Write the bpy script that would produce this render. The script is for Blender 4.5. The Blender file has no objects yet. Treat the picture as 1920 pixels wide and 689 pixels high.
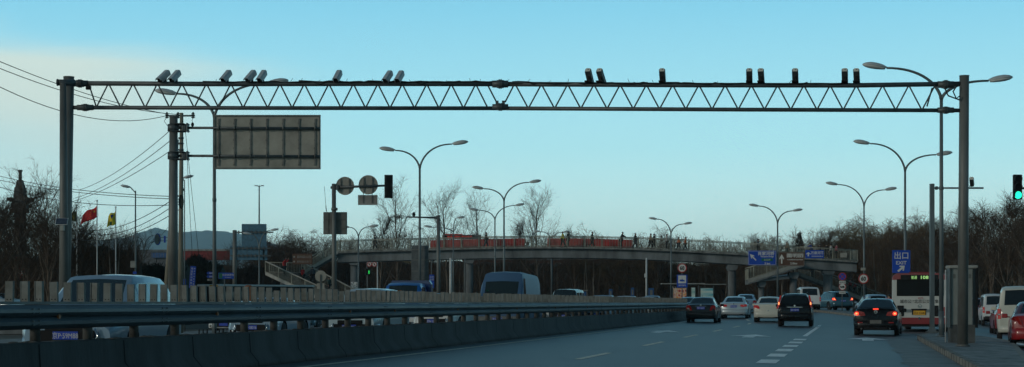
import bpy, bmesh, math, random
from mathutils import Vector, Matrix, noise
R = math.radians
random.seed(7)
SC = bpy.context.scene
COL = SC.collection
CAMH, HOR, F, CX = 1.08, 568.0, 3200.0, 960.0
HAZE = 0.00011

# ---------------------------------------------------------------- camera
cam_data = bpy.data.cameras.new("camera"); cam = bpy.data.objects.new("camera", cam_data); COL.objects.link(cam)
cam.location = (0, 0, CAMH); cam.rotation_euler = (R(90), 0, 0)
cam_data.sensor_width = 36; cam_data.lens = 36 * F / 1920
cam_data.shift_y = (HOR - 344.5) / 1920
cam_data.clip_start = 0.1; cam_data.clip_end = 30000
SC.camera = cam

# ---------------------------------------------------------------- world
SUN_AZ, SUN_EL = R(-128), R(16)      # azimuth from +Y towards +X: behind us on the left
w = bpy.data.worlds.new("World"); SC.world = w; w.use_nodes = True
nt = w.node_tree; N = nt.nodes; L = nt.links; N.clear()
out = N.new('ShaderNodeOutputWorld'); bg = N.new('ShaderNodeBackground'); bg.inputs[1].default_value = 0.1
sky = N.new('ShaderNodeTexSky'); sky.sky_type = 'NISHITA'; sky.sun_disc = False
sky.sun_elevation = SUN_EL; sky.sun_rotation = SUN_AZ; sky.air_density = 1.3; sky.dust_density = 0.6; sky.ozone_density = 2.0
tc = N.new('ShaderNodeTexCoord'); sx = N.new('ShaderNodeSeparateXYZ'); L.new(tc.outputs['Generated'], sx.inputs[0])
rmp = N.new('ShaderNodeValToRGB'); L.new(sx.outputs['Z'], rmp.inputs[0])
K = 1.0
stops = [(0.0, (1.12, 1.42, 1.28)), (.035, (.90, 1.27, 1.22)), (.09, (.53, 1.02, 1.12)), (.17, (.275, .76, 1.0)), (.30, (.10, .27, .40)), (.5, (.05, .14, .21)), (1.0, (.025, .075, .125))]
el = rmp.color_ramp.elements
el[0].position = stops[0][0]; el[0].color = stops[0][1] + (1,)
el[1].position = 1.0; el[1].color = stops[-1][1] + (1,)
for p, c in stops[1:-1]:
    e = el.new(p); e.color = c + (1,)
sc10 = N.new('ShaderNodeMix'); sc10.data_type = 'RGBA'; sc10.blend_type = 'MULTIPLY'; sc10.inputs[0].default_value = 1
sc10.inputs[7].default_value = (10 * K, 10 * K, 10 * K, 1); L.new(rmp.outputs[0], sc10.inputs[6])
mx = N.new('ShaderNodeMix'); mx.data_type = 'RGBA'; mx.inputs[0].default_value = 0.9
L.new(sky.outputs[0], mx.inputs[6]); L.new(sc10.outputs[2], mx.inputs[7])
# thin pale cloud, low on the left of the sky
mp = N.new('ShaderNodeMapping'); mp.inputs['Scale'].default_value = (3.0, 1.0, 26.0); mp.inputs['Rotation'].default_value = (0, R(6), 0); L.new(tc.outputs['Generated'], mp.inputs[0])
nz = N.new('ShaderNodeTexNoise'); nz.inputs['Scale'].default_value = 1.1; nz.inputs['Detail'].default_value = 5; nz.inputs['Roughness'].default_value = .5; L.new(mp.outputs[0], nz.inputs[0])
def mth(op, a, b=None, c=None, clamp=False):
    m = N.new('ShaderNodeMath'); m.operation = op; m.use_clamp = clamp
    for i, v in enumerate((a, b, c)):
        if v is None: continue
        if isinstance(v, (int, float)): m.inputs[i].default_value = v
        else: L.new(v, m.inputs[i])
    return m.outputs[0]
def smooth(v, a, b):
    m = N.new('ShaderNodeMapRange'); m.interpolation_type = 'SMOOTHSTEP'; L.new(v, m.inputs[0])
    m.inputs[1].default_value = a; m.inputs[2].default_value = b; return m.outputs[0]
# band top slopes down to the right: z - (0.150 + slope*x)
bandtop = mth('ADD', sx.outputs['Z'], mth('MULTIPLY', sx.outputs['X'], 0.115))
nb = mth('MULTIPLY', mth('SUBTRACT', nz.outputs[0], .5), .05)
bt = mth('ADD', bandtop, nb)
m1 = mth('SUBTRACT', 1.0, smooth(bt, .108, .130))
m2 = smooth(bt, .0, .10)
m3 = mth('SUBTRACT', 1.0, smooth(mth('ADD', sx.outputs['X'], nb), -.25, -.085))
cm = mth('MULTIPLY', mth('MULTIPLY', m1, m2), m3)
cm = mth('MULTIPLY', cm, .95, clamp=True)
wisp = mth('MULTIPLY', mth('MULTIPLY', smooth(nz.outputs[0], .50, .75), mth('SUBTRACT', 1.0, smooth(sx.outputs['Z'], .06, .11))), .16)
cmx = mth('MAXIMUM', cm, wisp)
mc = N.new('ShaderNodeMix'); mc.data_type = 'RGBA'; L.new(cmx, mc.inputs[0]); L.new(mx.outputs[2], mc.inputs[6]); mc.inputs[7].default_value = (7.4, 8.8, 8.1, 1)
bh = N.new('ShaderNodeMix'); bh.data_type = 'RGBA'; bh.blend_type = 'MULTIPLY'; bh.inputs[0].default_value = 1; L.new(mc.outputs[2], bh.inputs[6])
kf = mth('ADD', .44, mth('MULTIPLY', smooth(sx.outputs['Y'], -.55, .6), .56)); kc = N.new('ShaderNodeCombineXYZ'); [L.new(kf, kc.inputs[i]) for i in range(3)]; L.new(kc.outputs[0], bh.inputs[7])  # sky dimmed behind the camera, replacing unseen surroundings, so cars reflect less
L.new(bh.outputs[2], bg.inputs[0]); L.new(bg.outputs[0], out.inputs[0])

sd = bpy.data.lights.new("sun", 'SUN'); sd.energy = 0.85; sd.angle = R(10); sd.color = (1, .93, .80)
so = bpy.data.objects.new("sun", sd); COL.objects.link(so)
sdir = Vector((math.sin(SUN_AZ) * math.cos(SUN_EL), math.cos(SUN_AZ) * math.cos(SUN_EL), math.sin(SUN_EL)))
so.rotation_euler = sdir.to_track_quat('Z', 'Y').to_euler()
so.location = (0, -20, 40)
SC.view_settings.view_transform = 'Standard'; SC.view_settings.look = 'None'
SC.view_settings.exposure = 0.0; SC.view_settings.gamma = 1

# ---------------------------------------------------------------- helpers
def cv(Y):
    if Y < 90: return 0.0
    if Y > 190: return -33.0 - .66 * (Y - 190)
    return -.0033 * (Y - 90) ** 2
def rise(Y):
    if Y < 95: return 0.0
    if Y > 150: return 1.0
    return (Y - 95) / 55
def axis(Y): return .2 * Y - 10.4 + cv(Y)
def gz(X, Y):
    u = X - axis(Y)
    return -.02 * min(abs(u), 30) + rise(Y) * min(max(u / 10, 0), 1)
def U(u, Y, dz=0.0):
    X = axis(Y) + u
    return Vector((X, Y, gz(X, Y) + dz))
def P(px, py, d): return Vector(((px - CX) * d / F, d, CAMH + (HOR - py) * d / F))
def G(px, d, dz=0.0):
    X = (px - CX) * d / F
    return Vector((X, d, gz(X, d) + dz))

MATS = {}
def mat(name, col, rough=.6, metal=0.0, var=.12, scale=3.0, bump=0.0, spec=.5, emit=0.0, coat=0.0, dirt=None, stretch=None):
    if name in MATS: return MATS[name]
    m = bpy.data.materials.new(name); m.use_nodes = True
    n = m.node_tree.nodes; l = m.node_tree.links; b = n['Principled BSDF']
    b.inputs['Roughness'].default_value = rough; b.inputs['Metallic'].default_value = metal
    b.inputs['Specular IOR Level'].default_value = spec
    if coat: b.inputs['Coat Weight'].default_value = coat; b.inputs['Coat Roughness'].default_value = .04
    t = n.new('ShaderNodeTexCoord'); mpn = n.new('ShaderNodeMapping'); l.new(t.outputs['Object'], mpn.inputs[0])
    if stretch: mpn.inputs['Scale'].default_value = stretch
    z = n.new('ShaderNodeTexNoise'); z.inputs['Scale'].default_value = scale; z.inputs['Detail'].default_value = 6; z.inputs['Roughness'].default_value = .62
    l.new(mpn.outputs[0], z.inputs[0])
    r = n.new('ShaderNodeValToRGB'); l.new(z.outputs[0], r.inputs[0])
    d = dirt or tuple(c * (1 - var * 2.2) for c in col); e = tuple(min(1, c * (1 + var)) for c in col)
    r.color_ramp.elements[0].position = .3; r.color_ramp.elements[0].color = d + (1,)
    r.color_ramp.elements[1].position = .62; r.color_ramp.elements[1].color = e + (1,)
    l.new(r.outputs[0], b.inputs['Base Color'])
    if bump:
        bn = n.new('ShaderNodeBump'); bn.inputs['Strength'].default_value = bump; bn.inputs['Distance'].default_value = .02
        z2 = n.new('ShaderNodeTexNoise'); z2.inputs['Scale'].default_value = scale * 12; z2.inputs['Detail'].default_value = 4; l.new(mpn.outputs[0], z2.inputs[0])
        l.new(z2.outputs[0], bn.inputs['Height']); l.new(bn.outputs[0], b.inputs['Normal'])
    if emit:
        b.inputs['Emission Color'].default_value = col + (1,); b.inputs['Emission Strength'].default_value = emit
    MATS[name] = m
    return m

M = {}
M['asphalt'] = mat('asphalt', (.052, .060, .064), .50, var=.13, scale=.35, bump=.25, dirt=(.036, .043, .047), stretch=(1, .25, 1))
M['lane_paint'] = mat('worn white paint', (.80, .81, .78), .6, var=.2, scale=6)
M['warm_paint'] = mat('worn warm paint', (.66, .58, .44), .6, var=.25, scale=6)
M['earth'] = mat('dry earth', (.085, .075, .055), .95, var=.25, scale=.5, bump=.4)
M['paver'] = mat('dusty paving', (.17, .17, .16), .75, var=.30, scale=2.6, bump=.8, stretch=(1, .35, 1))
M['kerb'] = mat('kerb stone', (.20, .185, .155), .85, var=.2, scale=2.5, bump=.3)
M['gutter'] = mat('gutter concrete', (.135, .130, .115), .62, var=.25, scale=1.2, bump=.4)
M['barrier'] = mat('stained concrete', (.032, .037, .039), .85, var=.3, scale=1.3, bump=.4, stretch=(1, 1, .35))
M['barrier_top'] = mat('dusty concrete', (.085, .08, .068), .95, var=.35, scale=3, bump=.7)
M['beam'] = mat('galvanised beam', (.062, .088, .105), .50, .35, var=.16, scale=2.2, stretch=(1, .4, 1))
M['post'] = mat('grey post paint', (.085, .085, .078), .7, .1, var=.25, scale=5)
M['board'] = mat('glare board', (.150, .166, .158), .7, var=.12, scale=4, dirt=(.09, .095, .08))
M['steel'] = mat('dark painted steel', (.085, .10, .105), .5, .3, var=.18, scale=3)
M['pole'] = mat('grey pole paint', (.15, .155, .145), .55, .25, var=.2, scale=2, stretch=(1, 1, .25))
M['lamppole'] = mat('lamp pole paint', (.13, .155, .16), .5, .3, var=.15, scale=2, stretch=(1, 1, .25))
M['lamphead'] = mat('lamp housing', (.46, .50, .51), .45, .1, var=.08, scale=4)
M['lampglass'] = mat('lamp diffuser', (.60, .62, .60), .3, var=.08, scale=4)
M['white'] = mat('white enamel', (.55, .57, .56), .5, var=.08, scale=3)
M['camgrey'] = mat('camera housing', (.40, .44, .46), .5, var=.08, scale=8)
M['campale'] = mat('camera end plate', (.62, .60, .52), .5, var=.1, scale=20)
M['black'] = mat('black plastic', (.010, .011, .012), .6, var=.2, scale=5, spec=.2)
M['joint'] = mat('dark joint line', (.020, .023, .025), 1.0, var=.2, scale=5, spec=0)  # dark lines at the joints of the barrier sections
M['signback'] = mat('sign back aluminium', (.33, .315, .27), .65, .15, var=.14, scale=1.0, bump=.1)
M['signbackdk'] = mat('sign back grey', (.15, .155, .145), .7, .1, var=.18, scale=2)
M['conc'] = mat('bridge concrete', (.15, .165, .17), .85, var=.25, scale=.7, bump=.2, stretch=(1, 1, .3))
M['conclt'] = mat('pale concrete', (.27, .27, .245), .85, var=.2, scale=1)
M['rail'] = mat('bridge railing paint', (.27, .27, .22), .6, .1, var=.2, scale=2)
M['bark'] = mat('bark', (.115, .090, .068), .95, var=.3, scale=5, stretch=(1, 1, .2))
M['twig'] = mat('twigs', (.080, .056, .040), .95, var=.3, scale=.8)
M['twig2'] = mat('willow twigs', (.15, .105, .055), .95, var=.3, scale=.8)
M['hedge'] = mat('evergreen hedge', (.016, .021, .016), .9, var=.4, scale=1.2)
M['utility'] = mat('utility pole concrete', (.21, .19, .145), .85, var=.2, scale=3, stretch=(1, 1, .2))
M['glass'] = mat('dark glass', (.010, .014, .016), .06, var=.0, scale=1, spec=.6)
M['glasslt'] = mat('windscreen glass', (.018, .028, .030), .05, var=.0, scale=1, spec=.8)
M['tyre'] = mat('tyre rubber', (.018, .018, .019), .85, var=.2, scale=8)
M['rim'] = mat('alloy rim', (.35, .36, .37), .35, .8, var=.1, scale=8)
M['chrome'] = mat('chrome', (.6, .62, .63), .15, 1.0, var=.03, scale=3)
M['blueplate'] = mat('blue plate', (.012, .055, .42), .4, var=.05, scale=6)
M['yellowplate'] = mat('yellow plate', (.62, .33, .02), .4, var=.05, scale=6)
M['signblue'] = mat('blue sign', (.004, .055, .40), .45, var=.06, scale=2)
M['signbrown'] = mat('brown sign', (.095, .042, .022), .5, var=.06, scale=2)
M['signgreen'] = mat('green sign', (.0, .12, .07), .5, var=.06, scale=2)
M['signred'] = mat('red enamel', (.40, .02, .018), .45, var=.1, scale=3)
M['signwhite'] = mat('white sign paint', (.60, .60, .56), .5, var=.05, scale=3)
M['taillit'] = mat('lit tail lamp', (1.0, .06, .03), .3, var=.0, emit=1.3)
M['tailhot'] = mat('tail bulb', (1.0, .30, .10), .3, var=.0, emit=1.6)
M['tail'] = mat('tail lamp lens', (.28, .012, .012), .2, var=.1, scale=10, coat=.5)
M['taildim'] = mat('dim tail lamp lens', (.45, .03, .03), .25, var=.1, scale=10, emit=.13)
M['lens'] = mat('headlamp lens', (.45, .50, .52), .15, .3, var=.1, scale=10, coat=.5)
M['amber'] = mat('amber reflector', (.30, .10, .02), .5, var=.2, scale=20)
M['greenlamp'] = mat('lit green lamp', (.02, 1.0, .62), .3, var=0, emit=1.25)
M['led'] = mat('led green text', (.42, .78, .25), .3, var=0, emit=.55)
M['ledred'] = mat('led red text', (.8, .06, .04), .4, var=0, emit=.35)
M['redcloth'] = mat('red cloth', (.50, .035, .035), .8, var=.2, scale=1.2)
M['orange'] = mat('orange plastic', (.42, .11, .02), .6, var=.15, scale=3)
M['cable'] = mat('black cable', (.012, .012, .013), .8, var=.1, scale=5)
M['skin'] = mat('skin', (.35, .22, .15), .6, var=.08, scale=8)
M['hair'] = mat('black hair', (.012, .010, .009), .6, var=.2, scale=30)
M['cabinet'] = mat('cabinet steel', (.24, .255, .235), .6, .1, var=.15, scale=1.2, stretch=(1, 1, .3))
M['cabinetdk'] = mat('cabinet plinth', (.075, .08, .078), .8, var=.2, scale=2)
def paint(name, col, rough=.3, metal=.0):
    lum = max(col); return mat(name, col, rough, metal, var=.04, scale=1.0, coat=.15 if lum < .05 else .5, spec=.25 if lum < .05 else .5)
def cloth(name, col): return mat(name, col, .85, var=.15, scale=6)

def rotz(v, a):
    c, s = math.cos(a), math.sin(a); return Vector((v[0] * c - v[1] * s, v[0] * s + v[1] * c, v[2]))

class MB:
    """collects geometry and links it as one mesh object"""
    def __init__(s): s.v = []; s.f = []; s.sm = []; s.mi = []; s.cur = 0
    def add(s, vs, fs, smooth=False):
        o = len(s.v); s.v += [Vector(v) for v in vs]
        for f in fs: s.f.append([i + o for i in f]); s.sm.append(smooth); s.mi.append(s.cur)
        return s
    def box(s, c, sz, rz=0.0, rx=0.0, ry=0.0, taper=1.0):
        m = Matrix.Rotation(rz, 4, 'Z') @ Matrix.Rotation(ry, 4, 'Y') @ Matrix.Rotation(rx, 4, 'X')
        vs = []
        for dz in (-.5, .5):
            t = taper if dz > 0 else 1.0
            for dx, dy in ((-.5, -.5), (.5, -.5), (.5, .5), (-.5, .5)):
                vs.append(Vector(c) + m @ Vector((dx * sz[0] * t, dy * sz[1] * t, dz * sz[2])))
        return s.add(vs, [(0, 3, 2, 1), (4, 5, 6, 7), (0, 1, 5, 4), (1, 2, 6, 5), (2, 3, 7, 6), (3, 0, 4, 7)])
    def cbox(s, c, sz, b=.02, rz=0.0, rx=0.0, ry=0.0):
        """box with chamfered edges (vertical outline rounded in the x-z plane seen along y)"""
        bm = bmesh.new(); bmesh.ops.create_cube(bm, size=1.0)
        for v in bm.verts: v.co = Vector((v.co.x * sz[0], v.co.y * sz[1], v.co.z * sz[2]))
        bmesh.ops.bevel(bm, geom=bm.edges[:], offset=min(b, min(sz) * .45), segments=2, affect='EDGES', profile=.5)
        m = Matrix.Rotation(rz, 4, 'Z') @ Matrix.Rotation(ry, 4, 'Y') @ Matrix.Rotation(rx, 4, 'X')
        bm.verts.index_update()
        vs = [Vector(c) + m @ v.co for v in bm.verts]; fs = [[v.index for v in f.verts] for f in bm.faces]; bm.free()
        return s.add(vs, fs)
    def tube(s, pts, rad, n=10, caps=True, smooth=True):
        pts = [Vector(p) for p in pts]
        if not isinstance(rad, (list, tuple)): rad = [rad] * len(pts)
        o = len(s.v); t0 = None; up = None
        for i, p in enumerate(pts):
            a = pts[max(i - 1, 0)]; b = pts[min(i + 1, len(pts) - 1)]
            t = (b - a)
            t = t.normalized() if t.length > 1e-9 else Vector((0, 0, 1))
            if up is None:
                up = Vector((1, 0, 0)) if abs(t.x) < .9 else Vector((0, 1, 0))
            x = (up - t * up.dot(t)).normalized(); y = t.cross(x); up = x
            for k in range(n):
                q = 2 * math.pi * k / n
                s.v.append(p + (x * math.cos(q) + y * math.sin(q)) * rad[i])
        for i in range(len(pts) - 1):
            for k in range(n):
                k2 = (k + 1) % n
                s.f.append([o + i * n + k, o + i * n + k2, o + (i + 1) * n + k2, o + (i + 1) * n + k]); s.sm.append(smooth); s.mi.append(s.cur)
        if caps and n > 2:
            s.f.append([o + k for k in range(n)][::-1]); s.sm.append(False); s.mi.append(s.cur)
            e = o + (len(pts) - 1) * n
            s.f.append([e + k for k in range(n)]); s.sm.append(False); s.mi.append(s.cur)
        return s
    def loft(s, rings, smooth=True, caps=True, closed=True):
        n = len(rings[0]); o = len(s.v)
        for r in rings: s.v += [Vector(p) for p in r]
        for i in range(len(rings) - 1):
            for k in range(n if closed else n - 1):
                k2 = (k + 1) % n
                s.f.append([o + i * n + k, o + i * n + k2, o + (i + 1) * n + k2, o + (i + 1) * n + k]); s.sm.append(smooth); s.mi.append(s.cur)
        if caps:
            s.f.append([o + k for k in range(n)][::-1]); s.sm.append(False); s.mi.append(s.cur)
            e = o + (len(rings) - 1) * n
            s.f.append([e + k for k in range(n)]); s.sm.append(False); s.mi.append(s.cur)
        return s
    def ell(s, c, r, n=12, m=8):
        rings = []
        for i in range(m + 1):
            a = -math.pi / 2 + math.pi * i / m
            rr = max(math.cos(a), .02)
            rings.append([Vector(c) + Vector((r[0] * rr * math.cos(2 * math.pi * k / n), r[1] * rr * math.sin(2 * math.pi * k / n), r[2] * math.sin(a))) for k in range(n)])
        return s.loft(rings)
    def disc(s, c, r, th, n=24, axis='Y', r2=None):
        """flat cylinder facing -Y (axis Y)"""
        r1 = r; vs = []
        for dy in (-th / 2, th / 2):
            for k in range(n):
                q = 2 * math.pi * k / n
                if axis == 'Y': vs.append(Vector(c) + Vector((r1 * math.cos(q), dy, r1 * math.sin(q))))
                elif axis == 'X': vs.append(Vector(c) + Vector((dy, r1 * math.cos(q), r1 * math.sin(q))))
                else: vs.append(Vector(c) + Vector((r1 * math.cos(q), r1 * math.sin(q), dy)))
        fs = [list(range(n)), list(range(2 * n - 1, n - 1, -1))] + [[k, k + n, (k + 1) % n + n, (k + 1) % n] for k in range(n)]
        return s.add(vs, fs)
    def poly(s, pts, th, y=0.0):
        """extruded outline in the x-z plane (pts = (x, z)), front face at y, facing -Y"""
        n = len(pts)
        vs = [(x, y, z) for x, z in pts] + [(x, y + th, z) for x, z in pts]
        fs = [list(range(n)), list(range(2 * n - 1, n - 1, -1))] + [[k, k + n, (k + 1) % n + n, (k + 1) % n] for k in range(n)]
        return s.add(vs, fs)
    def ring(s, c, r1, r2, th, n=28, y=0.0):
        for k in range(n):
            a, b = 2 * math.pi * k / n, 2 * math.pi * (k + 1) / n
            vs = []
            for dy in (0, th):
                for q, r in ((a, r1), (b, r1), (b, r2), (a, r2)):
                    vs.append((c[0] + r * math.cos(q), c[1] + dy, c[2] + r * math.sin(q)))
            s.add(vs, [(0, 1, 2, 3), (7, 6, 5, 4), (0, 4, 5, 1), (3, 2, 6, 7)])
        return s
    def build(s, name, m, parent=None, loc=None, normals=False):
        me = bpy.data.meshes.new(name); me.from_pydata(s.v, [], s.f)
        ms = m if isinstance(m, (list, tuple)) else [m]
        for q in ms: me.materials.append(MATS[q] if isinstance(q, str) and q in MATS else (M[q] if isinstance(q, str) else q))
        me.polygons.foreach_set('use_smooth', s.sm); me.polygons.foreach_set('material_index', s.mi)
        me.update()
        if normals:
            bm = bmesh.new(); bm.from_mesh(me); bmesh.ops.recalc_face_normals(bm, faces=bm.faces[:]); bm.to_mesh(me); bm.free()
        o = bpy.data.objects.new(name, me); COL.objects.link(o)
        if parent is not None: o.parent = parent
        if loc is not None: o.location = loc
        return o

def tag(o, label=None, cat=None, group=None, kind=None):
    if label: o['label'] = label
    if cat: o['category'] = cat
    if group: o['group'] = group
    if kind: o['kind'] = kind
    return o
def thing(name, label, cat, loc=(0, 0, 0), rz=0.0, group=None):
    o = bpy.data.objects.new(name, None); COL.objects.link(o); o.empty_display_size = .2
    o.location = loc; o.rotation_euler = (0, 0, rz)
    return tag(o, label, cat, group)
def kids(o): return [c for c in bpy.data.objects if c.parent == o]
def copy_tree(o, parent=None):
    c = o.copy(); COL.objects.link(c)
    if parent is not None: c.parent = parent
    for ch in kids(o): copy_tree(ch, c)
    return c
def heading(sl): return -math.atan(sl)     # slope dX/dY -> rotation about z of +Y

def text(name, body, size, m, parent, loc, rz=0.0, align='CENTER', thick=.003, sx=1.0, bold=0.0, flip=False):
    """lettering facing local -Y"""
    c = bpy.data.curves.new(name, 'FONT'); c.body = body; c.size = size; c.align_x = align; c.align_y = 'CENTER'
    c.extrude = thick; c.offset = bold; c.resolution_u = 2
    t = bpy.data.objects.new('tmp_text', c); COL.objects.link(t)
    bpy.context.view_layer.update()
    me = bpy.data.meshes.new_from_object(t.evaluated_get(bpy.context.evaluated_depsgraph_get()))
    bpy.data.objects.remove(t); bpy.data.curves.remove(c)
    me.transform(Matrix.Rotation(R(90), 4, 'X') @ Matrix.Diagonal((sx, 1, 1, 1)))
    me.materials.clear(); me.materials.append(M[m])
    if len(me.vertices):
        xs_ = [v.co.x for v in me.vertices]; zs_ = [v.co.z for v in me.vertices]
        me.transform(Matrix.Translation((-(min(xs_) + max(xs_)) / 2 if align == 'CENTER' else 0, 0, -(min(zs_) + max(zs_)) / 2)))
    o = bpy.data.objects.new(name, me); COL.objects.link(o); o.parent = parent; o.location = loc; o.rotation_euler = (0, 0, rz + (math.pi if flip else 0))
    return o

def asphalt_mat():
    m = bpy.data.materials.new('worn asphalt'); m.use_nodes = True; n = m.node_tree.nodes; l = m.node_tree.links; b = n['Principled BSDF']
    uv = n.new('ShaderNodeUVMap'); uv.uv_map = 'lane'
    def mp_(sc):
        q = n.new('ShaderNodeMapping'); q.inputs['Scale'].default_value = sc; l.new(uv.outputs[0], q.inputs[0]); return q.outputs[0]
    def nz_(vec, scale, det=5, rough=.6):
        q = n.new('ShaderNodeTexNoise'); q.inputs['Scale'].default_value = scale; q.inputs['Detail'].default_value = det; q.inputs['Roughness'].default_value = rough; l.new(vec, q.inputs[0]); return q.outputs[0]
    def M_(op, a, c=None, e=None):
        q = n.new('ShaderNodeMath'); q.operation = op
        for i, v in enumerate((a, c, e)):
            if v is None: continue
            if isinstance(v, (int, float)): q.inputs[i].default_value = v
            else: l.new(v, q.inputs[i])
        return q.outputs[0]
    def R_(v, a, c, t0=0., t1=1.):
        q = n.new('ShaderNodeMapRange'); q.interpolation_type = 'SMOOTHSTEP'; l.new(v, q.inputs[0]); q.inputs[1].default_value = a; q.inputs[2].default_value = c; q.inputs[3].default_value = t0; q.inputs[4].default_value = t1; return q.outputs[0]
    sp = n.new('ShaderNodeSeparateXYZ'); l.new(uv.outputs[0], sp.inputs[0])
    big = nz_(mp_((.35, .045, 1)), 1.0, 4); mid = nz_(mp_((1.6, .16, 1)), 1.0, 6, .65); fine = nz_(mp_((9, 3, 1)), 1.0, 6, .7)
    # two tyre bands in every lane (lane period 3.8 m, phase at the first lane line)
    ph = M_('FRACT', M_('DIVIDE', M_('ADD', sp.outputs[0], 33.2 + .0), 1.9)); band = M_('ABSOLUTE', M_('SUBTRACT', ph, .5)); track = R_(band, .08, .30)
    v = M_('ADD', M_('MULTIPLY', big, .9), M_('MULTIPLY', mid, .5)); v = M_('ADD', v, M_('MULTIPLY', fine, .22)); v = M_('ADD', v, M_('MULTIPLY', track, .14))
    r = n.new('ShaderNodeValToRGB'); l.new(R_(v, .76, 1.02), r.inputs[0]); r.color_ramp.elements[0].color = (.022, .028, .031, 1); r.color_ramp.elements[1].color = (.075, .088, .090, 1)
    # sealed cracks
    vo = n.new('ShaderNodeTexVoronoi'); vo.feature = 'DISTANCE_TO_EDGE'; vo.inputs['Scale'].default_value = 1.0
    wob = n.new('ShaderNodeMix'); wob.data_type = 'VECTOR'; wob.inputs[0].default_value = .25; q = n.new('ShaderNodeTexNoise'); q.inputs['Scale'].default_value = .9; l.new(uv.outputs[0], q.inputs[0]); l.new(mp_((.16, .07, 1)), wob.inputs[4]); l.new(q.outputs['Color'], wob.inputs[5]); l.new(wob.outputs[1], vo.inputs[0])
    crack = R_(vo.outputs['Distance'], .003, .010); mask = R_(nz_(mp_((.1, .03, 1)), 1.0), .45, .55); crack = M_('MAXIMUM', crack, M_('SUBTRACT', 1.0, mask))
    mixc = n.new('ShaderNodeMix'); mixc.data_type = 'RGBA'; l.new(crack, mixc.inputs[0]); mixc.inputs[6].default_value = (.020, .022, .023, 1); l.new(r.outputs[0], mixc.inputs[7]); l.new(mixc.outputs[2], b.inputs['Base Color'])
    l.new(R_(v, .76, 1.02, .95, .40), b.inputs['Roughness']); l.new(R_(v, .76, 1.02, .05, .60), b.inputs['Specular IOR Level'])
    bn = n.new('ShaderNodeBump'); bn.inputs['Strength'].default_value = .25; bn.inputs['Distance'].default_value = .01; l.new(nz_(mp_((60, 60, 1)), 1.0, 3), bn.inputs['Height']); l.new(bn.outputs[0], b.inputs['Normal'])
    return m
M['asphalt'] = asphalt_mat()

# ---------------------------------------------------------------- ground and roads
def strip(name, m, u0, u1, Y0, Y1, dz, step=2.5, kind='structure', nu=1, thick=None, label=None, ul=None):
    b = MB(); nu = len(ul) - 1 if ul else nu; n = max(1, int(math.ceil((Y1 - Y0) / step)))
    f0 = u0 if callable(u0) else (lambda Y: u0); f1 = u1 if callable(u1) else (lambda Y: u1)
    rows = []
    for i in range(n + 1):
        Y = Y0 + (Y1 - Y0) * i / n
        rows.append([U(ul[j] if ul else f0(Y) + (f1(Y) - f0(Y)) * j / nu, Y, dz) for j in range(nu + 1)])
    vs = [p for r in rows for p in r]; k = nu + 1
    b.add(vs, [(i * k + j, i * k + j + 1, (i + 1) * k + j + 1, (i + 1) * k + j) for i in range(n) for j in range(nu)])
    if thick:
        for side in (0, -1):
            vs = []
            for r in rows: vs += [r[side], r[side] - Vector((0, 0, thick))]
            b.add(vs, [(2 * i, 2 * i + 1, 2 * i + 3, 2 * i + 2) if side == 0 else (2 * i, 2 * i + 2, 2 * i + 3, 2 * i + 1) for i in range(n)])
        for r in (rows[0], rows[-1]):
            b.add([r[0], r[-1], r[-1] - Vector((0, 0, thick)), r[0] - Vector((0, 0, thick))], [(0, 1, 2, 3)])
    o = b.build(name, m)
    if m == 'asphalt':
        uvl = o.data.uv_layers.new(name='lane'); uvs = [((ul[j] if ul else 0), Y0 + (Y1 - Y0) * i / n) for i in range(n + 1) for j in range(k)]
        for li, lp in enumerate(o.data.loops):
            if lp.vertex_index < len(uvs): uvl.data[li].uv = uvs[lp.vertex_index]
    return tag(o, label, None, None, kind)

b = MB(); Ys = [-60, -20, 0, 20, 40, 60, 80] + [90 + 5 * i for i in range(29)] + [260, 350, 600, 1200, 3000, 9000]
Us = [-9000, -2500, -600, -200, -90, -50, -30, -14, 0, 14, 30, 50, 90, 200, 600, 2500, 9000]
rows = []
for Y in Ys:
    for u in Us:
        p = U(u, Y, -.16) if abs(u) < 300 and Y < 400 else Vector((u, Y, (rise(Y) - .76)))
        rows.append(p)
k = len(Us)
b.add(rows, [(i * k + j, i * k + j + 1, (i + 1) * k + j + 1, (i + 1) * k + j) for i in range(len(Ys) - 1) for j in range(k - 1)])
tag(b.build('ground', 'earth'), kind='structure')
strip('road', 'asphalt', -14.2, 33.0, -20, 235, 0, ul=[-14.2, -7, 0, 3.3, 6.6, 10, 20, 30, 33])
# painted markings
MK = 'structure'
for i, (y0, y1) in enumerate([(24.3, 28.6), (35.3, 39.8), (46.4, 51.2), (57.6, 62.2), (69.6, 74), (81, 85.6), (92.5, 97), (104, 108.5), (115.5, 120)]):
    strip('road_marking', 'warm_paint', 4.62, 4.78, y0, y1, .006)
strip('road_marking', 'warm_paint', .95, 1.09, 18, 98, .006)
for i in range(8):
    y0 = 35.2 + i * 4.3 if i else 35.2
    if y0 > 60: break
    strip('road_marking', 'lane_paint', 8.38, 8.80, y0, y0 + 2.2, .006)
strip('road_marking', 'lane_paint', 8.50, 8.68, 63.5, 95, .006)
def arrow(u, Y, L_=3.6, w_=1.0):
    b = MB(); pts = [(-.09, 0), (.09, 0), (.09, L_ * .55), (w_ * .42, L_ * .55), (0, L_), (-w_ * .42, L_ * .55), (-.09, L_ * .55)]
    b.add([U(u + x, Y + y, .006) for x, y in pts], [(0, 1, 2, 6), (3, 4, 5)])
    tag(b.build('road_marking', 'lane_paint'), kind=MK)
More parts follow.
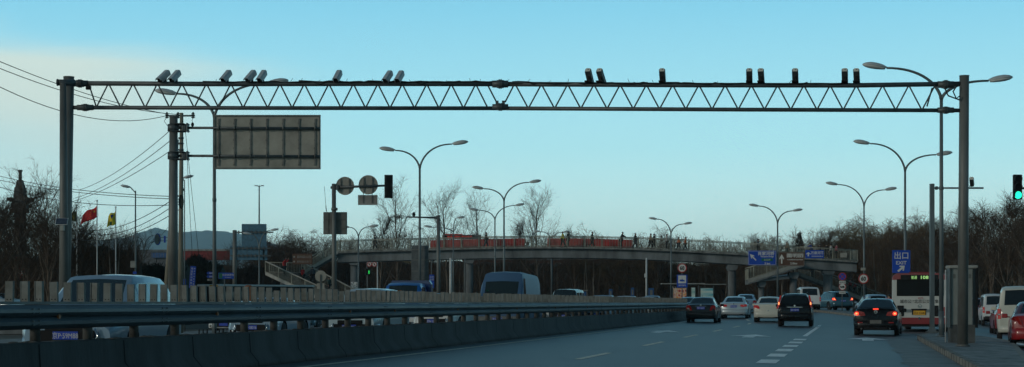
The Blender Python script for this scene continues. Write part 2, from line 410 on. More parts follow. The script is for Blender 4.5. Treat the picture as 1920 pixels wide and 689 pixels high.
def arrow2(u, Y, h=-1):
    b = MB()
    b.add([U(u - .2, Y, .006), U(u + .2, Y, .006), U(u + .2, Y + 2.2, .006), U(u - .2, Y + 2.2, .006)], [(0, 1, 2, 3)])
    b.add([U(u - .75, Y + 1.9, .010), U(u + .75, Y + 1.9, .010), U(u, Y + 5.0, .010)], [(0, 1, 2)])
    tag(b.build('road_marking', 'lane_paint'), kind=MK)
arrow2(2.9, 64.5); arrow2(6.7, 59.5); arrow2(10.9, 58.0)
strip('road_marking', 'lane_paint', -4.7, -4.55, 15, 200, .006)
for i in range(14): strip('road_marking', 'lane_paint', -8.9, -8.75, 18 + i * 12, 23 + i * 12, .006)
strip('road_marking', 'lane_paint', 20.0, 20.15, 72, 110, .006)
strip('gutter', 'gutter', lambda Y: 11.55 + .22 * noise.noise(Vector((Y * .5, 0, 0))) + .12 * noise.noise(Vector((Y * 2.1, 3, 0))), 12.68, -20, 64, .008, step=.5)
# traffic island on the right
def isl_r(Y):
    pts = [(-20, 13.3), (20, 13.5), (37, 14.2), (50, 15.2), (57, 15.6), (64, 15.0), (70, 14.0)]
    for (a, ua), (c, uc) in zip(pts, pts[1:]):
        if a <= Y <= c: return ua + (uc - ua) * (Y - a) / (c - a)
    return pts[-1][1]
def isl_l(Y): return 12.7 if Y < 62 else 12.7 + (Y - 62) * .12
strip('traffic_island', 'paver', lambda Y: isl_l(Y) + .14, lambda Y: isl_r(Y) - .14, -20, 70, .148, nu=2, step=2)
strip('kerb', 'kerb', isl_l, lambda Y: isl_l(Y) + .145, -20, 70.05, .152, thick=.3, step=2)
strip('kerb', 'kerb', lambda Y: isl_r(Y) - .145, isl_r, -20, 70.05, .152, thick=.3, step=2)
b = MB(); p = [U(isl_l(70), 70, .150), U(isl_r(70), 70, .150), U(isl_r(70) - .3, 70.5, .150), U(isl_l(70) + .3, 70.5, .150)]
b.add(p + [q - Vector((0, 0, .3)) for q in p], [(0, 1, 2, 3), (1, 5, 6, 2), (2, 6, 7, 3), (3, 7, 4, 0)]); tag(b.build('kerb', 'kerb'), kind=MK)
def kerb_joints(f, Y0, Y1, face):
    b = MB(); Y = Y0; rnd = random.Random(9)
    while Y < Y1:
        p = U(f(Y), Y, 0); b.box(p + Vector((face * .0725, 0, .153)), (.15, .014, .004)); b.box(p + Vector((-.002 if face > 0 else .002, 0, .07)), (.006, .014, .15)); Y += 1.0
        if rnd.random() < .25: b.box(U(f(Y - .4), Y - .4, .152) + Vector((.01 * face, 0, 0)), (.05, rnd.uniform(.06, .2), .008), rz=rnd.uniform(-.4, .4))
    tag(b.build('kerb_joint', mat('kerb joint', (.05, .052, .05), 1.0, spec=0)), kind='structure')
kerb_joints(isl_l, 20, 62, 1)
# separator past the opening, right kerb of the side road, left pavement
strip('separator', 'paver', 12.84, 14.2, 108, 215, .148)
strip('kerb', 'kerb', 12.7, 12.845, 108, 215, .152, thick=.3)
strip('kerb', 'kerb', 14.195, 14.34, 108, 215, .152, thick=.3)
strip('road_marking', 'lane_paint', 15.9, 16.2, 40, 59, .006)
strip('pavement', 'paver', 33.0, 40, -20, 235, .12, thick=.3)
strip('pavement', 'paver', -22, -14.2, -20, 235, .12, thick=.3)

# ---------------------------------------------------------------- median barrier
def bar(Y, u=0.0): return Vector((.2 * Y - 10.4 - (.0033 * (Y - 99) ** 2 if Y > 99 else 0) + u, Y, 0))
YB0, YB1 = 12.0, 175.0
b = MB(); top = MB(); prof = [(.30, 0), (.28, .10), (.15, .26), (.13, .58), (.11, .60)]
ys = []; Y = YB0
while Y < YB1: ys.append(Y); Y += 2.5
ring = []
for Y in ys:
    r = []
    for x, z in prof: r.append(bar(Y, x) + Vector((0, 0, z - .02)))
    for x, z in reversed(prof): r.append(bar(Y, -x) + Vector((0, 0, z - .02)))
    ring.append(r)
med = thing('concrete_barrier', 'dark stained concrete barrier base running along the middle of the road', 'barrier', bar(30))
inv = -bar(30)
def rel(mb, o): 
    for i in range(len(mb.v)): mb.v[i] = mb.v[i] - o
    return mb
b.loft(ring); j = b; j.cur = 1; Y = 14.0
while Y < 110:      # joints between cast sections
    for x0, z0, x1, z1 in ((.302, .0, .282, .10), (.282, .10, .152, .26), (.152, .26, .132, .575)):
        a, c = bar(Y, x0), bar(Y, x1); a.z += z0 - .02; c.z += z1 - .02
        e = Vector((.0075, .03, 0))
        j.add([a, a + e, c + e, c], [(0, 1, 2, 3)])
    Y += 2.5
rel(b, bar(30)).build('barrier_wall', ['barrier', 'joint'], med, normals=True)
t = MB(); random.seed(3)
for i, Y in enumerate([YB0 + k * .6 for k in range(200)]):     # grit and sand lying on top
    if Y > 130: break
    for q in range(3):
        c = bar(Y + random.uniform(0, .6), random.uniform(-.07, .07)) + Vector((0, 0, .575))
        t.ell(c, (random.uniform(.03, .09), random.uniform(.1, .35), random.uniform(.008, .028)), 6, 4)
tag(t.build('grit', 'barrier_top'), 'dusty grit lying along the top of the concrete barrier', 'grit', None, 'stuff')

gr = thing('guardrail', 'grey steel W-beam guardrail on round posts above the concrete barrier', 'guardrail', bar(30))
wp = [(.0, .0), (.035, .02), (.075, .055), (.08, .10), (.03, .14), (.0, .155), (.03, .17), (.08, .21), (.075, .255), (.035, .29), (.0, .31)]
for side in (1, -1):
    b = MB(); rings = []
    for Y in ys:
        o = bar(Y, side * .085) + Vector((0, 0, .745))
        fr = [o + Vector((side * x, 0, z)) for x, z in wp]
        bk = [o + Vector((side * (x - .012), 0, z)) for x, z in reversed(wp)]
        rings.append(fr + bk)
    b.loft(rings, smooth=False)
    b.cur = 1; Y = 13.3
    while Y < 110:      # bolts at the beam lap joints
        for dy in (0, .16):
            for zz in (.80, .85, .95, 1.0): b.box(bar(Y + dy, side * .165) + Vector((0, 0, zz)), (.02, .035, .018))
        Y += 4.0
    rel(b, bar(30)).build('rail_beam', ['beam', 'steel'], gr, normals=True)
posts = [20.2 + 1.49 * i for i in range(70)]
for i, Y in enumerate(posts):
    if 27.0 < Y < 28.6: continue
    b = MB(); b.tube([bar(Y) + Vector((0, 0, .55)), bar(Y) + Vector((0, 0, 1.03))], .068, 12)
    if i % 4 == 1: b.box(bar(Y, .12) + Vector((0, 0, .80)), (.06, .05, .03))
    rel(b, bar(30)).build('post', 'post', gr)
for i in range(6):
    Y = 27.05 + i * .17 + (.18 if i > 2 else 0)
    b = MB(); b.tube([bar(Y, .03) + Vector((0, 0, .56)), bar(Y, .03) + Vector((0, 0, .655))], .011, 6)
    rel(b, bar(30)).build('bolt_stub', 'black', gr)
for Y in (22.1, 27.6, 34.9, 38.3, 44.4, 52.2, 58.9, 66):
    b = MB(); b.box(bar(Y, .112) + Vector((0, 0, .90)), (.03, .10, .085)); rel(b, bar(30)).build('reflector', 'amber', gr)
gs = thing('glare_screen', 'row of upright grey glare boards fixed along the top of the guardrail', 'glare screen', bar(30))
b = MB(); rr = []
for Y in ys:
    o = bar(Y) + Vector((0, 0, 1.06))
    rr.append([o + Vector((x, 0, z)) for x, z in ((-.05, 0), (.05, 0), (.05, .035), (-.05, .035))])
b.loft(rr, smooth=False); rel(b, bar(30)).build('support_rail', 'steel', gs, normals=True)
far = MB(); Y = 16.0; i = 0; nb_ = 0; random.seed(5)
while Y < 165:
    hgt = .255 + random.uniform(-.006, .006); a = random.uniform(-.12, .12) + heading(.2); tl = random.uniform(-.03, .03)
    if random.random() < .09: a += random.uniform(-.5, .5); tl += random.uniform(-.07, .07)
    hgt -= .05 * (random.random() < .03)
    if random.random() < .06: hgt -= .03
    q = MB() if (nb_ < 98 and Y > 20) else far
    c = bar(Y) + Vector((0, 0, 1.095 + hgt / 2))
    q.box(c, (.098, .012, hgt), rz=a, ry=tl)
    q.box(c + Vector((.046, .02, 0)), (.008, .04, hgt), rz=a, ry=tl)
    q.box(c + Vector((-.046, .02, 0)), (.008, .04, hgt), rz=a, ry=tl)
    if q is not far:
        q.cur = 1
        for e in (-.022, .022): q.box(c + rotz(Vector((e, -.008, -.1)), a), (.014, .006, .014), rz=a)
        rel(q, bar(30)).build('glare_board', ['board', 'black'], gs); nb_ += 1
    Y += .39 + random.uniform(-.02, .02)
o = rel(far, bar(30)).build('glare_board_far', 'board', gs); tag(o, kind='stuff')
# ================================================================ camera gantry
GD = 47.0
def gp(px, py, d=GD): return P(px, py, d)
go = G(960, GD)
gan = thing('camera_gantry', 'wide grey steel truss gantry carrying the traffic cameras across the whole road', 'gantry', go)
def gbuild(mb, name, m, par=None): 
    rel(mb, go); o = mb.build(name, m, par or gan); return o
base_r = G(1805, GD, .15)
b = MB(); b.tube([base_r, gp(1808, 143)], [.145, .130], 20); b.tube([base_r, base_r + Vector((0, 0, .05))], .2, 12)
b.tube([gp(1808, 143.2), gp(1808, 142)], .14, 20); gbuild(b, 'column', 'pole')
bl = G(119, GD)
b = MB(); b.tube([bl, gp(129, 146)], [.165, .145], 20); b.tube([gp(129, 146.2), gp(129, 144)], .15, 20); gbuild(b, 'column', 'pole')
b = MB(); b.tube([G(121.5, 46.2), gp(118, 156, 46.3)], [.15, .085], 16); gbuild(b, 'column_stay', 'pole')
b = MB(); b.tube([gp(108, 155, 46.3), gp(140, 155.5, 46.6)], .085, 14); b.disc(gp(108, 155, 46.3), .095, .03, axis='X'); gbuild(b, 'bracket', 'steel')
# chords
b = MB(); b.tube([gp(125, 156.5), gp(400, 158), gp(700, 157.5), gp(938, 158)], .066, 12); b.tube([gp(938, 158), gp(1300, 160), gp(1600, 160.5), gp(1800, 157.5)], .066, 12)
gbuild(b, 'top_chord', 'steel')
b = MB(); b.tube([gp(135, 202), gp(500, 203), gp(938, 203.5)], .056, 12); b.tube([gp(938, 203.5), gp(1400, 206), gp(1800, 207.5)], .056, 12)
gbuild(b, 'bottom_chord', 'steel')
def ychord(x, top): 
    if top: return 156.5 + (158 - 156.5) * (x - 125) / 813 if x < 938 else 158 + 2.2 * min(1, (x - 938) / 500)
    return 202 + 1.5 * (x - 135) / 803 if x < 938 else 203.5 + 4 * (x - 938) / 862
b = MB()
def web(xs0, pitch, n, first_top):
    x = xs0
    for i in range(n):
        t = (i % 2 == 0) == first_top
        a = gp(x, ychord(x, t)); x2 = x + pitch / 2; c = gp(x2, ychord(x2, not t)); b.tube([a, c], .021, 6); x = x2
web(166, 30, 1, True); web(180.5, 45.9, 32, False); b.tube([gp(915, 161), gp(931, 192)], .021, 6); b.tube([gp(947, 192), gp(963, 161)], .021, 6)
web(966, 49.2, 32, True)
b.tube([gp(1748, 165), gp(1738, 200)], .021, 6)
gbuild(b, 'lattice', 'steel')
for (x, y, r) in ((150, 157, .10), (160, 202, .09), (938, 158, .115), (938, 201, .095), (1773, 159, .11), (1773, 207, .09)):
    b = MB(); c = gp(x, y)
    for e, rr in ((-.16, r * .8), (-.025, r * 1.15), (.025, r * 1.15), (.16, r * .8)): b.disc(c + Vector((e, 0, 0)), rr, .04 if abs(e) < .1 else .1, 14, 'X')
    b.tube([c + Vector((-.22, 0, 0)), c + Vector((.22, 0, 0))], r * .85, 12)
    for q in range(6): a = q * math.pi / 3; b.tube([c + Vector((-.10, .9 * r * math.cos(a), .9 * r * math.sin(a))), c + Vector((.10, .9 * r * math.cos(a), .9 * r * math.sin(a)))], .016, 5)
    if y > 190 and 900 < x < 1000:
        for e in (-.08, .08): b.box(c + Vector((e * 1.1, 0, .09)), (.085, .10, .16))
    gbuild(b, 'flange', 'steel')
b = MB(); b.box(gp(166, 165), (.13, .12, .1)); gbuild(b, 'clamp', 'black')
random.seed(11)
def cable_run(x0, x1, amp=1.6, y=-4.6, r=.016):
    pts = []; x = x0
    while x < x1:
        pts.append(gp(x, ychord(x, True) + y + random.uniform(-amp, amp), GD - .07 + random.uniform(-.03, .03))); x += random.uniform(9, 22)
    pts.append(gp(x1, ychord(x1, True) + y, GD - .05))
    return pts
b = MB()
for a, c, am in ((470, 925, 1.2), (560, 930, 2.2), (945, 1440, 2.2), (960, 1300, 2.0), (1280, 1580, 1.4), (380, 500, 1), (1390, 1590, 1.2), (640, 900, 1.5)): b.tube(cable_run(a, c, am, y=-3.9 + random.uniform(-.6, 1.4)), .017, 5)
for x in (405, 545, 565, 597, 650, 700, 770, 838, 882, 900, 951, 990, 1030, 1065, 1180, 1225, 1300, 1345, 1480, 1520):
    p = gp(x, ychord(x, True) - 4.5); b.tube([p, p + Vector((random.uniform(-.05, .06), 0, random.uniform(.04, .10)))], .006, 4)
for q in range(10):
    x = random.choice([600, 650, 700, 760, 790, 1000, 1050, 1200, 1500, 1400]); p0 = gp(x, 158, GD - .08)
    b.tube([gp(x - 12, 154.5, GD - .05), gp(x, 158.5, GD - .075), gp(x + 14, 154.5, GD - .05)], .013, 5)
o = gbuild(b, 'cable', 'cable')
b = MB(); b.tube([gp(1772, 167), gp(1778, 180), gp(1800, 188)], .02, 6); b.tube([gp(1795, 160, 46.8), gp(1787, 172, 46.8), gp(1793, 185, 46.8), gp(1800, 180, 46.8)], .02, 6); gbuild(b, 'cable_loop', 'cable')

# solar panel on the left column
sp = thing('solar_panel', 'small tilted solar panel with a grey box strapped to the left gantry column', 'solar panel', P(119, 424, 45.9))
b = MB(); b.box((-.02, -.12, .12), (.30, .02, .19), rx=R(-35)); b.build('panel', mat('solar cells', (.05, .07, .10), .25, var=.2, scale=30), sp)
b = MB(); b.box((-.02, -.10, .115), (.33, .015, .22), rx=R(-35)); b.build('panel_frame', 'white', sp)
b = MB(); b.cbox((.0, -.10, -.06), (.10, .10, .14), .01); b.tube([(0, -.1, 0), (.02, .06, .05)], .015, 6); b.build('battery_box', 'cabinet', sp)

# traffic cameras: a housing seen from its lens end (left) or from behind (right)
def cam_proto(left, label):
    t = thing('traffic_camera', label, 'traffic camera', (0, 0, 0), 0, 'traffic cameras on the gantry')
    hw, hh, L_ = .078, .074, .46
    prof = [(-hw, -hh), (hw, -hh), (hw, hh * .55), (hw * .62, hh), (-hw * .62, hh), (-hw, hh * .55)]
    # axis along local +Y; lens at +Y for right cameras (pointing away), at -Y for left ones
    b = MB(); r = [[Vector((x, y, z)) for x, z in prof] for y in (-L_ / 2, L_ / 2)]; b.loft(r, smooth=False); b.build('housing', 'camgrey' if left else 'steel', t, normals=True)
    b = MB(); s = -1 if left else 1
    pr = [(-hw - .008, hh * .2), (-hw - .008, hh * .6), (-hw * .64, hh + .012), (hw * .64, hh + .012), (hw + .008, hh * .6), (hw + .008, hh * .2), (hw + .002, hh * .2), (hw + .002, hh * .56), (hw * .6, hh + .004), (-hw * .6, hh + .004), (-hw - .002, hh * .56), (-hw - .002, hh * .2)]
    r = [[Vector((x, y, z)) for x, z in pr] for y in (-L_ / 2 - (.07 if left else -.02), L_ / 2 + (.07 if not left else -.02))]; b.loft(r, smooth=False); b.build('sunshield', 'camgrey' if left else 'steel', t, normals=True)
    b = MB()
    if left: b.box((0, -L_ / 2 - .004, -.006), (hw * 1.7, .01, hh * 1.6)); b.build('lens_window', 'black', t)
    else:
        b.add([Vector((x * .86, -L_ / 2 - .012, z * .86 + .002)) for x, z in prof] , [(0, 1, 2, 3, 4, 5)]); b.build('end_plate', 'campale', t)
        g = MB(); g.tube([(.01, -L_ / 2 - .03, .01), (.01, -L_ / 2 - .008, .01)], .012, 8); g.build('cable_gland', 'black', t)
    return t
def cam_bracket(t, ang):
    b = MB(); b.box((0, 0, -.13), (.06, .07, .20), rx=-ang); b.box((0, 0, -.215), (.18, .15, .03), rx=-ang); b.build('bracket', 'black', t)
LW = {307: 'first', 328: 'second', 424: 'third', 470: 'fourth', 491: 'fifth', 633: 'sixth', 727: 'seventh', 749: 'eighth'}
RW = {1105: 'ninth', 1127: 'tenth', 1242: 'eleventh', 1405: 'twelfth', 1427: 'thirteenth', 1491: 'fourteenth', 1584: 'fifteenth', 1606: 'last'}
cl = cam_proto(True, ''); cam_bracket(cl, R(34)); cr = cam_proto(False, ''); cam_bracket(cr, R(-30))
def place_cam(proto, used, x, y, rz, rx, label):
    t = proto if not used else copy_tree(proto)
    t.location = P(x, y, GD); t.rotation_euler = (rx, 0, rz); t['label'] = label
    return t
for i, (x, o) in enumerate(LW.items()):
    y = 143 if x < 660 else 144
    yaw = {307: -24, 328: -18, 424: -17, 470: -19, 491: -12, 633: -10, 727: -17, 749: -14}[x]
    place_cam(cl, i > 0, x, y, R(yaw), R(34), 'pale grey camera housing facing us on the gantry, %s of sixteen from the left' % o)
for i, (x, o) in enumerate(RW.items()):
    yaw = {1105: -13, 1127: -17, 1242: -4, 1405: -1, 1427: -4, 1491: -2, 1584: -1, 1606: -3}[x] - math.degrees(math.atan((x - CX) / F))
    place_cam(cr, i > 0, x, 143.5, R(yaw), R(-40), 'dark camera on the gantry pointing away from us, %s of sixteen from the left' % o)

# ================================================================ double-armed street lamps
def lamp(name, px, d, basepy, fork, hl, hr, label, pole_r=.075, group='double armed street lamps beside the main road', bigdetail=True, dz=0, droop=.10):
    """hl / hr: pixel positions (x, y) of the two head tips; fork: pixel y where the arms part"""
    g = G(px, d, dz); t = thing(name, label, 'street lamp', g, 0, group)
    q = lambda x, y, dd=d: P(x, y, dd) - g
    b = MB(); fk = q(px, fork); b.tube([(0, 0, 0), fk * .5, fk], [pole_r, pole_r * .85, pole_r * .7], 12); b.tube([(0, 0, 0), (0, 0, .04)], pole_r * 2, 12)
    b.tube([(0, 0, 0), (0, 0, .9)], pole_r * 1.12, 12)
    if bigdetail: b.tube([fk * .62, fk * .62 + Vector((0, 0, .12))], pole_r * .98, 12)
    b.build('pole', 'lamppole', t)
    for hx, hy in (hl, hr):
        tip = q(hx, hy); sgn = 1 if tip.x > fk.x else -1
        w_ = abs(tip.x - fk.x); hlen = .86
        neck = Vector((tip.x - sgn * hlen, tip.y, tip.z - droop * 1.3 if hy < fork else tip.z))
        rise_ = neck.z - fk.z
        pts = []
        n = 14
        for k in range(n + 1):
            u_ = k / n
            # climbs steeply, then sweeps outwards
            x = fk.x + (neck.x - fk.x) * (u_ ** 1.55); z = fk.z + rise_ * (1 - (1 - u_) ** 2.0) if True else 0
            pts.append(Vector((x, fk.y, z)))
        b = MB(); b.tube(pts, [pole_r * .70 - (pole_r * .25) * k / n for k in range(n + 1)], 9); b.build('arm', 'lamppole', t)
        dirv = (tip - neck).normalized(); up = Vector((0, 0, 1)); side = Vector((0, 1, 0)); nrm = dirv.cross(side) * (-1 if sgn > 0 else 1)
        if nrm.z < 0: nrm = -nrm
        b = MB(); g2 = MB()
        prof = [(0, .05, .05, .045), (.06, .065, .07, .06), (.2, .12, .11, .08), (.42, .18, .135, .095), (.66, .19, .135, .095), (.84, .15, .10, .075), (.95, .085, .055, .04), (1.0, .02, .015, .015)]
        rt, rb = [], []
        Lh = (tip - neck).length
        for a, wy, ht, hb in prof:
            c = neck + dirv * (a * Lh)
            rt.append([c + side * (wy * math.cos(th)) + nrm * (ht * math.sin(th)) for th in [math.pi * k / 8 for k in range(9)]])
            rb.append([c + side * (wy * .93 * math.cos(th)) - nrm * (hb * math.sin(th) + .004) for th in [math.pi * k / 8 for k in range(9)]])
        b.loft(rt); b.build('lamp_housing', 'lamphead', t, normals=True)
        g2.loft(rb[1:]); g2.build('lamp_diffuser', 'lampglass', t, normals=True)
    return t
lamp('street_lamp', 1765, 60.5, 0, 188, (1617, 121), (1899, 145), 'nearest double armed street lamp, standing on the traffic island behind the gantry', dz=.15, pole_r=.085)
lamp('street_lamp', 1697, 89.5, 0, 322, (1600, 265), (1786, 286), 'double armed street lamp behind the blue EXIT sign', pole_r=.08)
lamp('street_lamp', 1620, 120, 0, 388, (1548, 343), (1682, 353), 'double armed street lamp that carries the right 60 speed sign', pole_r=.075)
lamp('street_lamp', 1458, 146, 0, 420, (1404, 384), (1505, 393), 'double armed street lamp that carries the blue and brown direction signs', pole_r=.09)
lamp('street_lamp', 1258, 169, 0, 440, (1216, 409), (1298, 418), 'double armed street lamp left of the tow truck sign, its arms above the bridge railing', pole_r=.09)
lamp('street_lamp', 402, 67, 0, 222, (290, 170), (541, 151), 'double armed street lamp directly behind the big blank sign panel', pole_r=.085)
lamp('street_lamp', 787, 91.4, 0, 318, (711, 278), (878, 266), 'double armed street lamp with a grey sign panel on its pole', pole_r=.08)
lamp('street_lamp', 945, 123, 0, 378, (885, 351), (1015, 339), 'taller of the two double armed street lamps left of the bridge centre', pole_r=.08)
lamp('street_lamp', 928, 152, 0, 413, (880, 392), (984, 383), 'shorter of the two double armed street lamps left of the bridge centre', pole_r=.08)
lamp('street_lamp', 850, 175, 0, 436, (795, 424), (872, 407), 'double armed street lamp far off beside the red roofed sign on the bridge', pole_r=.08)
lamp('street_lamp', 1034, 205, 0, 452, (1000, 433), (1068, 434), 'small distant double armed street lamp behind the bridge people', pole_r=.09)
lamp('street_lamp', 672, 150, 0, 446, (637, 424), (710, 423), 'double armed street lamp above the left bridge end', pole_r=.075)
lamp('street_lamp', 486, 170, 0, 470, (455, 437), (523, 430), 'double armed street lamp beside the rear of the far sign', pole_r=.09)
lamp('street_lamp', 270, 190, 0, 470, (243, 443), (303, 440), 'small distant double armed street lamp in front of the mountain', pole_r=.09)
# single lamps
def single(px, d, top, arm, label, r=.06):
    g = G(px, d); t = thing('street_lamp', label, 'street lamp', g)
    q = lambda x, y: P(x, y, d) - g
    b = MB(); b.tube([(0, 0, 0), q(px, top)], [r, r * .6], 10); b.build('pole', 'lamppole', t)
    tip = q(*arm); k = q(px, top + 22); sg = 1 if tip.x > k.x else -1
    m_ = Vector((tip.x - sg * .55, tip.y, tip.z - .1))
    b = MB(); b.tube([k, (k + m_) / 2 + Vector((-sg * .15, 0, .1)), m_], .03, 7); b.tube([q(px, top + 4), m_], .018, 6); b.build('arm', 'lamppole', t)
    b = MB(); b.loft([[m_.lerp(tip, a) + Vector((0, w_ * math.cos(th), h_ * math.sin(th))) for th in [2 * math.pi * i / 10 for i in range(10)]] for a, w_, h_ in ((0, .03, .03), (.3, .12, .08), (.75, .13, .08), (1, .02, .02))]); b.build('lamp_housing', 'lamphead', t, normals=True)
    return t
single(254, 95, 358, (226, 348), 'single armed street lamp with a white box between the yellow flag and the poles')
single(346, 88, 338, (363, 330), 'lamp head on a short arm right of the utility pole', r=.04)
t = thing('floodlight_mast', 'tall thin mast with two small lamps, above the far sign', 'mast', G(486, 210)); g = G(486, 210); q = lambda x, y: P(x, y, 210) - g
b = MB(); b.tube([(0, 0, 0), q(486, 348)], [.16, .07], 8); b.build('pole', 'lamppole', t)
for e in (480, 492):
    b = MB(); b.tube([q(486, 350), q(e, 348.5)], .05, 6); b.cbox(q(e, 348.5), (.35, .3, .12), .03); b.build('lamp', 'lamphead', t)

# ================================================================ left roadside: blank sign from behind, utility poles, wires
D = 64
g = G(324, D); t = thing('direction_sign', 'big blank grey back of an overhead road sign on two pipe arms', 'road sign', g); q = lambda x, y, dd=D: P(x, y, dd) - g
b = MB(); b.tube([(0, 0, 0), q(325.5, 221)], [.20, .155], 18); b.tube([q(325.5, 221), q(325.5, 219.5)], .16, 18); b.build('pole', 'pole', t)
for y in (240, 292.5):
    b = MB(); b.tube([q(325, y), q(600, y + 1)], .048, 12); b.build('arm', 'steel', t)
    b = MB()
    for zz in (-.14, .14): b.cbox(q(334, y) + Vector((0, 0, zz)), (.66 - abs(zz), .5, .03), .01)
    b.cbox(q(352, y), (.06, .34, .34), .02); b.cbox(q(346, y), (.16, .26, .24), .03); b.tube([q(325, y) - Vector((0, 0, .13)), q(325, y) + Vector((0, 0, .13))], .215, 16)
    for e in (-.12, .12):
        for zz in (-.12, .12): b.tube([q(350, y) + Vector((-.1, e, zz)), q(350, y) + Vector((.1, e, zz))], .02, 6)
    b.build('clamp', 'steel', t)
b = MB(); c = q(501, 267, D + .14); b.cbox(c, (4.02, .035, 2.04), .012); b.build('panel', 'signback', t)
b = MB(); x0, x1, z0, z1 = -2.01, 2.01, -1.02, 1.02
for cc, sz in (((0, -.035, z1 - .03), (4.03, .05, .06)), ((0, -.035, z0 + .03), (4.03, .05, .06)), ((x0 + .03, -.035, 0), (.06, .05, 1.92)), ((x1 - .03, -.035, 0), (.06, .05, 1.92))): b.box(c + Vector(cc), sz)
b.build('panel_edge', 'signbackdk', t)
for x in (410, 440, 470, 500.5, 531, 561, 591):
    b = MB(); cc = q(x, 267, D + .10); b.box(cc, (.055, .035, 1.76))
    for k in range(12): b.box(cc + Vector((.03 if k % 2 else -.03, -.004, -.85 + k * .155)), (.03, .03, .06))
    for y in (240, 292.5): b.tube([q(x, y, D) + Vector((-.025, 0, 0)), q(x, y, D) + Vector((.025, 0, 0))], .085, 10)
    b.build('rib', 'signbackdk', t)

def util(px, d, top, lean, label, r=.13):
    g = G(px, d); t = thing('utility_pole', label, 'utility pole', g); q = lambda x, y: P(x, y, d) - g
    b = MB(); b.tube([(0, 0, 0), q(px + lean, top)], [r, r * .62], 12); b.build('pole', 'utility', t)
    return t, q
t, q = util(338, 76, 212, 2.5, 'concrete utility pole with a short crossarm and insulators beside the sign pole')
b = MB(); b.box(q(338, 217.5), (1.3, .09, .07)); b.box(q(341, 236), (.5, .2, .1)); b.build('crossarm', 'steel', t)
for x in (313, 334, 362):
    b = MB(); p = q(x, 216)
    for k in range(4): b.tube([p + Vector((0, 0, -.13 + k * .06)), p + Vector((0, 0, -.10 + k * .06))], .085 - .01 * (k % 2), 10)
    b.tube([p + Vector((0, 0, -.15)), p + Vector((0, 0, .13))], .035, 8); b.build('insulator', 'black', t)
b = MB(); b.tube([q(313, 219), q(308, 228), q(314, 236), q(322, 240)], .012, 5); b.tube([q(362, 219), q(360, 226), q(361, 232)], .012, 5); b.ell(q(361, 234), (.07, .07, .10)); b.build('jumper_wire', 'cable', t)
for y in (258, 268, 280): 
    b = MB(); b.tube([q(339.5, y), q(339.5, y + 3)], .125, 12); b.build('band', 'steel', t)
b = MB()
for k in range(9):
    a = k * .7; b.tube([q(341 + 4 * math.cos(a + j * .7), 379 + 13 * math.sin(a + j * .7)) + Vector((0, -.12 - .01 * k, 0)) for j in range(10)], .02, 5)
b.build('cable_coil', 'cable', t)
t, q = util(306, 79, 262, 26, 'leaning concrete utility pole crossing behind the sign pole', r=.14)
b = MB(); b.box(q(331, 270), (.5, .08, .07)); b.build('crossarm', 'steel', t)
def wire(p0, p1, sag, label, r=.014):
    a, c = P(*p0), P(*p1); n = 16; pts = []
    for i in range(n + 1):
        u_ = i / n; p = a.lerp(c, u_); p.z -= 4 * sag * u_ * (1 - u_); pts.append(p - a)
    b = MB(); b.tube(pts, r, 5); o = b.build('overhead_wire', 'cable', None, loc=a); tag(o, label, 'wire', 'overhead wires on the left')
wire((-60, 90, 52), (313, 214, 76), .25, 'top wire sloping from the upper left edge to the crossarm')
wire((-60, 104, 52), (334, 215, 76), .35, 'second wire sloping from the upper left edge to the crossarm')
wire((-60, 132, 52), (313, 217, 76), .75, 'lowest and most sagging of three wires reaching the crossarm', )
for i, (a, c) in enumerate([((318, 246), (150, 356)), ((322, 262), (140, 372)), ((324, 280), (120, 382))]):
    wire((a[0], a[1], 76), (c[0], c[1], 120), .35, ['upper', 'middle', 'lower'][i] + ' wire slanting down left from the sign pole', .016)
for i, (a, c, sg) in enumerate([((-20, 326), (338, 369), .3), ((-20, 334), (338, 374), .25), ((-20, 345), (338, 384), .5), ((150, 430), (336, 366), .6), ((130, 428), (336, 378), .9), ((100, 433), (338, 392), 1.0)]):
    wire((a[0], a[1], 110), (c[0], c[1], 76), sg, ['highest long wire crossing the bare trees', 'second long wire crossing the bare trees', 'third long wire crossing the bare trees', 'upper slack wire passing above the flags', 'middle slack wire passing above the flags', 'lowest slack wire passing the flag tops'][i], .017)
wire((347, 240, 76), (374, 490, 90), .1, 'thin stay wire slanting down right from the utility pole', .012)
wire((351, 300, 76), (360, 470, 90), .05, 'second thin stay wire right of the utility pole', .012)

# ================================================================ traffic signal mast seen from behind, left of the bridge
D = 73
g = G(627, D); t = thing('signal_mast', 'grey mast with a horizontal arm holding round signs seen from behind', 'signal mast', g); q = lambda x, y, dd=D: P(x, y, dd) - g
b = MB(); b.tube([(0, 0, 0), q(626, 345)], [.105, .09], 14); b.tube([q(627, 390), q(627, 395)], .14, 12); b.build('pole', 'pole', t)
b = MB(); b.tube([q(620, 352), q(735, 348)], [.06, .045], 10); b.cbox(q(633, 352), (.12, .18, .22), .02); b.build('arm', 'steel', t)
b = MB(); b.tube([q(612, 397), q(611, 385)], [.02, .015], 6); b.tube([q(611, 385), q(608, 350)], .008, 4); b.build('antenna', 'black', t)
for (x, y, r, lb) in ((647, 349, 17.2, 'round grey sign back hung on the signal arm nearer the mast'), (690.5, 347, 18.2, 'round grey sign back hung on the signal arm above a small plate')):
    c = P(x, y, D - .12 + .2); s_ = thing('road_sign', lb, 'road sign', c)
    b = MB(); b.disc((0, 0, 0), r * D / F, .02, 32); b.ring((0, -.02, 0), r * D / F * .93, r * D / F, .02); b.build('panel', 'signback', s_)
    for e in (-.18, .18):
        b = MB(); b.box((e, -.04, 0), (.03, .04, r * D / F * 1.5)); b.box((e, -.06, -.0), (.05, .10, .12)); b.build('bracket', 'signbackdk', s_)
s_ = thing('road_sign', 'small pale rectangular plate hung below the round sign back', 'road sign', P(689.5, 375.5, D + .08))
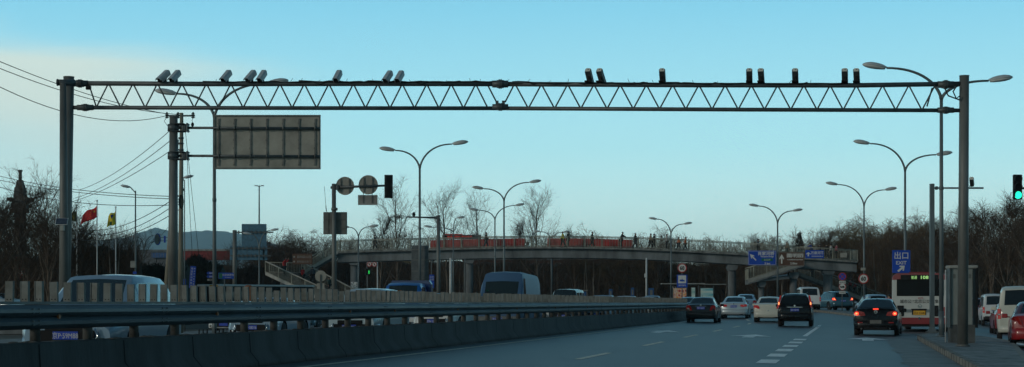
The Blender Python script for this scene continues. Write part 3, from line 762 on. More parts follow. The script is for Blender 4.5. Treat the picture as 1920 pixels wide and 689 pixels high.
b = MB(); b.cbox((0, 0, 0), (.84, .02, .43), .03); b.build('panel', 'conclt', s_)
for e in (-.19, .19): b = MB(); b.box((e, -.03, .10), (.03, .03, .45)); b.build('bracket', 'signbackdk', s_)
s_ = thing('traffic_light', 'black back of a traffic light at the end of the signal arm', 'traffic light', P(728.5, 350, D))
b = MB(); b.cbox((0, .06, 0), (.36, .04, 1.0), .05); b.build('backboard', 'black', s_)
b = MB(); b.cbox((.0, -.02, 0), (.26, .14, .92), .03); b.box((0, -.10, 0), (.02, .03, .9)); b.build('housing', 'black', s_)
s_ = thing('road_sign', 'square dark grey sign back fixed to the signal mast', 'road sign', P(628.5, 419, D + .14))
b = MB(); b.cbox((0, 0, 0), (1.02, .03, .96), .02); b.build('panel', 'signbackdk', s_)
b = MB(); b.box((.44, -.03, 0), (.04, .04, .9)); b.box((-.3, -.03, 0), (.03, .04, .9)); b.box((0, -.04, .2), (.9, .04, .04)); b.box((0, -.04, -.2), (.9, .04, .04)); b.build('frame', 'signbackdk', s_)
# camera pole 822
D = 84
g = G(822, D); t = thing('camera_pole', 'plain grey pole with a thin arm and a dome camera in front of the bridge', 'camera pole', g); q = lambda x, y, dd=D: P(x, y, dd) - g
b = MB(); b.tube([(0, 0, 0), q(822, 404)], [.10, .085], 12); b.build('pole', 'pole', t)
b = MB(); b.tube([q(822, 409), q(762, 407)], [.05, .03], 8); b.cbox(q(818, 409), (.12, .14, .16), .02); b.build('arm', 'steel', t)
b = MB(); b.tube([q(776, 407), q(776, 404)], .05, 8); b.cbox(q(776, 403), (.16, .16, .10), .03); b.ell(q(776, 401), (.07, .07, .08)); b.build('dome_camera', 'black', t)
s_ = thing('road_sign', 'tall grey sign panel seen from behind on the lamp pole at the bridge', 'road sign', P(788, 502, 92.0)); s_.location.y = 91.7
b = MB(); b.cbox((0, 0, 0), (.92, .03, 2.35), .02); b.build('panel', mat('dull sign back', (.10, .115, .12), .7, var=.15), s_)
for z in (-.8, -.2, .4, .95): b = MB(); b.box((0, -.03, z), (.90, .03, .05)); b.build('rail', 'signbackdk', s_)
# white post left of round sign: small round back sign low 718? (600, 515)
D = 100
s_ = thing('road_sign', 'round grey back of a low sign left of the signal mast foot', 'road sign', G(601, D)); g = G(601, D); q = lambda x, y: P(x, y, D) - g
b = MB(); b.tube([(0, 0, 0), q(601, 515)], .035, 8); b.build('pole', 'pole', s_)
b = MB(); b.disc(q(601, 518) + Vector((0, .05, 0)), .33, .02); b.build('panel', 'signback', s_)
b = MB(); b.box(q(601, 537) + Vector((0, .05, 0)), (.45, .02, .35)); b.build('plate', 'signback', s_)

# ================================================================ right: camera pole, green light, cabinet
D = 68
g = G(1747.5, D, .15); t = thing('camera_pole', 'square grey pole on the island with a long thin arm and one camera', 'camera pole', g); q = lambda x, y, dd=D: P(x, y, dd) - g
b = MB(); b.box((0, 0, q(0, 345).z / 2), (.165, .165, q(0, 345).z)); b.box((0, 0, .12), (.34, .34, .24), taper=.5); b.box((0, 0, .03), (.42, .42, .06)); b.build('pole', 'lamppole', t)
b = MB(); b.tube([q(1752, 353), q(1844, 353)], .035, 8); b.cbox(q(1756, 353), (.10, .12, .14), .02); b.build('arm', 'steel', t)
s_ = copy_tree(cr); s_.location = P(1822, 341, D); s_.rotation_euler = (R(-30), 0, R(-18)); s_['label'] = 'single camera on the thin arm right of the gantry column'; s_['group'] = ''
del s_['group']
D = 70
g = G(1972, D); t = thing('signal_mast', 'signal arm reaching in from the right edge behind the green light', 'signal mast', g); q = lambda x, y, dd=D: P(x, y, dd) - g
b = MB(); b.tube([(0, 0, 0), q(1972, 330)], [.11, .09], 12); b.build('pole', 'pole', t)
b = MB(); b.tube([q(1910, 353), q(1972, 356)], [.045, .06], 8); b.build('arm', 'steel', t)
s_ = thing('traffic_light', 'black traffic light showing green at the right edge', 'traffic light', P(1908.5, 351, D - .2))
b = MB(); b.cbox((0, .06, 0), (.36, .16, 1.02), .03); b.build('housing', 'black', s_)
for k, z in enumerate((.33, 0, -.33)):
    b = MB(); b.disc((0, -.03, z), .125 if k < 2 else .15, .02, 24); b.build('lamp', 'black' if k < 2 else 'greenlamp', s_)
    b = MB(); rr = [[Vector((r_ * math.cos(a), y_, z + r_ * math.sin(a))) for a in [math.pi * (i / 12 * 1.3 - .15) for i in range(13)]] for y_, r_ in ((-.02, .165), (-.16, .15))]; b.loft(rr, caps=False, closed=False); b.build('visor', 'black', s_)

D = 51.5
g = G(1803, D, .15); t = thing('roadside_cabinet', 'tall pale grey steel cabinet standing on the island behind the gantry column', 'cabinet', g, heading(.05)); q = lambda x, y, dd=D: P(x, y, dd) - g
H_ = q(0, 503).z
b = MB(); b.box((-.01, 0, .27), (.74, .42, .54)); b.build('plinth', 'cabinetdk', t)
b = MB(); b.cbox((-.035, 0, .54 + (H_ - .54) / 2), (.64, .40, H_ - .54), .012); b.cur = 1
for e in (-.26, .20):
    for k in range(5): b.box((e, -.205, H_ - .30 + k * .025), (.07, .008, .008))
b.cur = 0; b.box((.05, -.203, 1.4), (.008, .008, 1.6)); b.build('body', ['cabinet', 'black'], t)
b = MB(); b.cbox((.0, 0, H_ + .03), (.86, .56, .10), .03); b.build('roof', 'conclt', t)
for e in (-.43, .375):
    b = MB(); b.cbox((e + .03, -.04, .45 + (H_ - .45) / 2), (.05 if e > 0 else .03, .5, H_ - .45), .01); b.build('side_panel', 'black' if e > 0 else 'steel', t)
b = MB(); b.tube([(-.46, .1, 0), (-.46, .1, H_ - .05)], .018, 6); b.build('corner_post', 'white', t)
# ================================================================ vehicles
def interp(st, t):
    for a, c in zip(st, st[1:]):
        if a[0] <= t <= c[0]:
            k = (t - a[0]) / max(c[0] - a[0], 1e-6); return [a[i] + (c[i] - a[i]) * k for i in range(len(a))]
    return list(st[-1])
def car_shell(W, st, bands, glassbands, wheels, wr, sidewin, arch=True):
    """st: stations (y from the rear, z bottom, z belt, z top, width factor, top width factor). Returns polygon soup by kind.
    bands: extra y values; glassbands: list of (y0, y1) whose upper faces are front / rear glass; sidewin: list of (y0, y1)"""
    ys_ = sorted(set([round(s[0], 3) for s in st] + [round(x, 3) for x in bands] + [round(v, 3) for p in sidewin for v in p] + [round(v, 3) for p in glassbands for v in p]))
    hw = W / 2; rings = []
    for y in ys_:
        _, zb, zl, zt, wf, tf = interp(st, y)
        w_ = hw * wf; wt = hw * tf; h = zl - zb; g = zt - zl
        half = [(0, zb), (w_ * .84, zb), (w_ * .955, zb + .05), (w_ * .99, zb + h * .28), (w_, zb + h * .62), (w_ * .985, zb + h * .88), (w_ * .955, zl),
                (w_ * .945 + (wt - w_ * .945) * .08, zl + g * .07), (w_ * .945 + (wt - w_ * .945) * .84, zl + g * .80), (wt * .93, zl + g * .945), (wt * .78, zl + g * .985), (0, zt + .012 if g > .1 else zt + .02)]
        rings.append([Vector((x, y, z)) for x, z in half] + [Vector((-x, y, z)) for x, z in reversed(half[1:-1])])
    n = len(rings[0])
    vs = [p for r in rings for p in r]; fs = []; mi = []
    inb = lambda a, b_, L_: any(p[0] - 1e-3 <= a and b_ <= p[1] + 1e-3 for p in L_)
    for i in range(len(ys_) - 1):
        for k in range(n):
            k2 = (k + 1) % n
            m_ = 0
            kk = k if k < 11 else n - 1 - k
            if kk in (10,) and inb(ys_[i], ys_[i + 1], glassbands): m_ = 1 if ys_[i] < st[-1][0] / 2 else 2
            elif kk == 7 and inb(ys_[i], ys_[i + 1], sidewin): m_ = 3
            elif kk in (0, 1): m_ = 4
            fs.append([i * n + k, i * n + k2, (i + 1) * n + k2, (i + 1) * n + k]); mi.append(m_)
    fs.append(list(range(n))[::-1]); mi.append(0); e = (len(rings) - 1) * n; fs.append([e + k for k in range(n)]); mi.append(0)
    me = bpy.data.meshes.new('tmp_shell'); me.from_pydata(vs, [], fs)
    for _ in range(5): me.materials.append(M['black'])
    me.polygons.foreach_set('material_index', mi); me.update()
    bm = bmesh.new(); bm.from_mesh(me); bmesh.ops.recalc_face_normals(bm, faces=bm.faces[:]); bm.to_mesh(me); bm.free()
    if arch:
        o = bpy.data.objects.new('tmp_shell', me); COL.objects.link(o)
        c = MB()
        for y in wheels:
            for s in (-1, 1):
                rr = [[Vector((x, y + (wr + .055) * math.cos(a), wr + (wr + .055) * math.sin(a))) for a in [2 * math.pi * k / 20 for k in range(20)]] for x in (s * (hw - .30), s * (hw + .2))]
                c.loft(rr, smooth=False)
        co = c.build('tmp_cut', 'black', None, normals=True); co.data.materials.clear()
        for _ in range(5): co.data.materials.append(M['black'])
        for p in co.data.polygons: p.material_index = 4
        md = o.modifiers.new('b', 'BOOLEAN'); md.operation = 'DIFFERENCE'; md.object = co; md.solver = 'EXACT'
        bpy.context.view_layer.update()
        me2 = bpy.data.meshes.new_from_object(o.evaluated_get(bpy.context.evaluated_depsgraph_get()))
        bpy.data.objects.remove(o); bpy.data.objects.remove(co); me = me2
    return me, rings, ys_
def split_by(me, idxs, name, m, par, push=0.0):
    if name == 'side_window':       # each pane is a part
        par_ = {}
        def find(a):
            while par_.setdefault(a, a) != a: a = par_[a]
            return a
        ps = [p for p in me.polygons if p.material_index in idxs]
        for p in ps:
            for v in p.vertices[1:]: par_[find(v)] = find(p.vertices[0])
        isl = {}
        for p in ps: isl.setdefault(find(p.vertices[0]), set()).add(p.index)
        for s_ in isl.values(): split_by2(me, idxs, name, m, par, s_)
        return None
    return split_by2(me, idxs, name, m, par, None)
def split_by2(me, idxs, name, m, par, only):
    mb = MB(); mp = {}
    for p in me.polygons:
        if p.material_index in idxs and (only is None or p.index in only):
            f = []
            for v in p.vertices:
                if v not in mp: mp[v] = len(mb.v); mb.v.append(me.vertices[v].co.copy())
                f.append(mp[v])
            mb.f.append(f); mb.sm.append(True); mb.mi.append(0)
    if not mb.f: return None
    o = mb.build(name, m, par)
    bm = bmesh.new(); bm.from_mesh(o.data)
    for e in bm.edges:
        if len(e.link_faces) == 2 and e.calc_face_angle(0) > R(32): e.smooth = False
    bm.to_mesh(o.data); bm.free()
    return o
def wheel(par, x, y, r, w_=.20, rim=.62, steelrim=False):
    s = 1 if x > 0 else -1
    b = MB(); prof = [(-w_ / 2, r * .80), (-w_ / 2, r * .95), (-w_ * .36, r), (w_ * .36, r), (w_ / 2, r * .95), (w_ / 2, r * .80), (w_ * .42, r * rim)]
    n = 22
    b.loft([[Vector((x + a, y + q * math.cos(2 * math.pi * k / n), r + q * math.sin(2 * math.pi * k / n))) for k in range(n)] for a, q in prof], caps=True)
    ty = b.build('wheel', 'tyre', par, normals=True)
    b = MB(); c = Vector((x + s * w_ * .46, y, r)); rr = r * rim
    b.ring((0, 0, 0), rr * .88, rr, .03, 20)
    for k in range(5 if not steelrim else 1):
        a = 2 * math.pi * k / 5
        if steelrim: b.disc((0, .01, 0), rr * .86, .02, 18)
        else: b.box((rr * .45 * math.cos(a), .01, rr * .45 * math.sin(a)), (rr * .95, .02, rr * .24), ry=-a)
    b.disc((0, 0, 0), rr * .2, .03, 10)
    m_ = Matrix.Rotation(R(90) * s, 4, 'Z')
    for i in range(len(b.v)): b.v[i] = m_ @ b.v[i] + c
    b.build('rim', 'rim', ty)
def plate(par, y, z, txt, w_=.44, h=.14, face=-1, m='blueplate', tm='signwhite', frame=True, label=None, x=0.0, size=.115):
    b = MB(); b.cbox((x, y, z), (w_, .012, h), .008); o = b.build('number_plate', m, par)
    if label: o['label'] = label
    if txt: text('plate_lettering', txt, size, tm, o, (x, y + face * .0075, z), 0, thick=.0015, sx=.80, flip=face > 0)
    return o
def mk_car(name, label, cat, loc, rz, W, Lc, st, bands, gb, sw, wheels, wr, pm, group=None, glass='glass', plate_txt='', plate_z=.62, plate_end='rear', tails=None, lightm='tail', heads=None,
           mirrors=(None,), extras=None, bumper=None, rim=.62, platey=None, plate_m='blueplate', wt=.19):
    t = thing(name, label, cat, loc, rz, group)
    me, rings, ysx = car_shell(W, st, bands, gb, wheels, wr, sw)
    for v in me.vertices: v.co.y -= 0
    split_by(me, (0,), 'body', pm, t); split_by(me, (4,), 'underbody', 'black', t)
    split_by(me, (1,), 'rear_window', glass, t); split_by(me, (2,), 'windscreen', 'glasslt', t); split_by(me, (3,), 'side_window', glass, t)
    for y in wheels:
        for s in (-1, 1): wheel(t, s * (W / 2 - wt / 2 - .012), y, wr, w_=wt, rim=rim)
    return t, me
def surf_patch(me, name, m, par, fn, off=.006):
    """copies the shell polygons whose centre satisfies fn, pushed out"""
    mb = MB()
    for p in me.polygons:
        c = p.center
        if p.material_index == 0 and fn(c, p.normal):
            mb.add([me.vertices[v].co + p.normal * off for v in p.vertices], [list(range(len(p.vertices)))])
    return mb.build(name, m, par) if mb.f else None
def lampshape(par, name, m, pts, y, face=-1, wrap=.22, wrapx=1.0, thick=.03, bulb=None, bulbpos=None, bulbsz=(.05, .035)):
    """tail/head lamp: outline pts (x,z) on the end face with a wrap along the flank"""
    b = MB(); xs = [p[0] for p in pts]; s = 1 if sum(xs) > 0 else -1
    xm = max(abs(x) for x in xs)
    n = len(pts)
    def yy(x): 
        k = max(0.0, (abs(x) - xm * .80) / (xm * .20)); return y - face * (k ** 1.6) * wrap * .45
    f_ = [(x, yy(x) + face * thick, z) for x, z in pts]; r_ = [(x, yy(x) - face * .09, z) for x, z in pts]
    b.add(f_ + r_, [list(range(n)), list(range(2 * n - 1, n - 1, -1))] + [[k, k + n, (k + 1) % n + n, (k + 1) % n] for k in range(n)])
    o = b.build(name, m, par, normals=True)
    if bulb:
        g2 = MB(); g2.ell((bulbpos[0], yy(bulbpos[0]) + face * (thick + .002), bulbpos[1]), (bulbsz[0], .012, bulbsz[1]), 12, 6); g2.build('bulb', bulb, o)
    return o
def mirror(par, y, z, W, m):
    for s in (-1, 1):
        b = MB(); b.cbox((s * (W / 2 + .11), y, z), (.19, .09, .14), .03); b.tube([(s * (W / 2 - .06), y + .03, z - .04), (s * (W / 2 + .05), y, z - .03)], .02, 6); b.build('mirror', m, par)

SEDAN = [(0.0, .36, .80, .93, .84, .70), (.05, .27, .84, 1.00, .93, .80), (.22, .23, .88, 1.045, .985, .84), (.52, .21, .90, 1.06, 1.0, .83), (1.15, .20, .91, 1.37, 1.0, .66), (1.75, .20, .92, 1.44, 1.0, .67), (2.35, .20, .91, 1.44, 1.0, .66),
         (3.25, .20, .90, 1.00, 1.0, .80), (3.9, .21, .82, .92, .985, .80), (4.3, .24, .72, .80, .93, .76), (4.45, .30, .62, .70, .82, .66)]
SG = dict(bands=[.8, 2.0, 2.8, 3.6, 4.1], gb=[(.56, 1.12), (2.45, 3.2)], sw=[(.95, 1.62), (1.70, 2.42), (2.50, 2.95)], wheels=(.85, 3.5), wr=.31)
def scale_st(st, kz=1.0, ky=1.0): return [(s[0] * ky, s[1] * kz, s[2] * kz, s[3] * kz, s[4], s[5]) for s in st]
def carpos(px, d, sl): 
    g = G(px, d); return g
black = paint('black car paint', (.008, .009, .010), .22); dgrey = paint('dark grey car paint', (.018, .022, .025), .25)
silver = paint('silver car paint', (.46, .52, .54), .3, .35); white = paint('white car paint', (.62, .64, .62), .35); cream = paint('cream car paint', (.60, .59, .50), .35)
vanblue = mat('grey blue van paint', (.060, .125, .22), .45, .0, var=.05, scale=1, spec=.3); truckblue = paint('blue truck paint', (.006, .10, .36), .35); suvblue = paint('teal blue car paint', (.035, .11, .15), .3, .2)
redp = paint('red car paint', (.30, .012, .014), .3); darkred = paint('dark red car paint', (.10, .008, .012), .3); silverblue = paint('silver blue car paint', (.24, .34, .43), .3, .3); vanwhite = paint('white van paint', (.60, .62, .61), .4)

def rear_bumper(t, W, z0, z1, m, y=-.03, lip=True):
    b = MB(); pts = [(-W / 2 * .97, .28), (-W / 2 * .93, .06), (-W / 2 * .72, -.02), (0, -.055), (W / 2 * .72, -.02), (W / 2 * .93, .06), (W / 2 * .97, .28)]
    rr = []
    for x, yy in pts:
        rr.append([Vector((x, yy + y + o, z)) for o, z in ((.12, z0), (.012, z0), (-.012, z0 + .05), (-.02, (z0 + z1) / 2), (-.012, z1 - .04), (.03, z1), (.12, z1))])
    b.loft(rr); b.build('bumper', m, t, normals=True)

# --- black sedan nearest the barrier
def sedan_rear(px, d, sl, pm, label, W=1.75, ky=1.0, kz=1.0, txt='', lamp='tail', lit=False, ltype='square', chromebar=True, glass='glass', plate_z=.80):
    g = G(px, d); t, me = mk_car('parked_car' if False else 'sedan_car', label, 'car', g, heading(sl), W, 4.5, scale_st(SEDAN, kz, ky), [b_ * ky for b_ in SG['bands']], [(a * ky, c * ky) for a, c in SG['gb']], [(a * ky, c * ky) for a, c in SG['sw']], [w_ * ky for w_ in SG['wheels']], SG['wr'], pm, glass=glass)
    rear_bumper(t, W, .27, .62, pm)
    b = MB(); b.box((0, -.03, .30), (W * .66, .06, .09)); b.build('lower_valance', 'black', t)
    for s in (-1, 1):
        if ltype == 'square': pts = [(s * .50, .68), (s * .84, .70), (s * .86, .90), (s * .80, .98), (s * .66, .985), (s * .56, .88)]
        elif ltype == 'wide': pts = [(s * .42, .80), (s * .60, .76), (s * .84, .78), (s * .86, .90), (s * .80, .94), (s * .44, .90)]
        else: pts = [(s * .50, .76), (s * .84, .76), (s * .87, .86), (s * .84, .96), (s * .66, .96), (s * .54, .90)]
        pts = [(x * W / 1.78, z * kz) for x, z in pts]
        lampshape(t, 'tail_light', lamp, pts if s > 0 else pts[::-1], -.005, bulb='tailhot' if lit else ('taildim' if lamp == 'taildim' else None), bulbpos=(s * W * .385, .84 * kz), bulbsz=(.085, .045))
    if chromebar: b = MB(); b.cbox((0, -.02, plate_z + .105), (.62, .025, .03), .008); b.build('chrome_strip', 'chrome', t)
    plate(t, -.018, plate_z, txt)
    b = MB(); b.disc((0, -.03, plate_z + .165), .038, .015, 14); b.build('badge', 'chrome', t)
    mirror(t, 3.0 * ky, .98 * kz, W, pm)
    return t, me
t, me = sedan_rear(1314, 95, .2, dgrey, 'dark grey sedan nearest the median barrier, seen from behind with unlit tail lights', W=1.72, txt='京P·12673', ky=.97, plate_z=.82)
b = MB(); b.tube([(0, 1.25, 1.40), (0, 1.10, 1.55)], .006, 4); b.build('aerial', 'black', t)
t, me = sedan_rear(1375.5, 111, .2, silver, 'silver white sedan between the dark grey sedan and the white hatchback', W=1.80, txt='京N·A8K52', ltype='wide', ky=1.06, kz=1.01, lamp='taildim', chromebar=False)
t, me = sedan_rear(1440, 100, .2, cream, 'cream white sedan just left of the black off roader', W=1.72, txt='京K·63128', lamp='taildim', ltype='square3', kz=1.04, ky=.97, chromebar=False, plate_z=.52)

# --- black SUV
SUV = [(0.0, .42, .88, .98, .86, .76), (.04, .34, .92, 1.08, .95, .84), (.12, .30, .96, 1.16, .99, .86), (.36, .28, .97, 1.60, 1.0, .72), (.62, .27, .97, 1.685, 1.0, .72), (1.6, .27, .97, 1.71, 1.0, .72), (2.5, .27, .96, 1.68, 1.0, .70),
       (3.25, .27, .95, 1.12, 1.0, .82), (3.9, .28, .94, 1.05, .985, .82), (4.35, .30, .84, .95, .94, .76), (4.5, .36, .70, .80, .84, .66)]
UG = dict(bands=[1.0, 2.0, 2.9, 3.6, 4.1], gb=[(.13, .35), (2.6, 3.2)], sw=[(.50, 1.05), (1.12, 1.85), (1.93, 2.6), (2.66, 2.95)], wheels=(.88, 3.52), wr=.355)
def suv(px, d, sl, pm, label, W=1.78, ky=1.0, kz=1.0, txt='', towers=True, lamp='tail', lit=False, name='off_road_car', plate_z=.86, glass='glass', windowz=None, cat='car', bump=None, group=None):
    g = G(px, d); t, me = mk_car(name, label, cat, g, heading(sl), W, 4.5, scale_st(SUV, kz, ky), [b_ * ky for b_ in UG['bands']], [(a, c) if a < 1 else (a * ky, c * ky) for a, c in [(UG['gb'][0][0] * ky, UG['gb'][0][1] * ky), UG['gb'][1]]], [(a * ky, c * ky) for a, c in UG['sw']], [w_ * ky for w_ in UG['wheels']], UG['wr'], pm, glass=glass)
    if group: t['group'] = group
    rear_bumper(t, W, .36, .70, bump or pm)
    b = MB(); b.box((0, -.03, .37), (W * .62, .05, .10)); b.build('lower_valance', 'black', t)
    mirror(t, 3.0 * ky, 1.08 * kz, W, pm)
    plate(t, -.022 if plate_z < 1 else .02, plate_z, txt)
    return t, me
t, me = suv(1490, 87, .2, black, 'black boxy off roader with tall lit tail light towers', txt='京E·Y8794', W=1.76)
for s in (-1, 1):     # tall tail lamps running up beside the rear window
    b = MB()
    pl = [(s * .80, -.02, .98), (s * .88, .10, 1.00), (s * .845, .20, 1.26), (s * .755, .375, 1.60), (s * .685, .355, 1.60), (s * .745, .17, 1.28)]
    off = [Vector((0, -.035, .0))] * 6
    b.add([Vector(p) + off[0] for p in pl] + [Vector(p) + Vector((0, .10, 0)) for p in pl], [(0, 1, 2, 5), (5, 2, 3, 4), (6, 11, 8, 7), (11, 10, 9, 8), (0, 6, 7, 1), (1, 7, 8, 2), (2, 8, 9, 3), (3, 9, 10, 4), (4, 10, 11, 5), (5, 11, 6, 0)])
    o = b.build('tail_light', 'taildim', t, normals=True)
    g2 = MB(); g2.ell((s * .80, .08, 1.17), (.038, .04, .10), 10, 6); g2.build('bulb', 'tailhot', o)
b = MB(); b.cbox((0, -.015, 1.00), (.80, .03, .045), .012); b.build('chrome_strip', 'chrome', t)
b = MB(); b.disc((0, -.005, 1.075), .045, .015, 14); b.build('badge', 'chrome', t)
for s in (-1, 1):
    b = MB(); b.tube([(s * .58, .5, 1.70), (s * .58, .6, 1.745), (s * .58, 2.2, 1.755), (s * .58, 2.35, 1.71)], .018, 6); b.build('roof_rail', 'black', t)
for x in (-.55, .5): text('badge_lettering', {-.55: 'RIDER', .5: '4x4'}[x] if False else '', .05, 'chrome', t, (0, 0, 0)) if False else None

# --- black sedan with its brake lights on
g = G(1642, 67.5)
MZ = [(0.0, .40, .82, .94, .84, .70), (.05, .28, .86, 1.02, .94, .80), (.18, .24, .90, 1.085, .99, .84), (.36, .22, .91, 1.09, 1.0, .83), (1.05, .20, .92, 1.42, 1.0, .64), (1.7, .20, .92, 1.475, 1.0, .65), (2.3, .20, .91, 1.465, 1.0, .64),
      (3.25, .20, .90, 1.00, 1.0, .80), (3.9, .21, .82, .92, .985, .80), (4.3, .24, .72, .80, .93, .76), (4.45, .30, .62, .70, .82, .66)]
t, me = mk_car('sedan_car', 'glossy black sedan in the right lane with round red brake lights on', 'car', g, heading(.265), 1.78, 4.45, MZ, SG['bands'], [(.40, 1.02), (2.4, 3.2)], SG['sw'], SG['wheels'], .325, black)
rear_bumper(t, 1.78, .25, .60, black)
b = MB(); b.cbox((0, .10, 1.10), (1.34, .12, .035), .015); b.build('spoiler', black, t)
for s in (-1, 1):
    pts = [(s * .40, .80), (s * .60, .775), (s * .84, .80), (s * .87, .88), (s * .82, .97), (s * .66, .985), (s * .46, .93)]
    o = lampshape(t, 'tail_light', 'tail', pts if s > 0 else pts[::-1], -.005, thick=.03)
    for (x, r_, m_) in ((.735, .088, 'taillit'), (.52, .058, 'tail')):
        q = MB(); q.ell((s * x, -.015, .875), (r_, .03, r_ * .85), 16, 8); q.build('bulb', m_, o)
    q = MB(); q.ell((s * .745, -.045, .875), (.045, .012, .04), 12, 6); q.build('bulb', 'tailhot', o)
    b = MB(); b.cbox((s * .60, -.115, .52), (.20, .015, .05), .015); b.build('reflector', 'tail', t)
    b = MB(); b.tube([(s * .55, -.10, .27), (s * .55, .15, .27)], .035, 10); b.build('exhaust', 'steel', t)
b = MB(); b.cbox((0, .035, 1.055), (.22, .05, .05), .02); b.build('high_brake_light', 'taillit', t)
b = MB(); b.ring((0, 0, 0), .050, .064, .02, 20); b.box((-.02, .006, .005), (.05, .01, .014), ry=R(35)); b.box((.02, .006, .005), (.05, .01, .014), ry=R(-35))
for i in range(len(b.v)): b.v[i] += Vector((0, -.04, .945))
b.build('badge', 'chrome', t)
b = MB(); b.cbox((0, -.10, .55), (.62, .02, .16), .03); b.build('plate_recess', 'black', t); plate(t, -.116, .55, '', m='signbackdk', label='blank dark rear number plate')
b = MB(); b.box((0, -.085, .28), (.9, .05, .10)); b.build('lower_valance', 'black', t); mirror(t, 3.0, 1.0, 1.78, black)
b = MB(); b.tube([(0, 1.1, 1.44), (0, .98, 1.58)], .006, 4); b.build('aerial', 'black', t)
text('badge_lettering', 'SPORT', .045, 'chrome', t, (-.52, -.075, .70)) if False else None

# --- vans and hatchbacks at the right
VAN = [(0.0, .40, .90, 1.00, .88, .80), (.05, .34, .96, 1.12, .96, .88), (.10, .30, 1.0, 1.2, 1.0, .90), (.22, .29, 1.0, 1.78, 1.0, .84), (.45, .28, 1.0, 1.87, 1.0, .84), (1.6, .28, 1.0, 1.90, 1.0, .84), (2.9, .28, 1.0, 1.86, 1.0, .80),
       (3.55, .28, .98, 1.16, 1.0, .84), (3.85, .30, .88, .98, .95, .80), (4.0, .38, .74, .84, .86, .70)]
VG = dict(bands=[.8, 1.2, 2.2, 3.2], gb=[(.11, .215), (2.95, 3.5)], sw=[(.40, 1.15), (1.25, 2.05), (2.15, 2.85), (2.95, 3.25)], wheels=(.75, 3.05), wr=.29)
def van(px, d, sl, pm, label, W=1.52, ky=1.0, kz=1.0, txt='', lampm='taildim', plate_z=.72, dark_bumper=True, glass='glass', gap=.0, group=None, name='minivan', xoff=0):
    g = G(px, d); t, me = mk_car(name, label, 'van', g, heading(sl), W, 4.0, scale_st(VAN, kz, ky), [x * ky for x in VG['bands']], [(a * ky, c * ky) for a, c in VG['gb']], [(a * ky, c * ky) for a, c in VG['sw']], [x * ky for x in VG['wheels']], VG['wr'], pm, glass=glass, wt=.17)
    if group: t['group'] = group
    rear_bumper(t, W, .34, .58, 'black' if dark_bumper else pm)
    for s in (-1, 1):
        z0, z1 = .78 * kz, 1.12 * kz; xw = W / 2
        pts = [(s * (xw - .13), z0), (s * (xw - .015), z0), (s * (xw - .01), z1), (s * (xw - .11), z1)]
        o = lampshape(t, 'tail_light', lampm, pts if s > 0 else pts[::-1], .01, thick=.03, wrap=.1)
        b = MB(); b.cbox((s * (xw - .065), -.025, (z0 + z1) / 2 - .02), (.085, .012, .05), .01); b.build('reverse_lamp', 'lens', o)
    plate(t, -.02, plate_z, txt); mirror(t, 3.0 * ky, 1.12 * kz, W, pm)
    return t, me
van(1867, 100, .19, vanwhite, 'small white minivan on the side road, right of the grey cabinet', W=1.5, txt='京A·R3061', plate_z=.95)
van(1914, 61, .275, cream, 'cream white high roofed van cut off by the right edge of the picture', W=1.62, kz=1.06, txt='京B·K2254', dark_bumper=False)
van(1519, 131, .05, vanwhite, 'white minivan partly hidden behind the black off roader', W=1.68, txt='京C·M7730', kz=1.0)
t, me = suv(1581, 138, -.22, suvblue, 'blue estate car braking on the raised side road beside the round signs', W=1.82, kz=.92, txt='京F·Q5518', plate_z=.80)
for s in (-1, 1):
    pts = [(s * .62, .84), (s * .86, .84), (s * .87, 1.0), (s * .76, 1.04)]; lampshape(t, 'tail_light', 'taillit', pts if s > 0 else pts[::-1], 0, bulb='tailhot', bulbpos=(s * .76, .93), bulbsz=(.07, .05))
b = MB(); b.cbox((0, .30, 1.54), (.40, .05, .045), .015); b.build('high_brake_light', 'taillit', t)
t, me = suv(1648, 118, .0, silverblue, 'pale silver blue hatchback mostly hidden behind the glossy black sedan', W=1.72, kz=.90, txt='京G·T0092')
t, me = suv(1833, 108, .15, darkred, 'dark red car behind the grey cabinet on the side road', W=1.75, kz=.90, txt='京H·W6147')
for s in (-1, 1):
    pts = [(s * .66, .80), (s * .84, .80), (s * .86, .98), (s * .70, .96)]; lampshape(t, 'tail_light', 'taildim', pts if s > 0 else pts[::-1], 0)
t, me = sedan_rear(1902, 77, .20, redp, 'red car almost hidden behind the cream van at the right', W=1.68, lamp='taildim', txt='', ky=.9)
t, me = sedan_rear(1949, 52, .27, redp, 'bright red car at the bottom right corner of the picture', W=1.72, lamp='tail', txt='', ky=.95)
t, me = sedan_rear(1398, 128, .16, silverblue, 'small silver hatchback in the gap between the silver white and cream white sedans', W=1.7)
t, me = sedan_rear(1290, 118, .16, suvblue, 'teal blue car peeking out left of the dark grey sedan', W=1.7)

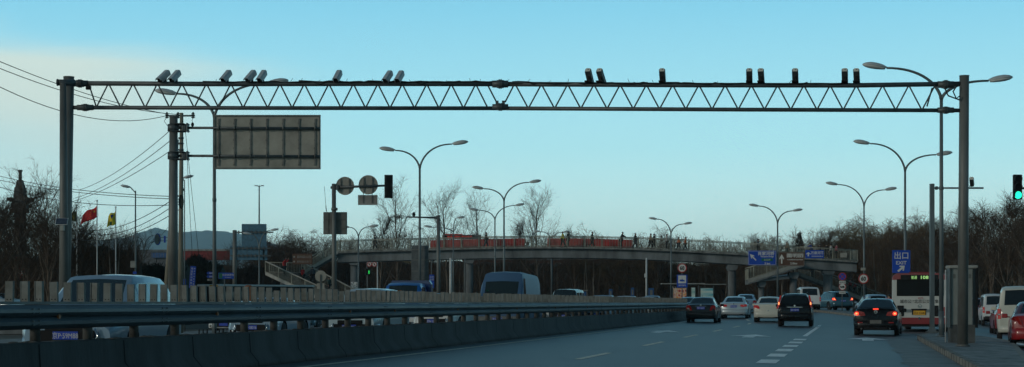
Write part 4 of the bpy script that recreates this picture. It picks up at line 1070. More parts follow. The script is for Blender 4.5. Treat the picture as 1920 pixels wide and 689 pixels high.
# --- city bus
g = G(1724, 79); BS = thing('city_bus', 'white and red city bus on route 108 seen from behind', 'bus', g, heading(.31)); W, H, Lb = 2.5, 2.71, 11.0
def bus_ring(y, inset, z0=.36, z1=H):
    w_ = W / 2 - inset; zt = z1 - inset * .8
    pts = [(-w_ + .02, z0), (w_ - .02, z0), (w_, z0 + .06), (w_, zt - .34), (w_ - .06, zt - .10), (w_ - .22, zt), (-w_ + .22, zt), (-w_ + .06, zt - .10), (-w_, zt - .34), (-w_, z0 + .06)]
    return [Vector((x, y, z)) for x, z in pts]
b = MB(); b.loft([bus_ring(0.0, .05), bus_ring(.06, 0), bus_ring(Lb - .1, 0), bus_ring(Lb, .08)], smooth=False)
b.build('body', paint('bus white', (.46, .48, .455), .4), BS, normals=True)
busred = paint('bus red', (.20, .012, .016), .45)
b = MB(); b.loft([[p + Vector((0, 0, 0)) for p in [Vector((x, y, z)) for x, z in [(-W / 2 - .006 + i_, .36), (W / 2 + .006 - i_, .36), (W / 2 + .006 - i_, .66), (-W / 2 - .006 + i_, .66)]]] for y, i_ in ((-.006, .05), (.06, 0), (Lb - .1, 0), (Lb + .006, .08))], smooth=False); b.build('red_skirt', busred, BS, normals=True)
b = MB(); b.loft([[Vector((x, y, z)) for x, z in [(-W / 2 - .006 + i_, H - .30), (W / 2 + .006 - i_, H - .30), (W / 2 + .002 - i_, H - .20), (W / 2 - .06 - i_, H - .085), (W / 2 - .22 - i_, H + .006), (-W / 2 + .22 + i_, H + .006), (-W / 2 + .06 + i_, H - .085), (-W / 2 - .002 + i_, H - .20)]] for y, i_ in ((-.012, .04), (.06, 0), (Lb, .0))], smooth=False); b.build('red_roof_band', busred, BS, normals=True)
b = MB(); b.cbox((0, 2.2, H + .06), (1.2, 1.2, .05), .05); b.build('roof_unit', busred, BS)
b = MB(); b.cbox((.03, -.02, H - .66), (2.12, .05, .78), .05); b.build('rear_window', mat('bus window', (.008, .010, .011), .25, var=0, spec=.12), BS)
b = MB(); b.cbox((.0, -.035, H - .19), (1.70, .05, .24), .03); b.build('destination_sign', 'black', BS)
text('route_number', '108', .21, 'led', BS, (.24, -.065, H - .19), sx=1.25, bold=.004); text('route_lettering', '普通', .17, 'led', BS, (-.24, -.065, H - .19), sx=.8) 
text('fleet_number', '4273', .12, 'signred', BS, (.05, -.06, H - 1.15))
text('bus_lettering', '高高空 "空高空高高" 空高', .19, 'signbackdk', BS, (-.05, .005, H - 1.56), sx=.92) if False else None
for x, s_ in ((-.62, '城市公'), (.12, '“北京公交”'), (.86, '集团')): text('body_lettering', s_, .19, 'black', BS, (x, -.012, H - 1.30), sx=.93)
b = MB(); b.box((0, -.008, H - 1.74), (2.36, .02, .14)); b.build('grey_stripe', mat('bus grey', (.14, .18, .19), .4), BS)
for e in (-.86, .72): b = MB(); b.cbox((e, -.025, H - 1.74), (.30 if e < 0 else .26, .05, .50), .03); b.build('engine_grille', 'black', BS)
b = MB(); b.cbox((-.02, -.04, H - 1.67), (.70, .03, .06), .012); b.cur = 0; b.cbox((-.02, -.02, H - 1.80), (.64, .03, .24), .02); b.build('plate_housing', 'black', BS)
plate(BS, -.045, H - 1.83, '京A·22681', w_=.54, h=.20, m='yellowplate', tm='black', size=.15)
b = MB(); b.ring((.02, -.02, H - 1.52), .075, .095, .02, 20); b.box((.02, -.012, H - 1.52), (.16, .02, .025)); b.box((.02, -.012, H - 1.55), (.02, .02, .09)); b.build('badge', 'chrome', BS)
b = MB(); b.disc((0, -.02, H - 2.08), .055, .03, 14); b.build('filler_cap', 'chrome', BS)
for s in (-1, 1):
    b = MB(); b.cbox((s * 1.14, -.01, .95), (.12, .05, .40), .02); b.build('tail_light', 'tail', BS)
    b = MB(); b.cbox((s * 1.14, -.02, .52), (.16, .05, .10), .02); b.build('reflector', 'tail', BS)
    b = MB()
    for k in range(8): b.box((s * (W / 2 + .004), 1.1 + k * 1.28, 1.80), (.012, 1.18, .80))
    b.build('side_window', 'glass', BS)
for y in (2.2, 8.2):
    for s in (-1, 1): wheel(BS, s * (W / 2 - .15), y, .47, w_=.28, rim=.55, steelrim=True)
b = MB(); b.box((0, .5, .33), (1.6, .8, .18)); b.tube([(.6, -.02, .3), (.6, .4, .3)], .05, 8); b.build('underbody', 'black', BS)

# ---------------------------------------------------------------- oncoming traffic beyond the barrier (fronts towards us)
def front_of(st, L_): pass
def oncoming(kind, px, d, sl, pm, label, W=1.75, ky=1.0, kz=1.0, txt='', name='oncoming_car', cat='car', hz=None, glass='glass', grille=True, detail=True, pz=None):
    pz = pz or .46 * kz
    base = {'sedan': (SEDAN, SG, 4.45), 'suv': (SUV, UG, 4.5), 'van': (VAN, VG, 4.0)}[kind]; st, gq, Ln = base
    g = G(px, d); rz = heading(sl) + math.pi
    off = rotz(Vector((0, Ln * ky, 0)), rz)       # px, d give the front bumper
    t, me = mk_car(name, label, cat, g - Vector((off.x, off.y, 0)), rz, W, Ln, scale_st(st, kz, ky), [x * ky for x in gq['bands']], [(a * ky, c * ky) for a, c in gq['gb']], [(a * ky, c * ky) for a, c in gq['sw']], [x * ky for x in gq['wheels']], gq['wr'], pm, glass=glass)
    yf = Ln * ky; hz = hz or (.66 * kz)
    # front bumper
    b = MB(); z0, z1 = .24, .56 * kz; rr = []
    for x, yy in [(-W / 2 * .97, -.30), (-W / 2 * .92, -.08), (-W / 2 * .66, .02), (0, .07), (W / 2 * .66, .02), (W / 2 * .92, -.08), (W / 2 * .97, -.30)]:
        rr.append([Vector((x, yf + yy + o, z)) for o, z in ((-.15, z0), (-.02, z0), (.012, z0 + .06), (.02, (z0 + z1) / 2), (.0, z1 - .04), (-.04, z1), (-.15, z1))])
    b.loft(rr); b.build('bumper', pm, t, normals=True)
    for s in (-1, 1):
        pts = [(s * .46 * W / 1.75, hz - .04), (s * .80 * W / 1.75, hz - .02), (s * .82 * W / 1.75, hz + .10), (s * .58 * W / 1.75, hz + .08)]
        lampshape(t, 'headlight', 'lens', pts if s < 0 else pts[::-1], yf - .04, face=1, wrap=.35)
        if detail:
            b = MB(); b.cbox((s * .62 * W / 1.75, yf + .03, .34), (.22, .05, .09), .03); o = b.build('fog_light_housing', 'black', t)
            b = MB(); b.ell((s * .62 * W / 1.75, yf + .05, .34), (.045, .02, .035)); b.build('fog_light', 'lens', o)
    if grille:
        b = MB(); b.cbox((0, yf + .01, hz - .0), (.78, .06, .12), .03); o = b.build('grille', 'black', t)
        b = MB(); b.cbox((0, yf + .035, hz + .07), (.80, .03, .025), .01); b.build('grille_trim', 'chrome', o)
    b = MB(); b.cbox((0, yf + .075, pz - .02), (1.0, .03, .22), .05); o = b.build('lower_grille', 'black', t)
    for s in (-1, 1): q = MB(); q.tube([(s * .50, yf + .07, pz + .12), (s * .56, yf + .07, pz - .02), (s * .46, yf + .08, pz - .12)], .018, 6); q.build('grille_trim', 'chrome', o)
    plate(t, yf + .10, pz, txt, face=1, size=.125); mirror(t, (3.0 if kind != 'van' else 3.2) * ky, 1.0 * kz, W, pm)
    return t, me
t, me = oncoming('suv', 126, 29.3, .06, silverblue, 'pale silver blue people carrier with plate 59M88 right behind the barrier at the left', W=1.78, ky=.98, kz=.975, txt='京P·59M88', name='people_carrier', hz=.70, pz=.58)
t['category'] = 'people carrier'
oncoming('sedan', 471, 56, .15, silverblue, 'silver blue car glimpsed between the glare boards, plate S8316', W=1.72, txt='京P·S8316')
oncoming('suv', 656, 52, .16, silver, 'grey people carrier with ski rack bar and plate B1010 behind the barrier', W=1.78, kz=.955, txt='京A·B1010', hz=.58)
t_, me_ = oncoming('sedan', 812, 66, .2, white, 'white car low behind the barrier in front of the blue truck', W=1.72, kz=1.06, txt='京N·1F158')
oncoming('sedan', 1008, 96, .2, white, 'white car roof just right of the tall blue grey van', W=1.7, kz=1.04, txt='京A·20177')
oncoming('van', 1053, 92, .2, dgrey, 'dark minivan with a silver roof right of the tall blue grey van', W=1.56, kz=1.02, txt='京D·96610')
oncoming('suv', 1108, 112, .2, silver, 'silver estate car behind the barrier, third roof right of the tall van', W=1.74, kz=.93, txt='京E·P8821')
oncoming('sedan', 1118, 96, .22, silverblue, 'silver blue sedan roof in front of the silver estate car', W=1.74, kz=1.1, txt='京B·7C341')
oncoming('sedan', 1161, 100, .24, silver, 'grey silver sedan roof behind the boards below the white post', W=1.74, kz=1.07, txt='京Q·38905')
oncoming('sedan', 1200, 116, .24, white, 'pale sedan roof left of the blue hoarding panels', W=1.74, kz=1.05, txt='京L·50126')
oncoming('suv', 1222, 140, .1, silverblue, 'small distant silver car roof beyond the barrier', W=1.74, kz=.9)
oncoming('suv', 420, 84, .14, white, 'white estate car behind the glare boards below the direction signs', W=1.74, kz=.92)
oncoming('suv', 560, 92, .14, suvblue, 'teal car behind the glare boards below the stair landing', W=1.74, kz=.92)
# tall van
HV = [(0.0, .40, 1.05, 1.15, .90, .86), (.06, .32, 1.1, 2.3, .98, .86), (.2, .28, 1.1, 2.48, 1.0, .84), (1.6, .28, 1.1, 2.52, 1.0, .84), (3.6, .28, 1.1, 2.58, 1.0, .85), (4.2, .28, 1.1, 2.54, 1.0, .88), (4.48, .28, 1.1, 2.14, 1.0, .95), (5.05, .28, 1.08, 1.24, 1.0, .95), (5.35, .30, .98, 1.10, .97, .84), (5.55, .38, .80, .92, .90, .76)]
def van_tall():
    px, d, sl, W, Ln = 933, 75, .2, 2.02, 5.55
    g = G(px, d); rz = heading(sl) + math.pi; off = rotz(Vector((0, Ln, 0)), rz)
    t, me = mk_car('tall_van', 'tall blue grey high roofed van facing us above the barrier', 'van', g - Vector((off.x, off.y, 0)), rz, W, Ln, HV, [.8, 2.4, 3.0, 4.4], [(4.48, 5.05)], [(3.70, 4.42)], (1.0, 4.4), .34, vanblue)
    for s in (-1, 1):
        b = MB(); b.cbox((s * (W / 2 + .14), 4.6, 1.35), (.18, .12, .34), .04); b.build('mirror', 'black', t)
        pts = [(s * .55, .80), (s * .93, .84), (s * .94, 1.02), (s * .62, .98)]; lampshape(t, 'headlight', 'lens', pts if s < 0 else pts[::-1], Ln - .03, face=1, wrap=.35)
    b = MB(); b.cbox((0, Ln, .42), (W * .95, .14, .34), .06); b.build('bumper', 'signbackdk', t)
    b = MB(); b.cbox((0, Ln + .02, .80), (.9, .06, .16), .03); b.build('grille', 'black', t)
    b = MB(); b.cbox((.60, 4.86, 1.72), (.14, .01, .10), .005, rx=R(-58)); b.build('windscreen_sticker', 'signgreen', t)
    plate(t, Ln + .08, .46, '京H·27C93', face=1)
van_tall()
# blue light truck
def truck():
    px, d, sl = 750, 75, .19
    g = G(px, d); rz = heading(sl) + math.pi; Ln = 5.6; off = rotz(Vector((0, Ln, 0)), rz)
    t = thing('light_truck', 'bright blue light truck with a domed cab and raised cargo sides', 'truck', g - Vector((off.x, off.y, 0)), rz)
    ST = [(3.85, .50, 1.15, 1.20, .96, .86), (3.92, .45, 1.18, 2.04, 1.0, .84), (4.1, .42, 1.18, 2.15, 1.0, .86), (4.75, .42, 1.18, 2.16, 1.0, .86), (4.98, .42, 1.18, 2.06, 1.0, .90), (5.36, .42, 1.15, 1.24, 1.0, .94), (5.55, .45, .95, 1.05, .95, .84), (5.6, .5, .8, .9, .9, .8)]
    me, r_, y_ = car_shell(1.82, ST, [4.4], [(4.99, 5.36)], (4.6,), .36, [(4.15, 4.95)])
    split_by(me, (0,), 'cab', truckblue, t); split_by(me, (4,), 'underbody', 'black', t); split_by(me, (1, 2), 'windscreen', 'glasslt', t); split_by(me, (3,), 'side_window', 'glass', t)
    b = MB(); b.cbox((0, 1.9, .95), (1.9, 3.7, .16), .03)
    for s in (-1, 1): b.cbox((s * .93, 1.9, 1.35), (.05, 3.7, .70), .01)
    b.cbox((0, .08, 1.35), (1.86, .05, .70), .01); b.build('cargo_bed', truckblue, t)
    b = MB(); pr = [(-.98, 1.55), (-.96, 2.10), (-.86, 2.27), (.86, 2.27), (.96, 2.10), (.98, 1.55)]
    b.loft([[Vector((x, y, z)) for x, z in pr] for y in (3.45, 3.72)], smooth=False); b.build('headboard', paint('dark blue truck paint', (.006, .03, .12)), t, normals=True)
    for s in (-1, 1):
        b = MB(); b.cbox((s * 1.05, 5.1, 1.45), (.16, .08, .26), .03); b.build('mirror', 'black', t)
        pts = [(s * .55, .70), (s * .82, .70), (s * .84, .88), (s * .55, .88)]; lampshape(t, 'headlight', 'lens', pts if s < 0 else pts[::-1], 5.60, face=1, wrap=.05)
    b = MB(); b.cbox((0, 5.62, .52), (1.75, .12, .22), .03); b.build('bumper', 'white', t)
    b = MB(); b.cbox((.25, 5.185, 1.80), (.42, .012, .05), .004, rx=R(-60)); b.build('windscreen_sticker', 'amber', t)
    for y in (1.1, 4.6):
        for s in (-1, 1): wheel(t, s * .80, y, .36, w_=.2, steelrim=True)
    # person at the wheel shows as head and shoulders behind the glass
truck()
# ================================================================ footbridge
BD = 183.0
BR = thing('footbridge', 'long grey concrete footbridge with metal railings crossing above the road', 'footbridge', G(1120, BD)); bo = BR.location.copy()
def bb(mb, name, m): rel(mb, bo); return mb.build(name, m, BR, normals=True)
deck = [(632, 472), (700, 469.5), (800, 467), (900, 464.5), (1000, 463), (1100, 463.5), (1200, 466), (1300, 470.5), (1400, 476), (1500, 483), (1608, 489.5)]
def dy(px):
    for (a, ya), (c, yc) in zip(deck, deck[1:]):
        if a <= px <= c: return ya + (yc - ya) * (px - a) / (c - a)
    return deck[0][1] if px < 632 else deck[-1][1]
DW = 3.0
def dk(px, py, back=0.0):
    v = P(px, py, BD); v.y += back; return v
b = MB(); rr = []
for i in range(41):
    px = 632 + (1608 - 632) * i / 40; y = dy(px)
    z0 = P(px, y, BD).z; X = P(px, y, BD).x
    rr.append([Vector((X, BD + a, z0 + z)) for a, z in ((0, 0), (0, -.20), (.12, -.24), (.5, -.26), (.5, -1.15), (.62, -1.2), (DW - .62, -1.2), (DW - .5, -1.15), (DW - .5, -.26), (DW - .12, -.24), (DW, -.20), (DW, 0))])
b.loft(rr, smooth=False); bb(b, 'deck', 'conc')
b = MB(); rr2 = []
for r in rr: rr2.append([r[0] + Vector((0, -.02, .015)), r[0] + Vector((0, -.02, -.16)), r[0] + Vector((0, .10, -.16)), r[0] + Vector((0, .10, .015))])
b.loft(rr2, smooth=False); bb(b, 'fascia', 'conclt' if False else mat('rust streaked fascia', (.20, .205, .19), .85, var=.3, scale=2.0, stretch=(1, 1, .15)))
def railing(pts, h=1.15, name='railing', m='rail', bal=.17, post=1.9, solid=None):
    b = MB(); 
    for (a, c) in zip(pts, pts[1:]):
        d = c - a; L_ = d.length; n = max(1, int(round(L_ / bal)))
        up = Vector((0, 0, 1))
        b.tube([a + up * h, c + up * h], .045, 6); b.tube([a + up * .10, c + up * .10], .03, 5); 
        for k in range(n):
            p = a.lerp(c, (k + .5) / n); b.tube([p + up * .08, p + up * h], .0155, 4, caps=False)
    tot = 0; nxt = 0
    for (a, c) in zip(pts, pts[1:]):
        d = c - a; L_ = d.length
        while nxt <= tot + L_ + 1e-3:
            p = a.lerp(c, (nxt - tot) / L_); b.box(p + Vector((0, 0, h / 2)), (.09, .09, h)); nxt += post
        tot += L_
    return b
front = [dk(p, y, .06) for p, y in [(632, 471.5)] + deck[1:]]; back = [p + Vector((0, DW - .12, 0)) for p in front]
bb(railing(front), 'railing', 'rail'); bb(railing(back), 'railing', 'rail')
bb(railing([front[-1], back[-1]]), 'railing', 'rail')
def pier(px, top, w_, d=BD + 1.5, base=None, m='conc', cap=True):
    b = MB(); X = (px - CX) * d / F; z1 = P(px, top, d).z; z0 = gz(X, d) - .1
    b.tube([(X, d, z0), (X, d, z1 - .5)], w_ / 2, 16)
    if cap: b.loft([[Vector((X + x, d + y, z)) for x, y in ((-e, -.7), (e, -.7), (e, .7), (-e, .7))] for z, e in ((z1 - .62, w_ / 2 - .05), (z1 - .35, w_ / 2 + .12), (z1 + .05, w_ / 2 + .12))], smooth=False)
    bb(b, 'pier', m)
pier(664, 487, .8); pier(880, 484, .8); pier(1372, 497, .85); pier(1552, 505, 1.0)
def slab(q, th, name='stair_flight', m='conc'):
    """q: four corners (near-low, near-high ...) as vectors; thickness downwards"""
    b = MB(); vs = list(q) + [v - Vector((0, 0, th)) for v in q]
    b.add(vs, [(0, 1, 2, 3), (7, 6, 5, 4), (0, 4, 5, 1), (1, 5, 6, 2), (2, 6, 7, 3), (3, 7, 4, 0)]); return bb(b, name, m)
# left stairs: upper flight, landing, lower flight coming down towards the road side
A1, A2 = P(634, 471, BD), P(634, 471, BD) + Vector((0, DW, 0)); B1, B2 = P(565, 512.5, BD - .2), P(565, 512.5, BD - .2) + Vector((0, DW, 0))
slab([A1, B1, B2, A2], .35); bb(railing([A1, B1], bal=.16), 'railing', 'rail'); bb(railing([A2, B2], bal=.16), 'railing', 'rail')
C1, C2 = P(497.5, 511, BD - .2), P(497.5, 511, BD - .2) + Vector((0, DW, 0)); 
slab([B1, C1, C2, B2], .3, 'landing'); bb(railing([C2, B2]), 'railing', 'rail')
E1 = P(642, 579, BD - 5.5); E2 = P(690, 577, BD - 3.0)
D1, D2 = C1 + Vector((.0, 0, 0)), B1 + Vector((.05, 0, 0))
fl = slab([D1, E1, E2, D2], .3, 'stair_flight', mat('stair treads', (.16, .155, .14), .9, var=.25, scale=3))
bb(railing([D1, E1], bal=.16), 'railing', 'rail'); bb(railing([D2, E2], bal=.16), 'railing', 'rail')
b = MB(); b.tube([D1 + Vector((0, 0, 1.2)), E1 + Vector((0, 0, 1.2))], .05, 8); b.tube([D2 + Vector((0, 0, 1.2)), E2 + Vector((0, 0, 1.2))], .05, 8)
b.loft([[v + Vector((0, -.05, z)) for z in (-.28, .06)] + [v + Vector((0, .05, z)) for z in (.06, -.28)] for v in (D1, E1)], smooth=False); b.loft([[v + Vector((0, -.05, z)) for z in (-.28, .06)] + [v + Vector((0, .05, z)) for z in (.06, -.28)] for v in (A1, B1)], smooth=False)
bb(b, 'stringer', mat('pale painted edge', (.33, .33, .30), .7, var=.12, scale=2))
b = MB()
for k in range(24):
    a = (k + .5) / 24; p, q = D1.lerp(E1, a), D2.lerp(E2, a); b.box((p + q) / 2 + Vector((0, 0, .05)), ((q - p).length * .96, .16, .10), rz=math.atan2((q - p).y, (q - p).x))
bb(b, 'stair_tread', mat('stair treads', (.2, .2, .2)))
pier(590, 520, .45, cap=False); pier(530, 515, .5, cap=False)
# right stairs
A1 = P(1545, 490, BD - .1); A2 = A1 + Vector((0, -2.2, 0)); 
a0, a1 = P(1500, 493, BD), P(1397, 526.5, BD - .6)
slab([a0, a1, a1 + Vector((0, -2.4, 0)), a0 + Vector((0, -2.4, 0))], .45); 
f0, f1 = a0 + Vector((0, -2.35, 0)), a1 + Vector((0, -2.35, 0)); bb(railing([f0, f1], bal=.16, h=1.3), 'railing', 'rail'); bb(railing([a0, a1], bal=.16, h=1.3), 'railing', 'rail'); bb(railing([f1, a1]), 'railing', 'rail')
b = MB(); b.loft([[v + Vector((0, -.06, z)) for z in (-.30, .10)] + [v + Vector((0, .05, z)) for z in (.10, -.30)] for v in (f0, f1)], smooth=False); bb(b, 'stringer', 'conclt')
b0, b1 = P(1497, 512, BD + 6), P(1665, 578, BD + 6.5)
l0 = P(1397, 524, BD + 4)
slab([f1, l0, b0 + Vector((0, 1, 0)), P(1480, 519, BD - 2)], .25, 'landing')
slab([b0, b1, b1 + Vector((0, 2.4, 0)), b0 + Vector((0, 2.4, 0))], .35)
bb(railing([b0, b1], bal=.16, h=1.25), 'railing', 'rail'); bb(railing([b0 + Vector((0, 2.4, 0)), b1 + Vector((0, 2.4, 0))], bal=.16, h=1.25), 'railing', 'rail')
b = MB(); b.tube([b0 + Vector((0, 0, 1.28)), b1 + Vector((0, 0, 1.28))], .06, 8); b.loft([[v + Vector((0, -.05, z)) for z in (-.30, .08)] + [v + Vector((0, .05, z)) for z in (.08, -.30)] for v in (b0, b1)], smooth=False); bb(b, 'stringer', 'conclt')
pier(1487, 512, .75, BD - 1); pier(1427, 528, .6, BD - 1.5); pier(1600, 548, .5, BD + 7, cap=False)
for px, w_, h in ((1583, 38 / 17.5, 30 / 17.5),):
    b = MB(); b.cbox(P(1582, 479, BD - .15) , (.72, .04, .50), .02); bb(b, 'notice_board', 'signback')
# red cloth banners on the far railing
for i, (x0, x1, lb) in enumerate(((805, 985, 'long red cloth banner on the far bridge railing below the low red roofed sign'), (1027, 1190, 'red cloth banner on the far bridge railing behind the walking people'))):
    b = MB(); rr = []; n = 60
    for k in range(n + 1):
        px = x0 + (x1 - x0) * k / n; p = dk(px, dy(px), DW + .02); wv = .03 * math.sin(k * 1.1) + .02 * math.sin(k * 2.7)
        rr.append([p + Vector((0, wv, .06)), p + Vector((0, wv + .02, .55)), p + Vector((0, wv, 1.02)), p + Vector((0, wv + .02, 1.02)), p + Vector((0, wv + .04, .55)), p + Vector((0, wv + .02, .06))])
    b.loft(rr); c = dk((x0 + x1) / 2, dy((x0 + x1) / 2), DW); rel(b, c); o = b.build('banner', 'redcloth', None, loc=c, normals=True); tag(o, lb, 'banner')
# LED board on the bridge
c = dk(864, dy(864), DW + 1.2); t = thing('led_sign', 'low roofed sign box with red lit lettering standing above the bridge railing', 'sign', c)
b = MB(); b.cbox((0, 0, 1.35), (4.2, .5, .46), .05); b.build('housing', 'signbackdk', t); b = MB(); b.cbox((-.25, -.27, 1.33), (3.3, .03, .34), .02); b.build('screen', 'black', t)
text('lettering', '海淀公园站 客运信息', .30, 'ledred', t, (-.25, -.29, 1.33)); b = MB(); b.cbox((-.9, 0, 1.62), (1.9, .6, .09), .02); b.build('roof', 'redcloth', t)
for e in (-1.8, 1.8): b = MB(); b.box((e, 0, .55), (.12, .12, 1.1)); b.build('post', 'steel', t)

# ================================================================ people
def skin_mesh(verts, edges, rad, root, sub=1):
    me = bpy.data.meshes.new('tmp_skin'); me.from_pydata(verts, edges, []); me.update()
    o = bpy.data.objects.new('tmp_skin', me); COL.objects.link(o)
    md = o.modifiers.new('s', 'SKIN'); me.skin_vertices[0] if me.skin_vertices else None
    if not me.skin_vertices:
        bm = bmesh.new(); bm.from_mesh(me); bm.verts.layers.skin.verify(); bm.to_mesh(me); bm.free()
    for i, r in enumerate(rad):
        r = r if isinstance(r, tuple) else (r, r)
        me.skin_vertices[0].data[i].radius = r; me.skin_vertices[0].data[i].use_root = (i == root)
    md.use_smooth_shade = True
    ms = o.modifiers.new('u', 'SUBSURF'); ms.levels = sub; ms.render_levels = sub
    bpy.context.view_layer.update()
    r_ = bpy.data.meshes.new_from_object(o.evaluated_get(bpy.context.evaluated_depsgraph_get()))
    bpy.data.objects.remove(o); return r_
PM = {}
def pose_meshes(pose):
    if pose in PM: return PM[pose]
    st, arm, bend = {'stand': (0.0, .1, 0.0), 'walk': (.30, .35, .03), 'walk2': (-.26, -.3, .04), 'lean': (.05, .9, .22), 'phone': (.1, 1.9, .02)}[pose]
    up = lambda z: Vector((0, bend * max(0, z - .95) * 1.1, z))
    J = {}
    J['pel'] = Vector((0, 0, .95)); J['bel'] = up(1.12); J['che'] = up(1.32); J['nek'] = up(1.47); J['hdb'] = up(1.55) + Vector((0, .015, 0)); J['hdt'] = up(1.66) + Vector((0, .02, 0))
    for s, n in ((-1, 'l'), (1, 'r')):
        J['sh' + n] = up(1.41) + Vector((s * .18, 0, 0)); sw = arm * (s if pose in ('walk', 'walk2') else 1)
        J['el' + n] = J['sh' + n] + Vector((s * .05, math.sin(sw) * .28, -math.cos(sw) * .28)); sw2 = sw + .35 if pose != 'phone' else sw + .9
        J['wr' + n] = J['el' + n] + Vector((-s * .01, math.sin(sw2) * .24, -math.cos(sw2) * .24)); J['ha' + n] = J['wr' + n] + Vector((0, math.sin(sw2) * .07, -math.cos(sw2) * .07))
        a = st * s
        J['hi' + n] = Vector((s * .09, 0, .91)); J['kn' + n] = J['hi' + n] + Vector((0, math.sin(a) * .42 + .02, -math.cos(a) * .42)); a2 = a - (.25 if a < 0 else .02)
        J['an' + n] = J['kn' + n] + Vector((0, math.sin(a2) * .42, -math.cos(a2) * .40)); J['to' + n] = J['an' + n] + Vector((s * .02, .15, -.04))
    lo = min(J['anl'].z, J['anr'].z) - .06
    for k in J: J[k] = J[k] - Vector((0, 0, lo))
    def mk(names, edges, rad, root):
        idx = {n: i for i, n in enumerate(names)}
        return skin_mesh([J[n] for n in names], [(idx[a], idx[c]) for a, c in edges], rad, idx[root])
    nm = ['pel', 'bel', 'che', 'nek', 'hdb', 'hdt', 'shl', 'ell', 'wrl', 'hal', 'shr', 'elr', 'wrr', 'har', 'hil', 'knl', 'anl', 'tol', 'hir', 'knr', 'anr', 'tor']
    rd = [(.14, .10), (.13, .09), (.15, .10), .055, (.075, .085), (.07, .085), .06, .042, .03, .035, .06, .042, .03, .035, .085, .058, .042, .03, .085, .058, .042, .03]
    ed = [('pel', 'bel'), ('bel', 'che'), ('che', 'nek'), ('nek', 'hdb'), ('hdb', 'hdt'), ('che', 'shl'), ('shl', 'ell'), ('ell', 'wrl'), ('wrl', 'hal'), ('che', 'shr'), ('shr', 'elr'), ('elr', 'wrr'), ('wrr', 'har'), ('pel', 'hil'), ('hil', 'knl'), ('knl', 'anl'), ('anl', 'tol'), ('pel', 'hir'), ('hir', 'knr'), ('knr', 'anr'), ('anr', 'tor')]
    body = mk(nm, ed, rd, 'pel')
    # fingers and a thumb on each hand, nose on the face, joined into the body mesh
    f = MB()
    for n, s in (('l', -1), ('r', 1)):
        d = (J['ha' + n] - J['wr' + n]).normalized(); c = J['ha' + n]
        for k, ln in enumerate((.065, .075, .07, .055)):
            o_ = Vector((0, 1, 0)).cross(d) if abs(d.y) < .9 else Vector((1, 0, 0)); sd_ = Vector((0, .014 * (k - 1.5), 0)) if abs(d.y) < .7 else Vector((.014 * (k - 1.5), 0, 0))
            f.tube([c + sd_, c + sd_ + d * (.02 + ln * .6), c + sd_ + d * (.02 + ln) + Vector((-s * .012, 0, 0))], [.009, .008, .006], 5)
        f.tube([c - d * .02, c - d * .005 + Vector((-s * .01, .035, 0)), c + d * .02 + Vector((-s * .02, .045, 0))], [.011, .010, .007], 5)
    h = J['hdb'].lerp(J['hdt'], .4)
    f.tube([h + Vector((0, .08, .02)), h + Vector((0, .108, -.005))], [.008, .014], 5)
    for s in (-1, 1): f.ell(h + Vector((s * .078, 0, 0)), (.012, .02, .03), 6, 4)
    bm = bmesh.new(); bm.from_mesh(body); m2 = bpy.data.meshes.new('t'); m2.from_pydata(f.v, [], f.f); bm.from_mesh(m2); bm.to_mesh(body); bm.free()
    cn = ['pel', 'bel', 'che', 'nek', 'shl', 'ell', 'wrl', 'shr', 'elr', 'wrr']
    coat = mk(cn, [e for e in ed if e[0] in cn and e[1] in cn], [(.23, .19), (.22, .18), (.23, .17), .08, .11, .09, .07, .11, .09, .07], 'pel')
    tn = ['pel', 'hil', 'knl', 'anl', 'hir', 'knr', 'anr']
    tro = mk(tn, [('pel', 'hil'), ('hil', 'knl'), ('knl', 'anl'), ('pel', 'hir'), ('hir', 'knr'), ('knr', 'anr')], [(.20, .15), .13, .10, .08, .13, .10, .08], 'pel')
    hr = MB(); c = J['hdb'].lerp(J['hdt'], .62); hr.ell(c + Vector((0, -.012, .03)), (.088, .105, .095), 12, 8); 
    shs = []
    for n in 'lr': sh = MB(); shs.append(sh); sh.cbox(J['an' + n].lerp(J['to' + n], .45) + Vector((0, .0, -.02)), (.10, .27, .085), .03)
    def fin(mb):
        me = bpy.data.meshes.new('hair'); me.from_pydata(mb.v, [], mb.f); me.polygons.foreach_set('use_smooth', mb.sm); return me
    PM[pose] = dict(body=body, coat=coat, trousers=tro, hair=fin(hr), shoe=fin(shs[0]), shoe2=fin(shs[1]))
    for me in PM[pose].values():
        me.materials.clear(); me.materials.append(None)
    return PM[pose]
def person(pos, rz, pose, coat, trousers, label, hair='hair', h=1.0, group=None):
    ms = pose_meshes(pose)
    def ob(n, m, par=None, k=None):
        o = bpy.data.objects.new(n, ms[k or (n if n != 'person' else 'body')]); COL.objects.link(o); o.parent = par
        o.material_slots[0].link = 'OBJECT'; o.material_slots[0].material = m if not isinstance(m, str) else M[m]; return o
    p = ob('person', 'skin'); tag(p, label, 'person', group); p.location = pos; p.rotation_euler = (0, 0, rz); p.scale = (h, h, h)
    ob('coat', coat, p); ob('trousers', trousers, p); ob('hair', hair, p); ob('shoe', 'black', p); ob('shoe', 'black', p, 'shoe2')
    return p
cB = cloth('black cloth', (.015, .015, .017)); cG = cloth('green jacket cloth', (.05, .28, .05)); cY = cloth('yellow vest cloth', (.45, .40, .03)); cR = cloth('bright red coat', (.42, .02, .02)); cO = cloth('orange vest', (.60, .13, .02))
cW = cloth('pale coat', (.42, .40, .38)); cT = cloth('tan coat', (.22, .16, .10)); cBl = cloth('blue coat', (.03, .05, .22)); cGr = cloth('grey coat', (.06, .07, .085)); cDg = cloth('dark green coat', (.03, .05, .04)); cJ = cloth('dark jeans', (.02, .025, .04)); cP = cloth('pink coat', (.30, .08, .10))
def onbridge(px, back, rz, pose, coat, tr, label, h=1.0):
    v = dk(px, dy(px), back); v.z += .01; person(v, R(rz), pose, coat, tr, label, h=h)
E_, W_ = -90, 90
